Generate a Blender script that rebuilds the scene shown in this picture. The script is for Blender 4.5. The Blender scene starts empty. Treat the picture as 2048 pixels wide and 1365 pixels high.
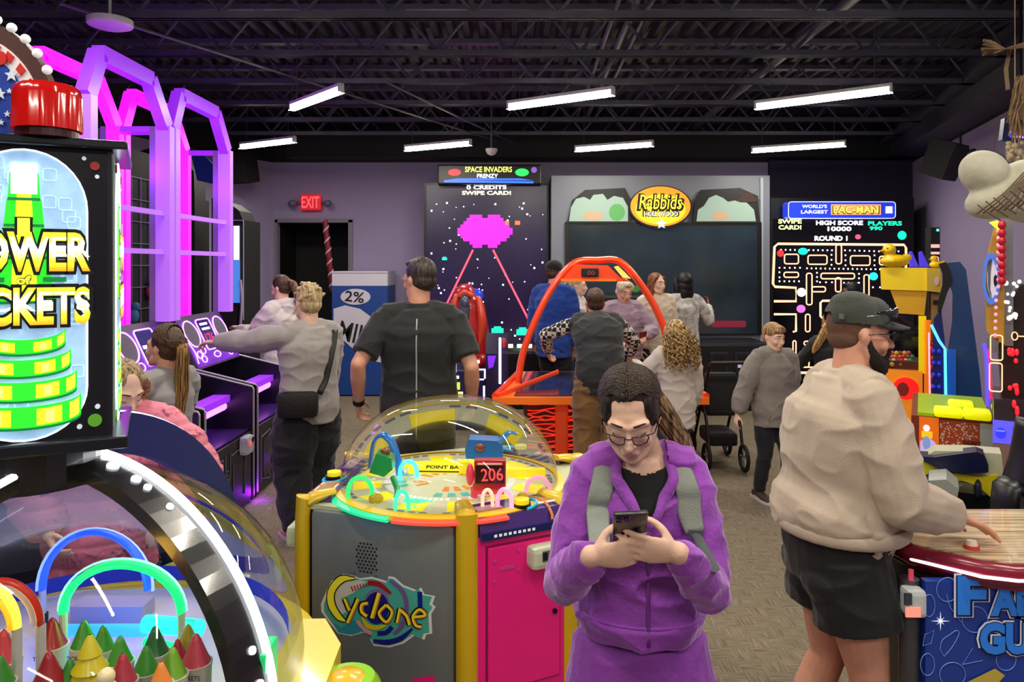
import bpy, bmesh, math, random
from mathutils import Vector, Matrix, noise
V = Vector
PI = math.pi
scene = bpy.context.scene
COL = scene.collection
F, CX, HY, CH = 1480.0, 1024.0, 530.0, 1.85
def W(px, py, d): return V(((px-CX)*d/F, d, CH-(py-HY)*d/F))
def X(px, d): return (px-CX)*d/F
def Z(py, d): return CH-(py-HY)*d/F
def R(a): return math.radians(a)
rng = random.Random(7)

# ------------------------------------------------------------ materials
def lin(c):
    if isinstance(c, str):
        c = [int(c[i:i+2], 16)/255 for i in (0, 2, 4)]
    return tuple((x/12.92 if x <= .04045 else ((x+.055)/1.055)**2.4) for x in c)
MATS = {}
def mat(name, col='808080', rough=.6, metal=0., emit=0., ecol=None, bump=0., bscale=60., var=0., vscale=8., spec=.5, coat=0., alpha=None, sheen=0., stretch=None):
    if name in MATS: return MATS[name]
    m = bpy.data.materials.new(name); m.use_nodes = True
    nt = m.node_tree; b = nt.nodes['Principled BSDF']
    c = lin(col); b.inputs['Base Color'].default_value = (*c, 1)
    b.inputs['Roughness'].default_value = rough; b.inputs['Metallic'].default_value = metal
    b.inputs['Specular IOR Level'].default_value = spec
    if coat: b.inputs['Coat Weight'].default_value = coat; b.inputs['Coat Roughness'].default_value = .08
    if sheen: b.inputs['Sheen Weight'].default_value = sheen; b.inputs['Sheen Roughness'].default_value = .4
    if emit:
        b.inputs['Emission Color'].default_value = (*lin(ecol or col), 1); b.inputs['Emission Strength'].default_value = emit
    if bump or var:
        tc = nt.nodes.new('ShaderNodeTexCoord'); mp = nt.nodes.new('ShaderNodeMapping')
        nt.links.new(tc.outputs['Object'], mp.inputs[0])
        if stretch: mp.inputs['Scale'].default_value = stretch
    if bump:
        n = nt.nodes.new('ShaderNodeTexNoise'); n.inputs['Scale'].default_value = bscale; n.inputs['Detail'].default_value = 4
        nt.links.new(mp.outputs[0], n.inputs['Vector'])
        bp = nt.nodes.new('ShaderNodeBump'); bp.inputs['Strength'].default_value = bump; bp.inputs['Distance'].default_value = .01
        nt.links.new(n.outputs['Fac'], bp.inputs['Height']); nt.links.new(bp.outputs[0], b.inputs['Normal'])
    if var:
        n2 = nt.nodes.new('ShaderNodeTexNoise'); n2.inputs['Scale'].default_value = vscale; n2.inputs['Detail'].default_value = 5
        nt.links.new(mp.outputs[0], n2.inputs['Vector'])
        cr = nt.nodes.new('ShaderNodeValToRGB'); e = cr.color_ramp.elements
        e[0].position = .3; e[1].position = .7
        e[0].color = (*[x*(1-var) for x in c], 1); e[1].color = (*[min(1, x*(1+var)) for x in c], 1)
        nt.links.new(n2.outputs['Fac'], cr.inputs[0]); nt.links.new(cr.outputs[0], b.inputs['Base Color'])
        if emit: nt.links.new(cr.outputs[0], b.inputs['Emission Color'])
    MATS[name] = m
    return m
def lit(name, col='ffffff', s=2.): return mat(name, col, rough=.4, emit=s)
def glassmat(name, tint='ffffff', refl=1., rough=.02):
    if name in MATS: return MATS[name]
    m = bpy.data.materials.new(name); m.use_nodes = True; nt = m.node_tree; nt.nodes.clear()
    out = nt.nodes.new('ShaderNodeOutputMaterial'); mx = nt.nodes.new('ShaderNodeMixShader')
    t = nt.nodes.new('ShaderNodeBsdfTransparent'); t.inputs[0].default_value = (*lin(tint), 1)
    g = nt.nodes.new('ShaderNodeBsdfGlossy'); g.inputs['Roughness'].default_value = rough
    fr = nt.nodes.new('ShaderNodeFresnel'); fr.inputs[0].default_value = 1.45
    mt = nt.nodes.new('ShaderNodeMath'); mt.operation = 'MULTIPLY'; mt.inputs[1].default_value = refl
    nt.links.new(fr.outputs[0], mt.inputs[0]); nt.links.new(mt.outputs[0], mx.inputs[0])
    nt.links.new(t.outputs[0], mx.inputs[1]); nt.links.new(g.outputs[0], mx.inputs[2]); nt.links.new(mx.outputs[0], out.inputs[0])
    MATS[name] = m; return m
def fabric(name, col, var=.08, bump=.25, rough=.9, sheen=.2, bscale=220): return mat(name, col, rough=rough, bump=bump, bscale=bscale, var=var, vscale=14, sheen=sheen)
def skinmat(name, col):
    if name in MATS: return MATS[name]
    m = mat(name, col, rough=.5, bump=.08, bscale=150, var=.05, vscale=25)
    b = m.node_tree.nodes['Principled BSDF']; b.inputs['Subsurface Weight'].default_value = .08
    b.inputs['Subsurface Radius'].default_value = (.02, .008, .004); b.inputs['Subsurface Scale'].default_value = .5
    return m
def hairmat(name, dark, light, s=(70, 70, 5)):
    if name in MATS: return MATS[name]
    m = bpy.data.materials.new(name); m.use_nodes = True; nt = m.node_tree; b = nt.nodes['Principled BSDF']
    b.inputs['Roughness'].default_value = .45; b.inputs['Specular IOR Level'].default_value = .4
    tc = nt.nodes.new('ShaderNodeTexCoord'); mp = nt.nodes.new('ShaderNodeMapping'); mp.inputs['Scale'].default_value = s
    n = nt.nodes.new('ShaderNodeTexNoise'); n.inputs['Scale'].default_value = 1.6; n.inputs['Detail'].default_value = 6
    cr = nt.nodes.new('ShaderNodeValToRGB'); e = cr.color_ramp.elements; e[0].position = .38; e[1].position = .66
    e[0].color = (*lin(dark), 1); e[1].color = (*lin(light), 1)
    bp = nt.nodes.new('ShaderNodeBump'); bp.inputs['Strength'].default_value = .6; bp.inputs['Distance'].default_value = .006
    nt.links.new(tc.outputs['Object'], mp.inputs[0]); nt.links.new(mp.outputs[0], n.inputs['Vector'])
    nt.links.new(n.outputs['Fac'], cr.inputs[0]); nt.links.new(cr.outputs[0], b.inputs['Base Color'])
    nt.links.new(n.outputs['Fac'], bp.inputs['Height']); nt.links.new(bp.outputs[0], b.inputs['Normal'])
    MATS[name] = m; return m

# ------------------------------------------------------------ geometry
def frame(o, xd, yd):
    x = V(xd).normalized(); y = V(yd); y = (y - x*y.dot(x)).normalized(); z = x.cross(y)
    M = Matrix.Identity(4)
    for i, a in enumerate((x, y, z)):
        for j in range(3): M[j][i] = a[j]
    M.translation = V(o); return M
def T(x, y=0, z=0):
    return Matrix.Translation(V(x) if not isinstance(x, (int, float)) else V((x, y, z)))
def RZ(a): return Matrix.Rotation(a, 4, 'Z')
def RX(a): return Matrix.Rotation(a, 4, 'X')
def RY(a): return Matrix.Rotation(a, 4, 'Y')
def catmull(pts, n=6):
    P = [V(p) for p in pts]
    if len(P) < 3 or n <= 1: return P
    out = []
    Q = [P[0]*2-P[1]] + P + [P[-1]*2-P[-2]]
    for i in range(1, len(Q)-2):
        a, b, c, d = Q[i-1:i+3]
        for k in range(n):
            t = k/n
            out.append(.5*((2*b)+(c-a)*t+(2*a-5*b+4*c-d)*t*t+(3*b-a-3*c+d)*t**3))
    out.append(P[-1]); return out
def lerpn(vals, n):
    out = []
    for i in range(len(vals)-1):
        for k in range(n):
            t = k/n; t = t*t*(3-2*t)*.5+t*.5
            out.append(tuple(a+(b-a)*t for a, b in zip(vals[i], vals[i+1])))
    out.append(tuple(vals[-1])); return out
_fc = {}
def text_geo(s, off=0., sp=1.):
    k = (s, off, sp)
    if k in _fc: return _fc[k]
    cu = bpy.data.curves.new('t', 'FONT'); cu.body = s; cu.size = 1; cu.offset = off; cu.resolution_u = 3; cu.space_character = sp
    cu.align_x = 'CENTER'; cu.align_y = 'CENTER'; cu.space_line = .9
    o = bpy.data.objects.new('t', cu); COL.objects.link(o)
    me = bpy.data.meshes.new_from_object(o.evaluated_get(bpy.context.evaluated_depsgraph_get()))
    r = ([v.co.copy() for v in me.vertices], [tuple(p.vertices) for p in me.polygons])
    bpy.data.objects.remove(o); bpy.data.curves.remove(cu); bpy.data.meshes.remove(me)
    xs = [v.x for v in r[0]] or [0]; ys = [v.y for v in r[0]] or [0]
    r = r + ((min(xs), max(xs), min(ys), max(ys)),)
    _fc[k] = r; return r

class MB:
    def __init__(s, M=None): s.v = []; s.f = []; s.m = []; s.mats = []; s.M = M or Matrix.Identity(4); s.mi = 0
    def use(s, m):
        if m not in s.mats: s.mats.append(m)
        s.mi = s.mats.index(m); return s
    def add(s, vs, fs, M=None):
        A = s.M @ M if M else s.M; b = len(s.v)
        s.v += [A @ V(v) for v in vs]; s.f += [tuple(i+b for i in f) for f in fs]; s.m += [s.mi]*len(fs); return s
    def box(s, c, d, M=None, bev=0.):
        x, y, z = (a/2 for a in d); c = V(c)
        if bev <= 0:
            vs = [c+V((i*x, j*y, k*z)) for i in (-1, 1) for j in (-1, 1) for k in (-1, 1)]
            return s.add(vs, [(0, 1, 3, 2), (4, 6, 7, 5), (0, 4, 5, 1), (2, 3, 7, 6), (0, 2, 6, 4), (1, 5, 7, 3)], M)
        bm = bmesh.new(); bmesh.ops.create_cube(bm, size=1)
        for v in bm.verts: v.co = V((v.co.x*d[0], v.co.y*d[1], v.co.z*d[2]))
        bmesh.ops.bevel(bm, geom=bm.edges[:], offset=min(bev, min(d)*.49), segments=2, affect='EDGES', profile=.6)
        bm.verts.index_update(); vs = [v.co+c for v in bm.verts]; fs = [tuple(v.index for v in f.verts) for f in bm.faces]; bm.free()
        return s.add(vs, fs, M)
    def box2(s, a, b, M=None, bev=0.):
        a, b = V(a), V(b); return s.box((a+b)/2, [abs(t) for t in (b-a)], M, bev)
    def sweep(s, pts, rad, n=12, side=None, sub=1, caps=True, closed=False, M=None, round_=0):
        """tube through pts; rad number, list of numbers or list of (a,b); a is along side"""
        if not isinstance(rad, (list, tuple)): rad = [rad]*len(pts)
        rad = [(r, r) if isinstance(r, (int, float)) else tuple(r) for r in rad]
        P = [V(p) for p in pts]
        if sub > 1: P = catmull(P, sub); rad = lerpn(rad, sub)
        N = len(P)
        if closed: tg = [(P[(i+1) % N]-P[i-1]).normalized() for i in range(N)]
        else: tg = [(P[min(i+1, N-1)]-P[max(i-1, 0)]).normalized() for i in range(N)]
        if round_:
            (a, b), t = rad[0], tg[0]
            pre = [(P[0]-t*min(a, b)*math.sin(u), (a*math.cos(u), b*math.cos(u))) for u in (1.35, .9, .45)]
            (a, b), t = rad[-1], tg[-1]
            pst = [(P[-1]+t*min(a, b)*math.sin(u), (a*math.cos(u), b*math.cos(u))) for u in (.45, .9, 1.35)]
            tg = [tg[0]]*3+tg+[tg[-1]]*3; P = [p for p, _ in pre]+P+[p for p, _ in pst]; rad = [r for _, r in pre]+rad+[r for _, r in pst]; N = len(P)
        sd = V(side) if side is not None else (V((0, 0, 1)) if abs(tg[0].z) < .9 else V((1, 0, 0)))
        vs = []; 
        for i in range(N):
            t = tg[i]; a = sd-t*sd.dot(t)
            if a.length < 1e-4: a = t.orthogonal()
            a.normalize(); b = t.cross(a)
            if side is None: sd = a
            for k in range(n):
                u = 2*PI*k/n; vs.append(P[i]+a*(math.cos(u)*rad[i][0])+b*(math.sin(u)*rad[i][1]))
        fs = []
        for i in range(N if closed else N-1):
            j = (i+1) % N
            for k in range(n):
                l = (k+1) % n; fs.append((i*n+k, i*n+l, j*n+l, j*n+k))
        if caps and not closed: fs.append(tuple(range(n))[::-1]); fs.append(tuple((N-1)*n+k for k in range(n)))
        return s.add(vs, fs, M)
    def cyl(s, a, b, r, r2=None, n=16, caps=True, M=None): return s.sweep([a, b], [r, r if r2 is None else r2], n=n, caps=caps, M=M)
    def ell(s, c, r, M=None, n=16, k=10):
        if isinstance(r, (int, float)): r = (r, r, r)
        vs = [V((0, 0, r[2]))]; c = V(c)
        for i in range(1, k):
            t = PI*i/k
            for j in range(n): u = 2*PI*j/n; vs.append(V((r[0]*math.sin(t)*math.cos(u), r[1]*math.sin(t)*math.sin(u), r[2]*math.cos(t))))
        vs.append(V((0, 0, -r[2]))); fs = []
        for j in range(n):
            l = (j+1) % n; fs.append((0, 1+j, 1+l)); fs.append((len(vs)-1, 1+(k-2)*n+l, 1+(k-2)*n+j))
            for i in range(k-2): fs.append((1+i*n+j, 1+(i+1)*n+j, 1+(i+1)*n+l, 1+i*n+l))
        A = T(c) @ M if M else T(c)
        return s.add(vs, fs, A)
    def prism(s, poly, h, M=None, z0=0.):
        """2D polygon extruded from z0 to z0+h"""
        n = len(poly); vs = [V((p[0], p[1], z0)) for p in poly]+[V((p[0], p[1], z0+h)) for p in poly]
        fs = [tuple(range(n))[::-1], tuple(range(n, 2*n))]+[(i, (i+1) % n, n+(i+1) % n, n+i) for i in range(n)]
        return s.add(vs, fs, M)
    def flat(s, poly, M=None, z=0.): return s.add([V((p[0], p[1], z)) for p in poly], [tuple(range(len(poly)))], M)
    def lathe(s, prof, n=24, M=None, a0=0., a1=2*PI, cap=False):
        full = abs(a1-a0-2*PI) < 1e-6; m = n if full else n+1; vs = []; fs = []
        for j in range(m):
            u = a0+(a1-a0)*j/n
            for r, z in prof: vs.append(V((r*math.cos(u), r*math.sin(u), z)))
        k = len(prof)
        for j in range(n):
            l = (j+1) % m
            for i in range(k-1): fs.append((j*k+i, l*k+i, l*k+i+1, j*k+i+1))
        if cap: fs.append(tuple(j*k for j in range(m))[::-1]); fs.append(tuple(j*k+k-1 for j in range(m)))
        return s.add(vs, fs, M)
    def text(s, t, M, h=None, w=None, off=0., z=0., depth=0., sp=1., shear=0.):
        vs, fs, (x0, x1, y0, y1) = text_geo(t, off, sp)
        sy = h/(y1-y0) if h else None; sx = w/(x1-x0) if w else sy
        if sy is None: sy = sx
        cx, cy = (x0+x1)/2, (y0+y1)/2
        P = [V(((v.x-cx)*sx+(v.y-cy)*sy*shear, (v.y-cy)*sy, z+depth)) for v in vs]
        s.add(P, fs, M); return s
    def build(s, name, parent=None, smooth=False, mats=None, flip=False):
        me = bpy.data.meshes.new(name); me.from_pydata([tuple(v) for v in s.v], [], s.f)
        for m in (mats or s.mats): me.materials.append(m)
        if not mats and len(s.mats) > 1: me.polygons.foreach_set('material_index', s.m)
        if smooth is True: me.polygons.foreach_set('use_smooth', [True]*len(me.polygons))
        bm = bmesh.new(); bm.from_mesh(me); bmesh.ops.recalc_face_normals(bm, faces=bm.faces[:]); bm.to_mesh(me); bm.free()
        if smooth == 'auto':
            me.polygons.foreach_set('use_smooth', [True]*len(me.polygons)); me.set_sharp_from_angle(angle=R(40))
        me.update()
        o = bpy.data.objects.new(name, me); COL.objects.link(o)
        if parent is not None: attach(o, parent)
        return o
def attach(o, parent):
    o.parent = parent
    bpy.context.view_layer.update() if False else None
    o.matrix_parent_inverse = Matrix.Identity(4)
def tag(o, label=None, cat=None, group=None, kind=None):
    if label: o['label'] = label
    if cat: o['category'] = cat
    if group: o['group'] = group
    if kind: o['kind'] = kind
    return o
def thing(name, label, cat, loc=(0, 0, 0), rz=0., group=None):
    o = bpy.data.objects.new(name, None); COL.objects.link(o); o.empty_display_size = .1
    o.location = loc; o.rotation_euler = (0, 0, rz); tag(o, label, cat, group); return o
SPLIT = dict(rounded_pastel_cutouts='rounded_pastel_cutout', header_board='header_board', coloured_spots='coloured_spot', sign_shelf='sign_shelf', arch_lights='arch_light', coloured_bulbs='coloured_bulb', small_blocks='small_block',
    fins='fin', bulbs='bulb', console_lights='console_light', studs='stud', bolts='bolt', yellow_block='yellow_block', yellow_cap='yellow_cap', slots='slot', blue_studs='blue_stud', red_studs='red_stud', red_studs_='x', light_strips='light_strip', seat='seat_block', emergency='x', netting_='x')
def pieces(b):
    """one MB per separate piece of b"""
    n = len(b.v); par = list(range(n))
    def f(i):
        while par[i] != i: par[i] = par[par[i]]; i = par[i]
        return i
    for fc in b.f:
        r = f(fc[0])
        for i in fc[1:]: par[f(i)] = r
    gr = {}
    for k, fc in enumerate(b.f): gr.setdefault(f(fc[0]), []).append(k)
    out = []
    for ks in gr.values():
        c = MB(); mp = {}
        for k in ks:
            c.use(b.mats[b.m[k]]); fs = []
            for i in b.f[k]:
                if i not in mp: mp[i] = len(c.v); c.v.append(b.v[i])
                fs.append(mp[i])
            c.f.append(tuple(fs)); c.m.append(c.mi)
        out.append(c)
    return out
class Th:
    """a thing whose parts are given in world coordinates"""
    def __init__(s, name, label, cat, loc=(0, 0, 0), rz=0., group=None):
        s.e = thing(name, label, cat, loc, rz, group); s.inv = (T(V(loc)) @ RZ(rz)).inverted()
    def mb(s, m=None, M=None):
        b = MB(s.inv @ M if M else s.inv.copy()); 
        if m: b.use(m)
        return b
    def part(s, b, name, smooth=False, label=None, parent=None, mats=None):
        if name in SPLIT:
            one = SPLIT[name]; last = None
            for c in pieces(b):
                last = c.build(one, parent or s.e, smooth)
                if label: last['label'] = label
            return last
        o = b.build(name, parent or s.e, smooth, mats)
        if label: o['label'] = label
        return o
def lone(b, name, label, cat, group=None, smooth=False, origin=None):
    """single-mesh thing; origin moved to its base"""
    if origin is None:
        n = len(b.v); lo = min(v.z for v in b.v); origin = V((sum(v.x for v in b.v)/n, sum(v.y for v in b.v)/n, lo))
    b.v = [v-V(origin) for v in b.v]; o = b.build(name, None, smooth); o.location = origin
    return tag(o, label, cat, group)
def structure(b, name, smooth=False):
    o = b.build(name, None, smooth); o['kind'] = 'structure'; return o
def ordinal(i): return ['first', 'second', 'third', 'fourth', 'fifth', 'sixth', 'seventh', 'eighth', 'ninth', 'tenth'][i]

def remesh(b, voxel, smooth_it=4, fac=.5):
    me = bpy.data.meshes.new('tmp'); me.from_pydata([tuple(v) for v in b.v], [], b.f)
    bm = bmesh.new(); bm.from_mesh(me); bmesh.ops.recalc_face_normals(bm, faces=bm.faces[:]); bm.to_mesh(me); bm.free()
    o = bpy.data.objects.new('tmp', me); COL.objects.link(o)
    m = o.modifiers.new('r', 'REMESH'); m.mode = 'VOXEL'; m.voxel_size = voxel; m.adaptivity = 0
    if smooth_it:
        sm = o.modifiers.new('s', 'SMOOTH'); sm.iterations = smooth_it; sm.factor = fac
    r = bpy.data.meshes.new_from_object(o.evaluated_get(bpy.context.evaluated_depsgraph_get()))
    bpy.data.objects.remove(o); bpy.data.meshes.remove(me); r.materials.clear()
    return r
def fromclay(b, name, parent, mats, voxel=.006, it=4, fac=.5, classify=None, disp=None, label=None):
    me = remesh(b, voxel, it, fac); me.name = name
    if disp:
        nr = [v.normal.copy() for v in me.vertices]
        for v, n in zip(me.vertices, nr): v.co = v.co + n*disp(v.co)
    for m in mats: me.materials.append(m)
    if classify:
        me.polygons.foreach_set('material_index', [classify(p.center) for p in me.polygons])
    me.polygons.foreach_set('use_smooth', [True]*len(me.polygons)); me.update()
    o = bpy.data.objects.new(name, me); COL.objects.link(o)
    if parent is not None: attach(o, parent)
    if label: o['label'] = label
    return o
def folds(amp=.006, f=(7, 7, 11), seed=0., sharp=3):
    def d(p):
        q = V((p.x*f[0]+seed, p.y*f[1], p.z*f[2]+seed*.7))
        a = noise.noise(q); c = noise.noise(q*2.3+V((5, 3, 1)))
        r = (1-abs(a))**sharp
        return amp*(r*1.2-.45+.2*c)
    return d

# camera
cd = bpy.data.cameras.new('camera'); cam = bpy.data.objects.new('camera', cd); COL.objects.link(cam)
cd.sensor_width = 36; cd.sensor_fit = 'HORIZONTAL'; cd.lens = F/2048*36
cd.shift_y = -(682.5-HY)/2048; cd.clip_start = .05
cam.location = (0, 0, CH); cam.rotation_euler = (PI/2, 0, 0); scene.camera = cam
scene.view_settings.view_transform = 'Standard'; scene.view_settings.look = 'None'; scene.view_settings.gamma = 1
scene.view_settings.exposure = 0.0
# ------------------------------------------------------------ room shell
def carpet():
    m = bpy.data.materials.new('carpet'); m.use_nodes = True; nt = m.node_tree; b = nt.nodes['Principled BSDF']; b.inputs['Roughness'].default_value = .95
    b.inputs['Specular IOR Level'].default_value = .15
    L = nt.links.new; N = nt.nodes.new
    tc = N('ShaderNodeTexCoord')
    def noise_(sc, mscale):
        mp = N('ShaderNodeMapping'); mp.inputs['Scale'].default_value = mscale; L(tc.outputs['Object'], mp.inputs[0])
        n = N('ShaderNodeTexNoise'); n.inputs['Scale'].default_value = sc; n.inputs['Detail'].default_value = 3; L(mp.outputs[0], n.inputs['Vector']); return n.outputs['Fac']
    a = noise_(1., (9, 120, 1)); c = noise_(1., (120, 9, 1))
    ch = N('ShaderNodeTexChecker'); ch.inputs['Scale'].default_value = 1/.105; L(tc.outputs['Object'], ch.inputs['Vector'])
    mx = N('ShaderNodeMix'); mx.data_type = 'FLOAT'; L(ch.outputs['Fac'], mx.inputs[0]); L(a, mx.inputs[2]); L(c, mx.inputs[3])
    g = noise_(260., (1, 1, 1)); ad = N('ShaderNodeMath'); ad.operation = 'MULTIPLY_ADD'; L(g, ad.inputs[0]); ad.inputs[1].default_value = .35; L(mx.outputs[0], ad.inputs[2])
    cr = N('ShaderNodeValToRGB'); e = cr.color_ramp.elements; e[0].position = .50; e[1].position = .86
    e[0].color = (*lin('675d4f'), 1); e[1].color = (*lin('8d8271'), 1)
    e2 = cr.color_ramp.elements.new(.68); e2.color = (*lin('7b705f'), 1)
    L(ad.outputs[0], cr.inputs[0]); L(cr.outputs[0], b.inputs['Base Color'])
    bp = N('ShaderNodeBump'); bp.inputs['Strength'].default_value = .5; bp.inputs['Distance'].default_value = .004; L(ad.outputs[0], bp.inputs['Height']); L(bp.outputs[0], b.inputs['Normal'])
    return m
m_wall = mat('wall_paint', '9a8fb4', rough=.85, bump=.06, bscale=180, var=.04, vscale=1.2)  # lavender-grey paint, with some purple light tint put into its colour
m_ceil = mat('ceiling_black', '2b2b38', rough=.6, var=.25, vscale=3)
m_steel = mat('joist_paint', '524f64', rough=.45, var=.2, vscale=5)
m_black = mat('matte_black', '08080b', rough=.7)
m_dark = mat('satin_black', '0d0d12', rough=.35)
b = MB().use(carpet()); b.box2((-7.5, -4.5, -.1), (8, 12, 0)); structure(b, 'floor')
# deck with flutes running away from the camera
b = MB().use(m_ceil); vs = []; fs = []
x = -7.5; prof = []
while x < 8: prof += [(x, 4.04), (x+.05, 4.04), (x+.075, 4.1), (x+.125, 4.1)]; x += .15
for y in (-4.5, 12.2): vs += [(p, y, z) for p, z in prof]
n = len(prof); fs = [(i, i+1, n+i+1, n+i) for i in range(n-1)]
b.add(vs, fs); b.box2((-7.5, -4.5, 4.12), (8, 12.2, 4.2)); structure(b, 'ceiling')
LH, WT = 4.1, 3.4
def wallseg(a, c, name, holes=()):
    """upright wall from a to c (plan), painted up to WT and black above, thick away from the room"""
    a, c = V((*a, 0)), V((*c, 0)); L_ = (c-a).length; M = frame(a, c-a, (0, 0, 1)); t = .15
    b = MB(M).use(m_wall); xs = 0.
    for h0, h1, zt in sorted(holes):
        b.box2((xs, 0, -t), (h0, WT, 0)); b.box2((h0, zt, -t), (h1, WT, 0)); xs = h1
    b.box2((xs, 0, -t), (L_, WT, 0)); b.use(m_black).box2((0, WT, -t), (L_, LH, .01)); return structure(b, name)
BL, BR = V((-3.62, 11.2, 0)), V((6.05, 11.2, 0))
# wall frames: +z of frame(a,c-a,up) must face the room
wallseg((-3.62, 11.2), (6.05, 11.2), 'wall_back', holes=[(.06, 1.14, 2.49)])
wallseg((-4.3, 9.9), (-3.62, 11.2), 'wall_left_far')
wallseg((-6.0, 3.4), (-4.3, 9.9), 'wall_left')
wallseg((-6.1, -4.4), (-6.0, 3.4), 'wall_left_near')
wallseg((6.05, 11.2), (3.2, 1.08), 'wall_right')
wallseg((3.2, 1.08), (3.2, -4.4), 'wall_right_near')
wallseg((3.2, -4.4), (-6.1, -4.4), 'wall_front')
# corridor behind the opening, its unlit darkness put in as black surfaces
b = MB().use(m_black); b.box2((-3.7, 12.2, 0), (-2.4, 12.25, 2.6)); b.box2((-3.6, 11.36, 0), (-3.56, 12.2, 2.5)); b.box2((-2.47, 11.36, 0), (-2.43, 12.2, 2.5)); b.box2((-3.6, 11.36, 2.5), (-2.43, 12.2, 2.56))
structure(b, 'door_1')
b = MB().use(mat('trim_grey', '77727f', rough=.5)); b.box2((-3.58, 11.17, 0), (-3.54, 11.2, 2.53)); b.box2((-2.47, 11.17, 0), (-2.41, 11.2, 2.53)); b.box2((-3.58, 11.17, 2.49), (-2.41, 11.2, 2.55)); structure(b, 'trim_1')
b = MB().use(m_black); b.box2((-2.4, 11.185, 0), (6, 11.2, .1)); structure(b, 'baseboard_back')
# black soffits hanging under the deck along the walls
d = V((3.2-6.05, 1.08-11.2, 0)).normalized(); M = frame((6.05, 11.2, 0), d, (0, 0, 1))
b = MB(M).use(m_ceil); b.box2((.0, 3.42, .0), (10.4, 3.9, .42)); b.box2((0, 3.6, .42), (10.4, 3.66, .55)); structure(b, 'trim_2')
b = MB().use(m_black); b.box2((-3.3, 10.75, 3.42), (5.9, 11.19, 3.75)); structure(b, 'trim_3')
# right of the back wall: a dark painted stretch behind the maze screen
m_dkwall = mat('dark_purple_paint', '2b2340', rough=.8)
b = MB().use(m_dkwall); b.box2((X(1540, 11.1), 11.12, 0), (6.0, 11.19, 3.42)); structure(b, 'wall_alcove')
# joists
def joist(y, i):
    t = Th('ceiling_joist', 'black open-web steel joist under the deck, %s row back from the camera' % ordinal(i), 'joist', (0, y, 3.6), group='steel joists under the ceiling deck')
    xr = min(7.6, 3.3+max(0, (y-1.2))*.28+.0)
    xl = -5.4+max(0, y-4.4)*.26
    a = t.mb(m_steel); a.box2((xl, y-.035, 3.60), (xr, y-.005, 3.65)); a.box2((xl, y+.005, 3.60), (xr, y+.035, 3.65)); a.box2((xl, y-.04, 3.600), (xr, y+.04, 3.606)); t.part(a, 'bottom_chord')
    a = t.mb(m_steel); a.box2((xl, y-.045, 3.985), (xr, y-.005, 4.03)); a.box2((xl, y+.005, 3.985), (xr, y+.045, 4.03)); t.part(a, 'top_chord')
    a = t.mb(m_steel); x = xl+.1; s = .3; up = False
    while x < xr-s:
        p, q = (V((x, y, 3.64)), V((x+s, y, 4.0)))
        if up: p, q = V((x, y, 4.0)), V((x+s, y, 3.64))
        a.cyl(p, q, .013, n=6); x += s; up = not up
    t.part(a, 'web')
for i in range(7): joist(5.27+.945*i-.0, i)
# conduits and pipes under the deck, running away from the camera
for k, (x, z, r, lab) in enumerate([(.82, 3.93, .022, 'thin black conduit left of the pipe bundle'), (.95, 3.9, .03, 'thicker black pipe in the middle of the bundle'), (1.08, 3.93, .02, 'thin black conduit right of the pipe bundle'), (2.55, 3.86, .05, 'wide black sprinkler pipe above the right-hand lights')]):
    b = MB().use(m_steel).cyl((x, 4.6, z), (x+.1, 10.7, z), r, n=10); lone(b, 'ceiling_pipe', lab, 'pipe', smooth='auto', origin=(x, 4.6, z))
for k, (x, y0, x1, y1, lab) in enumerate([(-3.0, 4.9, -.2, 10.4, 'long thin grey cable run slanting under the joists on the left'), (-1.2, 7, .0, 10.5, 'short thin grey cable run slanting near the middle lights')]):
    b = MB().use(m_steel).cyl((x, y0, 3.585), (x1, y1, 3.585), .012, n=8); lone(b, 'cable_run', lab, 'cable', origin=(x, y0, 3.585))
# ---- strip lights
m_tube = lit('tube_glow', 'fff6da', 22.)
m_white = mat('white_plastic', 'dcdde0', rough=.35)
def strip(p, q, lab, emit=True, lamp=True):
    p, q = V(p), V(q); mid = (p+q)/2; a = math.atan2(q.y-p.y, q.x-p.x)
    t = Th('strip_light', lab, 'ceiling light', mid, a, group='suspended strip lights'); L_ = (q-p).length; M = T(mid) @ RZ(a)
    c = t.mb(m_white, M); c.box((0, 0, .035), (L_, .05, .03), bev=.006); t.part(c, 'housing')
    c = t.mb(m_tube, M); c.sweep([(-L_/2+.02, 0, .0), (L_/2-.02, 0, 0)], .02, n=10, round_=1); t.part(c, 'tube', smooth=True)
    for s in (-1, 1):
        c = t.mb(m_white, M); c.box((s*(L_/2-.01), 0, .01), (.02, .05, .06)); t.part(c, 'end_cap')
        c = t.mb(m_steel, M); c.cyl((s*L_*.38, 0, .05), (s*L_*.38, 0, .78 if lamp else .3), .003, n=6); t.part(c, 'hanger_wire')
    ld = bpy.data.lights.new('strip_lamp', 'AREA'); ld.shape = 'RECTANGLE'; ld.size = L_; ld.size_y = .06; ld.energy = 30; ld.color = (1, .93, .80)
    lo = bpy.data.objects.new('strip_lamp', ld); COL.objects.link(lo); lo.parent = t.e; lo.location = (0, 0, -.03); lo.visible_camera = False if False else True
zL = 3.3
def bp(px, py, z=zL): d = (z-CH)*F/(HY-py); return V((X(px, d), d, z))
rows = [((583, 215), (683, 178), 'leftmost strip light of the nearer row'), ((1016, 213), (1228, 184), 'middle strip light of the nearer row, above the orange table'), ((1510, 213), (1785, 178), 'rightmost strip light of the nearer row'),
        ((481, 293), (590, 280), 'leftmost strip light of the farther row, by the tall purple frames'), ((810, 298), (942, 286), 'strip light of the farther row, above the starry screen marquee'), ((1150, 299), (1307, 288), 'strip light of the farther row, above the oval orange logo'), ((1503, 301), (1692, 288), 'rightmost strip light of the farther row')]
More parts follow.
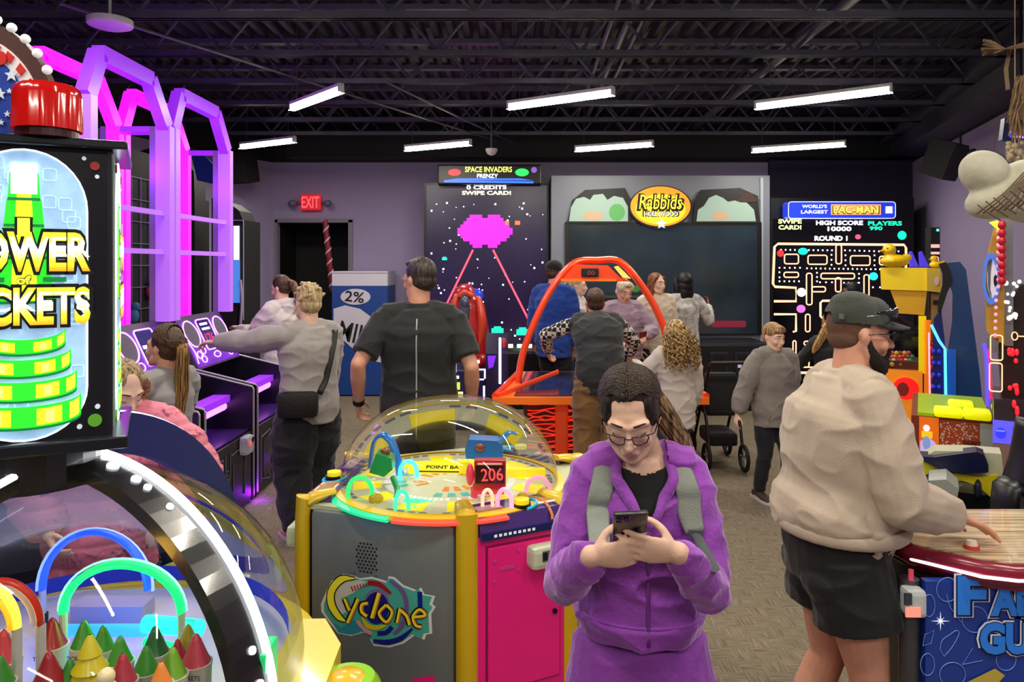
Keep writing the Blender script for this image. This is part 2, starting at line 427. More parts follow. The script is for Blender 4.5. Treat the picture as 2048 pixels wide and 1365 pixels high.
for a, c, lab in rows: strip(bp(*a), bp(*c), lab)
for x in (-2.0, .1, 2.1):
    for y in (3.7, 1.2, -1.4):
        strip((x-.5, y+.3, zL+.12), (x+.5, y-.3, zL+.12), 'strip light over the camera, %s row, %s' % ({3.7: 'front', 1.2: 'middle', -1.4: 'rear'}[y], {-2.0: 'left', .1: 'centre', 2.1: 'right'}[x]))
# round white ceiling speaker, small dome camera
p = bp(220, 48, 3.55)
b = MB(T(p)).use(m_white); b.lathe([(0, -.03), (.1, -.028), (.145, -.012), (.15, .0), (.15, .03), (0, .03)], n=32); b.cyl((0, 0, .03), (0, 0, .5), .01, n=8)
lone(b, 'ceiling_access_point', 'flat round white disc hanging from the ceiling, upper left', 'ceiling disc', smooth='auto', origin=p)
p = bp(983, 298, 3.36)
b = MB(T(p)).use(m_white); b.lathe([(0, -.09), (.05, -.07), (.075, -.03), (.08, .0), (0, .0)], n=20); b.use(m_steel).cyl((0, 0, 0), (0, 0, .62), .012, n=8)
lone(b, 'dome_camera', 'small white dome camera hanging between the far strip lights', 'security camera', smooth='auto', origin=p)
# speakers
def wallspeaker(px0, py0, px1, py1, d, tilt, yaw, lab, wallx):
    c = W((px0+px1)/2, (py0+py1)/2, d); w = (px1-px0)*d/F; h = (py1-py0)*d/F
    t = Th('wall_speaker', lab, 'speaker', c, 0); M = T(c) @ RZ(yaw) @ RX(tilt)
    b = t.mb(m_black, M); b.prism([(-w/2, -.14), (w/2, -.14), (w*.36, .14), (-w*.36, .14)], h, z0=-h/2); t.part(b, 'cabinet')
    b = t.mb(mat('speaker_grille', '15151b', rough=.8, bump=.5, bscale=400), M); b.box((0, -.146, 0), (w*.9, .012, h*.92)); t.part(b, 'grille')
    b = t.mb(m_dark); b.cyl(c+V((0, .05, 0)), wallx, .02, n=8); t.part(b, 'bracket')
wallspeaker(463, 303, 513, 366, 10.2, R(12), R(-20), 'black wall speaker high on the left wall beside the purple frames', V((-4.14, 10.25, 3.2)))
c = W(1884, 317, 7.9)
wallspeaker(1858, 282, 1912, 355, 7.6, R(22), R(35), 'black tilted wall speaker high on the right wall', W(1930, 300, 8.15)+V((.1, 0, 0)))
b = MB().use(m_black).sweep([W(1915, 330, 8.05), W(1922, 310, 8.05), W(1921, 280, 8.0), W(1922, 262, 8.0)], .012, n=8, sub=4); lone(b, 'speaker_cable', 'black cable hanging on the right wall beside the tilted speaker', 'cable')
# exit sign
d = 11.1; t = Th('exit_sign', 'red lit EXIT sign with two small emergency lamps above the dark doorway', 'exit sign', W(622, 405, d))
M = frame(W(622, 405, d), (1, 0, 0), (0, 0, 1))
b = t.mb(mat('exit_body', '701018', rough=.4, emit=.5, ecol='ff1020'), M); b.box((0, 0, 0), (.30, .235, .06), bev=.01); t.part(b, 'housing')
b = t.mb(lit('exit_red', 'ff2a30', 5.), M); b.text('EXIT', None, h=.17, w=.26, off=.012, z=.034); t.part(b, 'lettering')
for s in (-1, 1):
    b = t.mb(mat('exit_lamp', '6d6580', rough=.4), M); b.cyl((s*.15, 0, 0), (s*.22, 0, .0), .02, n=8); b.ell((s*.26, -.01, .03), (.055, .045, .05)); b.cyl((s*.26, -.01, .03), (s*.27, -.03, .1), .045, .05, n=14); t.part(b, 'emergency_lamp', smooth=True)
b = MB(frame(W(570, 404, 11.15), (1, 0, 0), (0, 0, 1))).use(mat('exit_lamp', '6d6580'))
# world
w = bpy.data.worlds.new('room_ambient'); scene.world = w; w.use_nodes = True
w.node_tree.nodes['Background'].inputs[0].default_value = (.05, .05, .07, 1); w.node_tree.nodes['Background'].inputs[1].default_value = 1.
def lamp(name, loc, energy, col, r=.1, kind='POINT', rot=None, size=None, spot=None):
    l = bpy.data.lights.new(name, kind); l.energy = energy; l.color = lin(col)
    if kind == 'POINT': l.shadow_soft_size = r
    if kind == 'AREA': l.shape = 'RECTANGLE'; l.size, l.size_y = size
    if kind == 'SPOT': l.spot_size = spot; l.shadow_soft_size = r; l.spot_blend = .8
    o = bpy.data.objects.new(name, l); COL.objects.link(o); o.location = loc
    if rot: o.rotation_euler = rot
    return o
# ------------------------------------------------------------ far machines
def pl(b, pts, d, th=0.):
    """flat polygon given by photo coordinates on the upright plane at depth d"""
    P = [W(x, y, d) for x, y in pts]
    if th:
        Q = [p+V((0, th, 0)) for p in P]; n = len(P)
        b.add(P+Q, [tuple(range(n)), tuple(range(n, 2*n))[::-1]]+[(i, (i+1) % n, n+(i+1) % n, n+i) for i in range(n)])
    else: b.add(P, [tuple(range(len(P)))])
    return b
def rectp(x0, y0, x1, y1): return [(x0, y0), (x1, y0), (x1, y1), (x0, y1)]
def rrect(x0, y0, x1, y1, r, n=4):
    out = []
    for cx, cy, a in ((x1-r, y0+r, -90), (x1-r, y1-r, 0), (x0+r, y1-r, 90), (x0+r, y0+r, 180)):
        for k in range(n+1): u = R(a+90*k/n); out.append((cx+r*math.cos(u), cy+r*math.sin(u)))
    return out
def ellp(cx, cy, rx, ry, n=28): return [(cx+rx*math.cos(2*PI*k/n), cy+ry*math.sin(2*PI*k/n)) for k in range(n)]
def txt(b, s, cx, cy, hpx, wpx, d, off=.0, shear=0.):
    b.text(s, frame(W(cx, cy, d), (1, 0, 0), (0, 0, 1)), h=hpx*d/F, w=wpx*d/F if wpx else None, off=off, shear=shear); return b
def line(b, pts, d, wpx=1.3, closed=False, sub=1, n=6):
    b.sweep([W(x, y, d) for x, y in pts], wpx*d/F, n=n, closed=closed, sub=sub); return b
def dark(n, c='0b0b10', r=.4): return mat(n, c, rough=r)

# --- starry shooting screen
d = 10.3
t = Th('shooting_arcade_machine', 'tall arcade machine with a starry purple screen, magenta blocks and two red beams', 'arcade machine', (X(973, d), d, 0))
b = t.mb(dark('cab_black')); b.box2(W(848, 366, d), V((X(1098, d), d+.45, 0))); t.part(b, 'cabinet')
m_sc = mat('star_screen', '1b1233', rough=.25, emit=.55, ecol='2a1c4a', var=.3, vscale=1.2)
b = t.mb(m_sc); b.box2(W(853, 371, d-.02), W(1094, 790, d+.0)); scr = t.part(b, 'screen')
e = d-.025
b = t.mb(lit('star_white', 'f4f2ff', 2.6)); r_ = random.Random(3)
for k in range(95):
    x, y = r_.uniform(858, 1088), r_.uniform(405, 682); s = r_.choice([.8, 1.1, 1.7]); pl(b, rectp(x-s, y-s, x+s, y+s), e)
t.part(b, 'stars', parent=scr)
b = t.mb(lit('magenta_px', 'ff18e0', 1.5)); s = 6.1
rowsM = ['....XXXX..XXXX....', '...XXXXXXXXXXXX...', '..XXXXXXXXXXXXXX..', '.XXXXXXXXXXXXXXXX.', 'XXXXXXXXXXXXXXXXXX', 'XXXXXXXXXXXXXXXXXX', '.XXXXXXXXXXXXXXXX.', '..XXXXXXXXXXXXXX..', '....XXXXXXXXXX....', '.....XXX..XXX.....']
for j, row in enumerate(rowsM):
    for i, ch in enumerate(row):
        if ch == 'X': pl(b, rectp(915+i*s, 430+j*s*1.08, 915+i*s+s+.1, 430+j*s*1.08+s*1.1), e-.002)
t.part(b, 'magenta_blocks', parent=scr)
b = t.mb(lit('beam_red', 'ff4458', 2.4)); line(b, [(946, 500), (884, 628)], e, 1.9); line(b, [(986, 500), (1086, 697)], e, 1.9); t.part(b, 'red_beams', parent=scr)
b = t.mb(lit('px_teal', '18d8a0', 1.6))
for cx, cy, k in ((889, 518, 5), (995, 663, 12), (1045, 665, 12)): pl(b, rectp(cx-k, cy-k*.5, cx+k, cy+k*.5), e); pl(b, rectp(cx-k*.6, cy-k*.8, cx+k*.6, cy+k*.4), e-.001)
b.use(lit('px_orange', 'f0603a', 1.6)); pl(b, rectp(1010, 442, 1018, 450), e-.004); pl(b, rectp(1030, 442, 1040, 450), e); t.part(b, 'small_blocks', parent=scr)
b = t.mb(lit('txt_white', 'f2f4ff', 2.4)); txt(b, '0 CREDITS', 973, 375, 8, 80, e, .03); b.use(lit('txt_cream', 'f8f0b0', 2.2)); txt(b, 'SWIPE CARD!', 973, 386, 8, 98, e, .03); t.part(b, 'screen_lettering', parent=scr)
b = t.mb(dark('cab_black')); b.box2(W(875, 329, d-.18), V((X(1082, d), d+.3, Z(369, d-.18))), bev=.02); mq = t.part(b, 'marquee')
e = d-.186
b = t.mb(lit('txt_lime', 'd8e060', 1.6)); txt(b, 'SPACE INVADERS', 977, 339, 11, 94, e, .02); b.use(lit('txt_white', 'f2f4ff')); txt(b, 'FRENZY', 975, 352, 8, 42, e, .02)
b.use(lit('blue_glow', '2860ff', 1.6)); pl(b, [(888, 361), (1068, 363), (1066, 367), (888, 365)], e); pl(b, [(915, 357), (1040, 357), (1066, 361), (888, 361)], e+.001)
b.use(lit('px_red', 'f02838', 1.2)); pl(b, ellp(909, 345, 13, 7, 10), e); b.use(lit('px_green', '28d860', 1.2)); pl(b, ellp(1044, 345, 14, 8, 10), e); b.use(lit('px_lilac', '8060c0', .8)); pl(b, ellp(1068, 340, 6, 6, 12), e); t.part(b, 'marquee_artwork', parent=mq)
b = t.mb(dark('cab_black')); b.box2((X(905, 9.7), 9.45, 0), (X(1098, 9.7), 10.26, .74), bev=.03); t.part(b, 'gun_console')
b = t.mb(lit('led_cream', 'fff4d8', 2.5)); 
for a, c in ((962, 974), (1008, 1026), (1034, 1064)): b.box2(W(a, 689, 9.44), W(c, 696, 9.45))
t.part(b, 'console_lights')

# --- grey panel ride with the oval logo
d = 10.1
t = Th('ride_simulator', 'grey panelled motion ride with a wide dark screen and oval orange sign on top', 'arcade machine', (X(1312, d), d, 0))
b = t.mb(mat('panel_grey', '7a7f8c', rough=.45)); b.box2((X(1101, 10.3), d, 0), W(1540, 351, d)+V((0, .75, 0)), bev=.01); t.part(b, 'frame_panel')
b = t.mb(mat('led_edge', 'a8b4c0', rough=.3)); b.box2(W(1521, 356, d-.03), (X(1525, d), d, .0)); t.part(b, 'edge_strip')
b = t.mb(dark('cab_black')); b.box2((X(1130, d), d-.05, .9), W(1521, 445, d)); t.part(b, 'screen_surround')
m_s = mat('ride_screen', '1c272e', rough=.15, emit=.5, ecol='22343c', var=.5, vscale=1.1)
b = t.mb(m_s); b.box2(W(1140, 452, d-.06), W(1513, 668, d-.04)); scr = t.part(b, 'screen')
b = t.mb(lit('scr_green', '2e6a2a', .5)); 
pl(b, ellp(1272, 578, 8, 7, 14), d-.064); b.use(lit('scr_red', '7a2038', .5)); pl(b, rrect(1422, 642, 1492, 655, 4), d-.064)
t.part(b, 'screen_picture', parent=scr)
b = t.mb(dark('board_black', '0c0c0e', .5)); pl(b, [(1133, 447), (1137, 436), (1145, 400), (1170, 380), (1250, 376), (1262, 400), (1262, 447)], d-.06, .03); pl(b, [(1385, 447), (1390, 400), (1402, 380), (1480, 376), (1516, 392), (1520, 447)], d-.06, .03); t.part(b, 'header_board')
b = t.mb(lit('pale_green', '9cb8ac', .12))
pl(b, [(1138, 443), (1142, 415), (1152, 398), (1168, 394), (1180, 400), (1187, 390), (1206, 388), (1215, 400), (1228, 392), (1246, 396), (1256, 414), (1256, 443)], d-.068, .006)
pl(b, [(1393, 443), (1396, 420), (1408, 412), (1418, 396), (1432, 390), (1446, 396), (1456, 404), (1474, 400), (1494, 406), (1508, 420), (1512, 443)], d-.068, .006)
b.use(lit('pale_cream', 'c4a888', .12)); pl(b, ellp(1186, 432, 20, 10), d-.07); pl(b, ellp(1440, 432, 17, 10), d-.07)
b.use(lit('mid_green', '58a058', .3)); pl(b, ellp(1234, 425, 16, 17), d-.07); b.use(mat('hat_brown', '3a2018', rough=.6)); pl(b, [(1470, 401), (1480, 396), (1486, 386), (1503, 386), (1508, 397), (1522, 400), (1508, 405), (1482, 405)], d-.072, .004)
t.part(b, 'rounded_pastel_cutouts')
b = t.mb(dark('logo_black', '101008', .4)); pl(b, ellp(1321, 414, 63, 43, 40), d-.1, .05); lg = t.part(b, 'logo_plaque')
b = t.mb(lit('logo_orange', 'f08a1c', .9)); pl(b, ellp(1321, 413, 60, 40, 40), d-.103); b.use(lit('logo_yellow', 'ffd820', 1.)); pl(b, ellp(1321, 419, 50, 30, 36), d-.105)
b.use(mat('logo_ink', '1c1408', rough=.5)); txt(b, 'Rabbids', 1322, 405, 36, 94, d-.107, .09, .12); b.use(lit('logo_lemon', 'ffe838', 1.15)); txt(b, 'Rabbids', 1322, 404, 29, 84, d-.110, .0, .12)
b.use(mat('logo_ink')); txt(b, 'HOLLYWOOD', 1322, 428, 13, 74, d-.107, .08); b.use(lit('logo_white', 'ffffff', 1.1)); txt(b, 'HOLLYWOOD', 1322, 428, 9, 68, d-.110, .0)
st = [(1323+(11 if k % 2 == 0 else 5)*math.sin(k*PI/5), 448-(11 if k % 2 == 0 else 5)*math.cos(k*PI/5)) for k in range(10)]; pl(b, st, d-.111)
t.part(b, 'logo_artwork', parent=lg)
b = t.mb(dark('cab_navy', '10131f', .45)); b.box2((X(1150, 9.5), 9.35, 0), (X(1535, 9.5), 10.09, .86), bev=.04); t.part(b, 'seat_base')
for a, c in ((1420, 1456), (1470, 1508)):
    b = t.mb(dark('cab_navy2', '1b2030', .4)); b.box2(W(a, 705, 9.33), W(c, 790, 9.35), bev=.01); p_ = t.part(b, 'coin_door')
    b = t.mb(dark('cab_black')); b.box2(W(a+7, 712, 9.32), W(c-6, 770, 9.33)); t.part(b, 'door_panel', parent=p_)
b = t.mb(lit('card_lbl', 'c8c8d8', .3)); b.box2(W(1476, 725, 9.31), W(1502, 736, 9.32)); t.part(b, 'label_plate')
b = t.mb(dark('cab_black')); b.box2(W(1180, 640, 9.2), (X(1300, 9.2), 9.7, .86), bev=.05); b.box2(W(1180, 590, 9.6), (X(1300, 9.6), 9.7, .86), bev=.04); t.part(b, 'seat')

# --- giant maze screen
d = 10.15
t = Th('maze_arcade_machine', 'giant black arcade screen with a glowing orange maze and rows of white dots', 'arcade machine', (X(1680, d), d, 0))
b = t.mb(dark('cab_black')); b.box2(W(1541, 396, d+.05), (X(1832, d), d+.6, 0)); b.box2(W(1541, 436, d), (X(1826, d), d+.1, .1)); t.part(b, 'cabinet')
e = d-.012
b = t.mb(mat('screen_black', '050508', rough=.2)); b.box2(W(1546, 438, d-.01), W(1822, 790, d)); scr = t.part(b, 'screen')
b = t.mb(lit('maze_peach', 'ffb98c', 1.9))
w_ = 1.25
def rl(x0, y0, x1, y1, r=4): line(b, rrect(x0, y0, x1, y1, r), e, w_, True)
line(b, [(1548, 603), (1592, 603), (1592, 576), (1550, 574), (1546, 568), (1549, 494), (1556, 488), (1808, 490), (1812, 496), (1812, 600)], e, 2.4)
line(b, [(1548, 629), (1592, 629), (1592, 663), (1586, 664)], e, 2.2)
for q in ((1569, 509, 1597, 528), (1616, 511, 1654, 529), (1701, 512, 1740, 531), (1759, 513, 1800, 530), (1568, 545, 1597, 555), (1642, 547, 1709, 558)): rl(*q)
rl(1672, 490, 1683, 528, 4); rl(1671, 556, 1682, 584, 4); rl(1613, 547, 1624, 610, 4); rl(1624, 574, 1651, 584, 4); rl(1728, 550, 1738, 600, 4)
line(b, [(1700, 636), (1644, 636), (1641, 633), (1641, 606), (1645, 602), (1690, 602)], e, 2.2)
rl(1611, 629, 1620, 664, 4); rl(1586, 682, 1592, 715, 3); rl(1609, 710, 1618, 735, 4); rl(1608, 683, 1638, 691, 4); rl(1570, 735, 1640, 745, 4); rl(1660, 680, 1690, 742, 5)
t.part(b, 'maze_lines', parent=scr)
b = t.mb(lit('dot_white', 'f4f0ff', 2.2))
def dots(x0, y0, x1, y1, n):
    for k in range(n):
        u = k/max(1, n-1); x, y = x0+(x1-x0)*u, y0+(y1-y0)*u; pl(b, rectp(x-1.4, y-1.5, x+1.4, y+1.5), e-.002)
dots(1562, 500, 1664, 501, 12); dots(1690, 501, 1758, 503, 8); dots(1559, 536, 1600, 536, 5); dots(1614, 537, 1760, 539, 17); dots(1559, 563, 1598, 563, 5); dots(1559, 545, 1559, 555, 2)
dots(1663, 510, 1663, 530, 3); dots(1691, 511, 1691, 531, 3); dots(1749, 511, 1749, 531, 3); dots(1634, 546, 1634, 563, 3); dots(1718, 548, 1718, 566, 3); dots(1640, 565, 1664, 565, 3); dots(1688, 566, 1716, 567, 4); dots(1746, 575, 1760, 575, 2); dots(1797, 503, 1797, 528, 3)
t.part(b, 'maze_dots', parent=scr)
b = t.mb(lit('blob_red', 'f02a2a', 1.6)); pl(b, ellp(1561, 507, 7, 7, 14), e-.004); b.use(lit('blob_teal', '10d0a8', 1.6)); pl(b, ellp(1606, 503, 10, 7, 14), e-.004); pl(b, ellp(1804, 471, 9, 9, 16), e-.004)
b.use(lit('blob_cyan', '20d8f0', 1.6)); pl(b, ellp(1747, 553, 9, 8, 14), e-.004); b.use(lit('blob_white', 'f4ecff', 2.)); pl(b, ellp(1603, 585, 9, 9, 14), e-.004); b.use(lit('blob_pink', 'ff60c0', 1.6)); pl(b, ellp(1602, 618, 9, 8, 14), e-.004); b.use(lit('blob_cherry', 'f05070', 1.4)); pl(b, ellp(1716, 474, 6, 5, 10), e-.004)
t.part(b, 'coloured_spots', parent=scr)
b = t.mb(lit('txt_lime2', 'd8f088', 2.)); txt(b, 'SWIPE', 1580, 443, 9, 47, e, .04); txt(b, 'CARD!', 1580, 455, 9, 46, e, .04); b.use(lit('txt_white', 'f2f4ff')); txt(b, 'HIGH SCORE', 1679, 446, 9, 94, e, .04); txt(b, '10000', 1679, 458, 9, 48, e, .04); txt(b, 'ROUND 1', 1662, 477, 10, 66, e, .04)
b.use(lit('txt_teal', '18e0a0', 1.8)); txt(b, 'PLAYERS', 1770, 447, 9, 68, e, .04); txt(b, '990', 1752, 457, 8, 26, e, .04); t.part(b, 'screen_lettering', parent=scr)
b = t.mb(mat('mq_blue', '2038c8', rough=.3, emit=.9)); pl(b, rrect(1576, 403, 1792, 437, 6), d-.22, .2); mq = t.part(b, 'marquee'); e = d-.225
b = t.mb(lit('mq_white', 'd8dcff', 1.2)); txt(b, "WORLD'S", 1629, 413, 7, 50, e, .03); txt(b, 'LARGEST', 1629, 424, 7, 54, e, .03); pl(b, rectp(1771, 413, 1785, 427), e)
line(b, rrect(1577, 404, 1791, 437, 6), e, .7, True); b.use(lit('mq_orange', 'ffa060', 1.)); pl(b, rectp(1662, 409, 1762, 430), e); b.use(mat('mq_ink', '282000', rough=.5)); txt(b, 'PAC-MAN', 1712, 420, 17, 94, e-.003, .05)
b.use(lit('mq_yellow', 'ffe850', 1.3)); txt(b, 'PAC-MAN', 1712, 419.5, 14, 90, e-.005, .02); t.part(b, 'marquee_lettering', parent=mq)
b = t.mb(dark('cab_black')); b.box2((X(1690, 9.5), 9.65, 0), (X(1800, 9.5), 10.13, .8), bev=.04); t.part(b, 'console')
b = t.mb(lit('console_led', 'ffe0b0', 1.)); b.box2(W(1601, 744, 9.53), W(1630, 748, 9.55)); b.box2(W(1560, 752, 10.1), W(1600, 756, 10.13)); t.part(b, 'console_lights')

# --- milk carton game
d = 10.4
t = Th('milk_carton_game', 'tall blue and white milk carton shaped game beside the dark doorway', 'arcade machine', (X(718, d), d+.35, 0))
m_mw, m_mb = mat('carton_white', 'c9c6d6', rough=.5), mat('carton_blue', '16408c', rough=.45)
b = t.mb(m_mb); b.box2(W(664, 572, d), (X(775, d), d+.7, .02)); t.part(b, 'carton_body')
b = t.mb(m_mw); b.box2(W(664, 545, d), W(775, 572, d)+V((0, .7, 0))); b.box2(W(664, 543, d-.01), W(775, 546, d)+V((0, .72, 0))); t.part(b, 'carton_top')
b = t.mb(m_mw); pl(b, ellp(711, 594, 30, 16, 30), d-.006); pl(b, [(667, 618), (690, 611), (720, 618), (750, 640), (768, 672), (774, 705), (772, 728), (745, 722), (715, 706), (690, 684), (667, 668)], d-.006)
b.use(mat('carton_ink', '0c0c12', rough=.5)); b.text('2%', frame(W(709, 594, d-.012), (1, 0, -.12), (.1, 0, 1)), h=.15, w=.27, off=.01); b.text('MILK', frame(W(719, 669, d-.012), (1, 0, -.22), (.15, 0, 1)), h=.27, w=.58, off=.012)
t.part(b, 'carton_lettering')
b = t.mb(mat('straw_red', '7c1428', rough=.4)); p0, p1 = W(650, 440, d+.25), W(664, 572, d+.3); p1 = p0+(p1-p0)*1.08; N_ = 34
L_ = (p1-p0); ax = L_.normalized(); b.cyl(p0, p1, .038, n=16); st = t.part(b, 'straw', smooth='auto')
b = t.mb(mat('straw_white', 'c4b0bc', rough=.4)); u = ax.orthogonal().normalized(); v = ax.cross(u); P = []
for k in range(121): a = k/120*2*PI*6.5; P.append(p0+L_*(k/120)+(u*math.cos(a)+v*math.sin(a))*.033)
b.sweep(P, .014, n=6); t.part(b, 'straw_stripe', parent=st, smooth=True)

# --- red space capsule game and its dark console
d = 8.6
t = Th('red_capsule_game', 'red shell shaped kids game with a blue dome, in front of the starry screen', 'arcade machine', (X(935, d), d, 0))
mr = mat('shell_red', 'a81820', rough=.3, coat=.4); mro = mat('shell_orange', 'd8482a', rough=.3, coat=.4)
b = t.mb(mr); c = [W(930, 590, d), W(932, 615, d), W(938, 660, d), W(950, 705, d), W(957, 735, d)]
b.sweep(c, [(.13, .14), (.22, .2), (.23, .22), (.17, .2), (.11, .15)], n=20, side=(1, 0, 0), sub=4, round_=1); t.part(b, 'shell', smooth=True)
b = t.mb(mro); 
for s0 in ((912, 590), (957, 594)): b.sweep([W(s0[0], s0[1]+4, d-.14), W(s0[0]+(-6 if s0[0] < 930 else 7), 640, d-.18), W(s0[0]+(8 if s0[0] < 930 else 2), 690, d-.14)], [(.035, .05), (.05, .05), (.03, .04)], n=10, sub=4, round_=1)
b.sweep([W(920, 592, d-.16), W(930, 585, d-.18), W(942, 592, d-.16)], .03, n=10, sub=4, round_=1); t.part(b, 'fins', smooth=True)
b = t.mb(mat('capsule_grey', '5c6478', rough=.15, metal=.4)); b.ell(W(929, 622, d-.16), (.07, .09, .22)); b.ell(W(930, 605, d-.22), (.05, .05, .07)); t.part(b, 'window', smooth=True)
b = t.mb(mat('dome_blue', '1040d8', rough=.2, emit=.4)); b.ell(W(950, 592, d+.05), (.10, .1, .085)); t.part(b, 'dome', smooth=True)
b = t.mb(mr); b.ell(W(957, 722, d-.1), (.13, .16, .1)); b.cyl((X(955, d), d, .0), W(955, 730, d), .12, n=16); t.part(b, 'pedestal', smooth='auto')
b = t.mb(lit('bulb_warm', 'fff0d0', 4.)); b.ell(W(956, 724, d-.27), .02); b.ell(W(906, 722, d-.2), .02); t.part(b, 'bulbs', smooth=True)
b = t.mb(dark('cab_navy3', '1c1e4a', .35)); b.box2(W(905, 738, d-.35), (X(975, d), d+.2, .02), bev=.03); base = t.part(b, 'base_cabinet')
b = t.mb(lit('led_lav', 'd8d0ff', 1.8)); e = d-.355
for q in ((946, 738, 972, 741), (968, 741, 972, 758), (950, 758, 968, 761), (966, 772, 970, 800), (908, 728, 913, 745), (908, 752, 918, 758)): pl(b, rectp(*q), e)
b.use(lit('led_lime', 'c8d840', .9)); pl(b, rectp(907, 765, 920, 780), e); b.use(lit('led_cream2', 'f0e0a0', 1.)); pl(b, rectp(908, 784, 926, 796), e); t.part(b, 'light_trim', parent=base)
d = 8.0
t = Th('purple_console', 'dark purple console with an upright white light strip, right of the red capsule game', 'arcade machine', (X(990, d), d, 0))
b = t.mb(dark('console_purple', '191338', .35)); b.prism([(0, 0), (.3, 0), (.3, 1.0), (.24, 1.1), (0, .9)], .24, M=frame((X(972, d), d-.1, 0), (0, 1, 0), (0, 0, 1))); t.part(b, 'cabinet')
b = t.mb(lit('strip_white', 'f0e4ff', 4.)); b.sweep([W(1000, 676, d-.13), W(1000, 768, d-.13)], .012, n=8); t.part(b, 'light_strip')
b = t.mb(lit('console_violet', '7028d8', .8)); pl(b, [(975, 712), (992, 712), (986, 735), (977, 738)], d-.105); b.use(mat('con_red', '90203a', rough=.4)); b.ell(W(1008, 692, d+.02), (.045, .06, .09)); t.part(b, 'side_artwork', smooth=True)
# ------------------------------------------------------------ purple hoop-shot lanes on the left
m_pur = mat('purple_lit_frame', '9050c8', rough=.35, emit=.62, ecol='a020ff')
m_mag = mat('magenta_lit_frame', 'c850d8', rough=.35, emit=1.0, ecol='f010f0')
m_lil = mat('lilac_lit_frame', 'a878d0', rough=.35, emit=.5, ecol='b860ff')
m_lane = mat('lane_black', '0b0b16', rough=.35)
m_trim = mat('lane_trim', 'b8b0c0', rough=.3, metal=.3)
m_neon = lit('neon_lilac', 'f0a0ff', 1.8)
m_panel = mat('panel_violet', '5a1ea0', rough=.3, emit=.75, ecol='6a18c8', var=.35, vscale=9)
def lane(y0, y1, lab, digits, nocage=False):
    xf, xp = -2.02, -2.5
    t = Th('hoop_shot_lane', lab, 'arcade machine', ((xf-3.1)/2, (y0+y1)/2, 0), group='hoop lanes with purple lit frames')
    m = MB
    for k, y in enumerate((y0, y1)):     # side walls
        s = .025 if k == 0 else -.025
        b = t.mb(m_lane); b.prism([(-3.05, .02), (xf, .02), (xf, .895), (xp-.06, 1.03), (-3.05, 1.03)], .04, M=frame((0, y+s+.02, 0), (1, 0, 0), (0, 0, 1))); sw = t.part(b, 'side_wall')
        b = t.mb(m_trim); b.sweep([(xp-.06, y+s, 1.033), (xf-.01, y+s, .9), (xf+.003, y+s, .88), (xf+.003, y+s, .05)], .008, n=8); t.part(b, 'edge_trim', parent=sw)
    c0, c1 = y0+.05, y1-.05
    b = t.mb(mat('door_black', '191720', rough=.5)); b.box2((xf-.04, c0, .03), (xf-.005, c1, .56), bev=.005); fp = t.part(b, 'front_panel')
    b = t.mb(mat('circuit_line', '6a646c', rough=.4)); xx = xf-.001
    for q in ([(.06, .5), (.06, .1)], [(.09, .46), (.3, .48), (.3, .3), (.27, .26), (.27, .08)], [(.09, .46), (.09, .12), (.27, .08)], [(.44, .5), (.44, .34), (.41, .3), (.41, .08)], [(.47, .47), (.78, .49)], [(.5, .4), (.5, .2), (.46, .16)], [(.74, .42), (.74, .12)], [(.35, .5), (.35, .1)]):
        b.sweep([(xx, c0+p*(c1-c0)/.9, z) for p, z in q], .004, n=6)
    for k in range(9): b.box((xx, c0+.37, .14+k*.03), (.004, .03, .008))
    t.part(b, 'circuit_artwork', parent=fp)
    b = t.mb(mat('door_dark', '0c0b10', rough=.4)); b.box2((xf-.01, c0+.12, .12), (xf+.002, c0+.28, .44)); t.part(b, 'coin_door', parent=fp)
    b = t.mb(mat('reader_white', 'b8c0bc', rough=.3)); b.box((xf+.03, c1-.2, .50), (.07, .15, .14), bev=.03); rd = t.part(b, 'card_reader')
    b = t.mb(lit('reader_red', 'd05060', .9)); b.ell((xf+.068, c1-.23, .515), (.008, .03, .022)); t.part(b, 'reader_light', parent=rd)
    b = t.mb(mat('reader_screen', '14141c', rough=.2)); b.ell((xf+.066, c1-.165, .53), (.006, .03, .022)); t.part(b, 'reader_screen', parent=rd)
    b = t.mb(m_lane); b.box2((xp-.1, c0, .1), (xf-.12, c1, .50)); b.box2((xf-.12, c0, .45), (xf-.02, c1, .56)); t.part(b, 'ball_tray')
    b = t.mb(mat('tray_violet', '38205c', rough=.25)); b.box2((xf-.42, c0, .56), (xf-.03, c1, .575)); t.part(b, 'tray_lining')
    b = t.mb(lit('lane_tube', 'd870ff', 3.2)); b.sweep([(xf-.22, c0+.02, .755), (xf-.22, c1-.02, .755)], .034, n=10); t.part(b, 'light_tube')
    b = t.mb(mat('tube_shelf', '8a3cc0', rough=.3, emit=.9, ecol='8a20e0')); b.box2((xf-.30, c0, .79), (xf-.17, c1, .84)); t.part(b, 'light_channel')
    # tilted display
    pb, pt = V((xp, (c0+c1)/2, 1.02)), V((xp-.19, (c0+c1)/2, 1.42)); up = pt-pb; H_ = up.length; M = frame(pb+up/2, (0, 1, 0), up)   # +z faces the room side
    Wd = c1-c0; b = t.mb(mat('panel_grey_top', '4a3a58', rough=.4), M); b.box((0, 0, -.03), (Wd, H_+.02, .06)); dp = t.part(b, 'display_housing')
    b = t.mb(m_panel, M); b.box((0, -.02, .003), (Wd*.97, H_*.9, .006)); t.part(b, 'display_panel', parent=dp)
    z = .01
    for s in (-1, 1):
        b = t.mb(mat('cone_grey', '5b5568', rough=.6, bump=.4, bscale=300), M); P = [(s*Wd*.33+Wd*.12*math.cos(u), H_*.15+H_*.24*math.sin(u)) for u in [2*PI*k/28 for k in range(28)]]; b.flat(P, z=z); sp = t.part(b, 'loudspeaker', parent=dp)
    b = t.mb(m_neon, M)
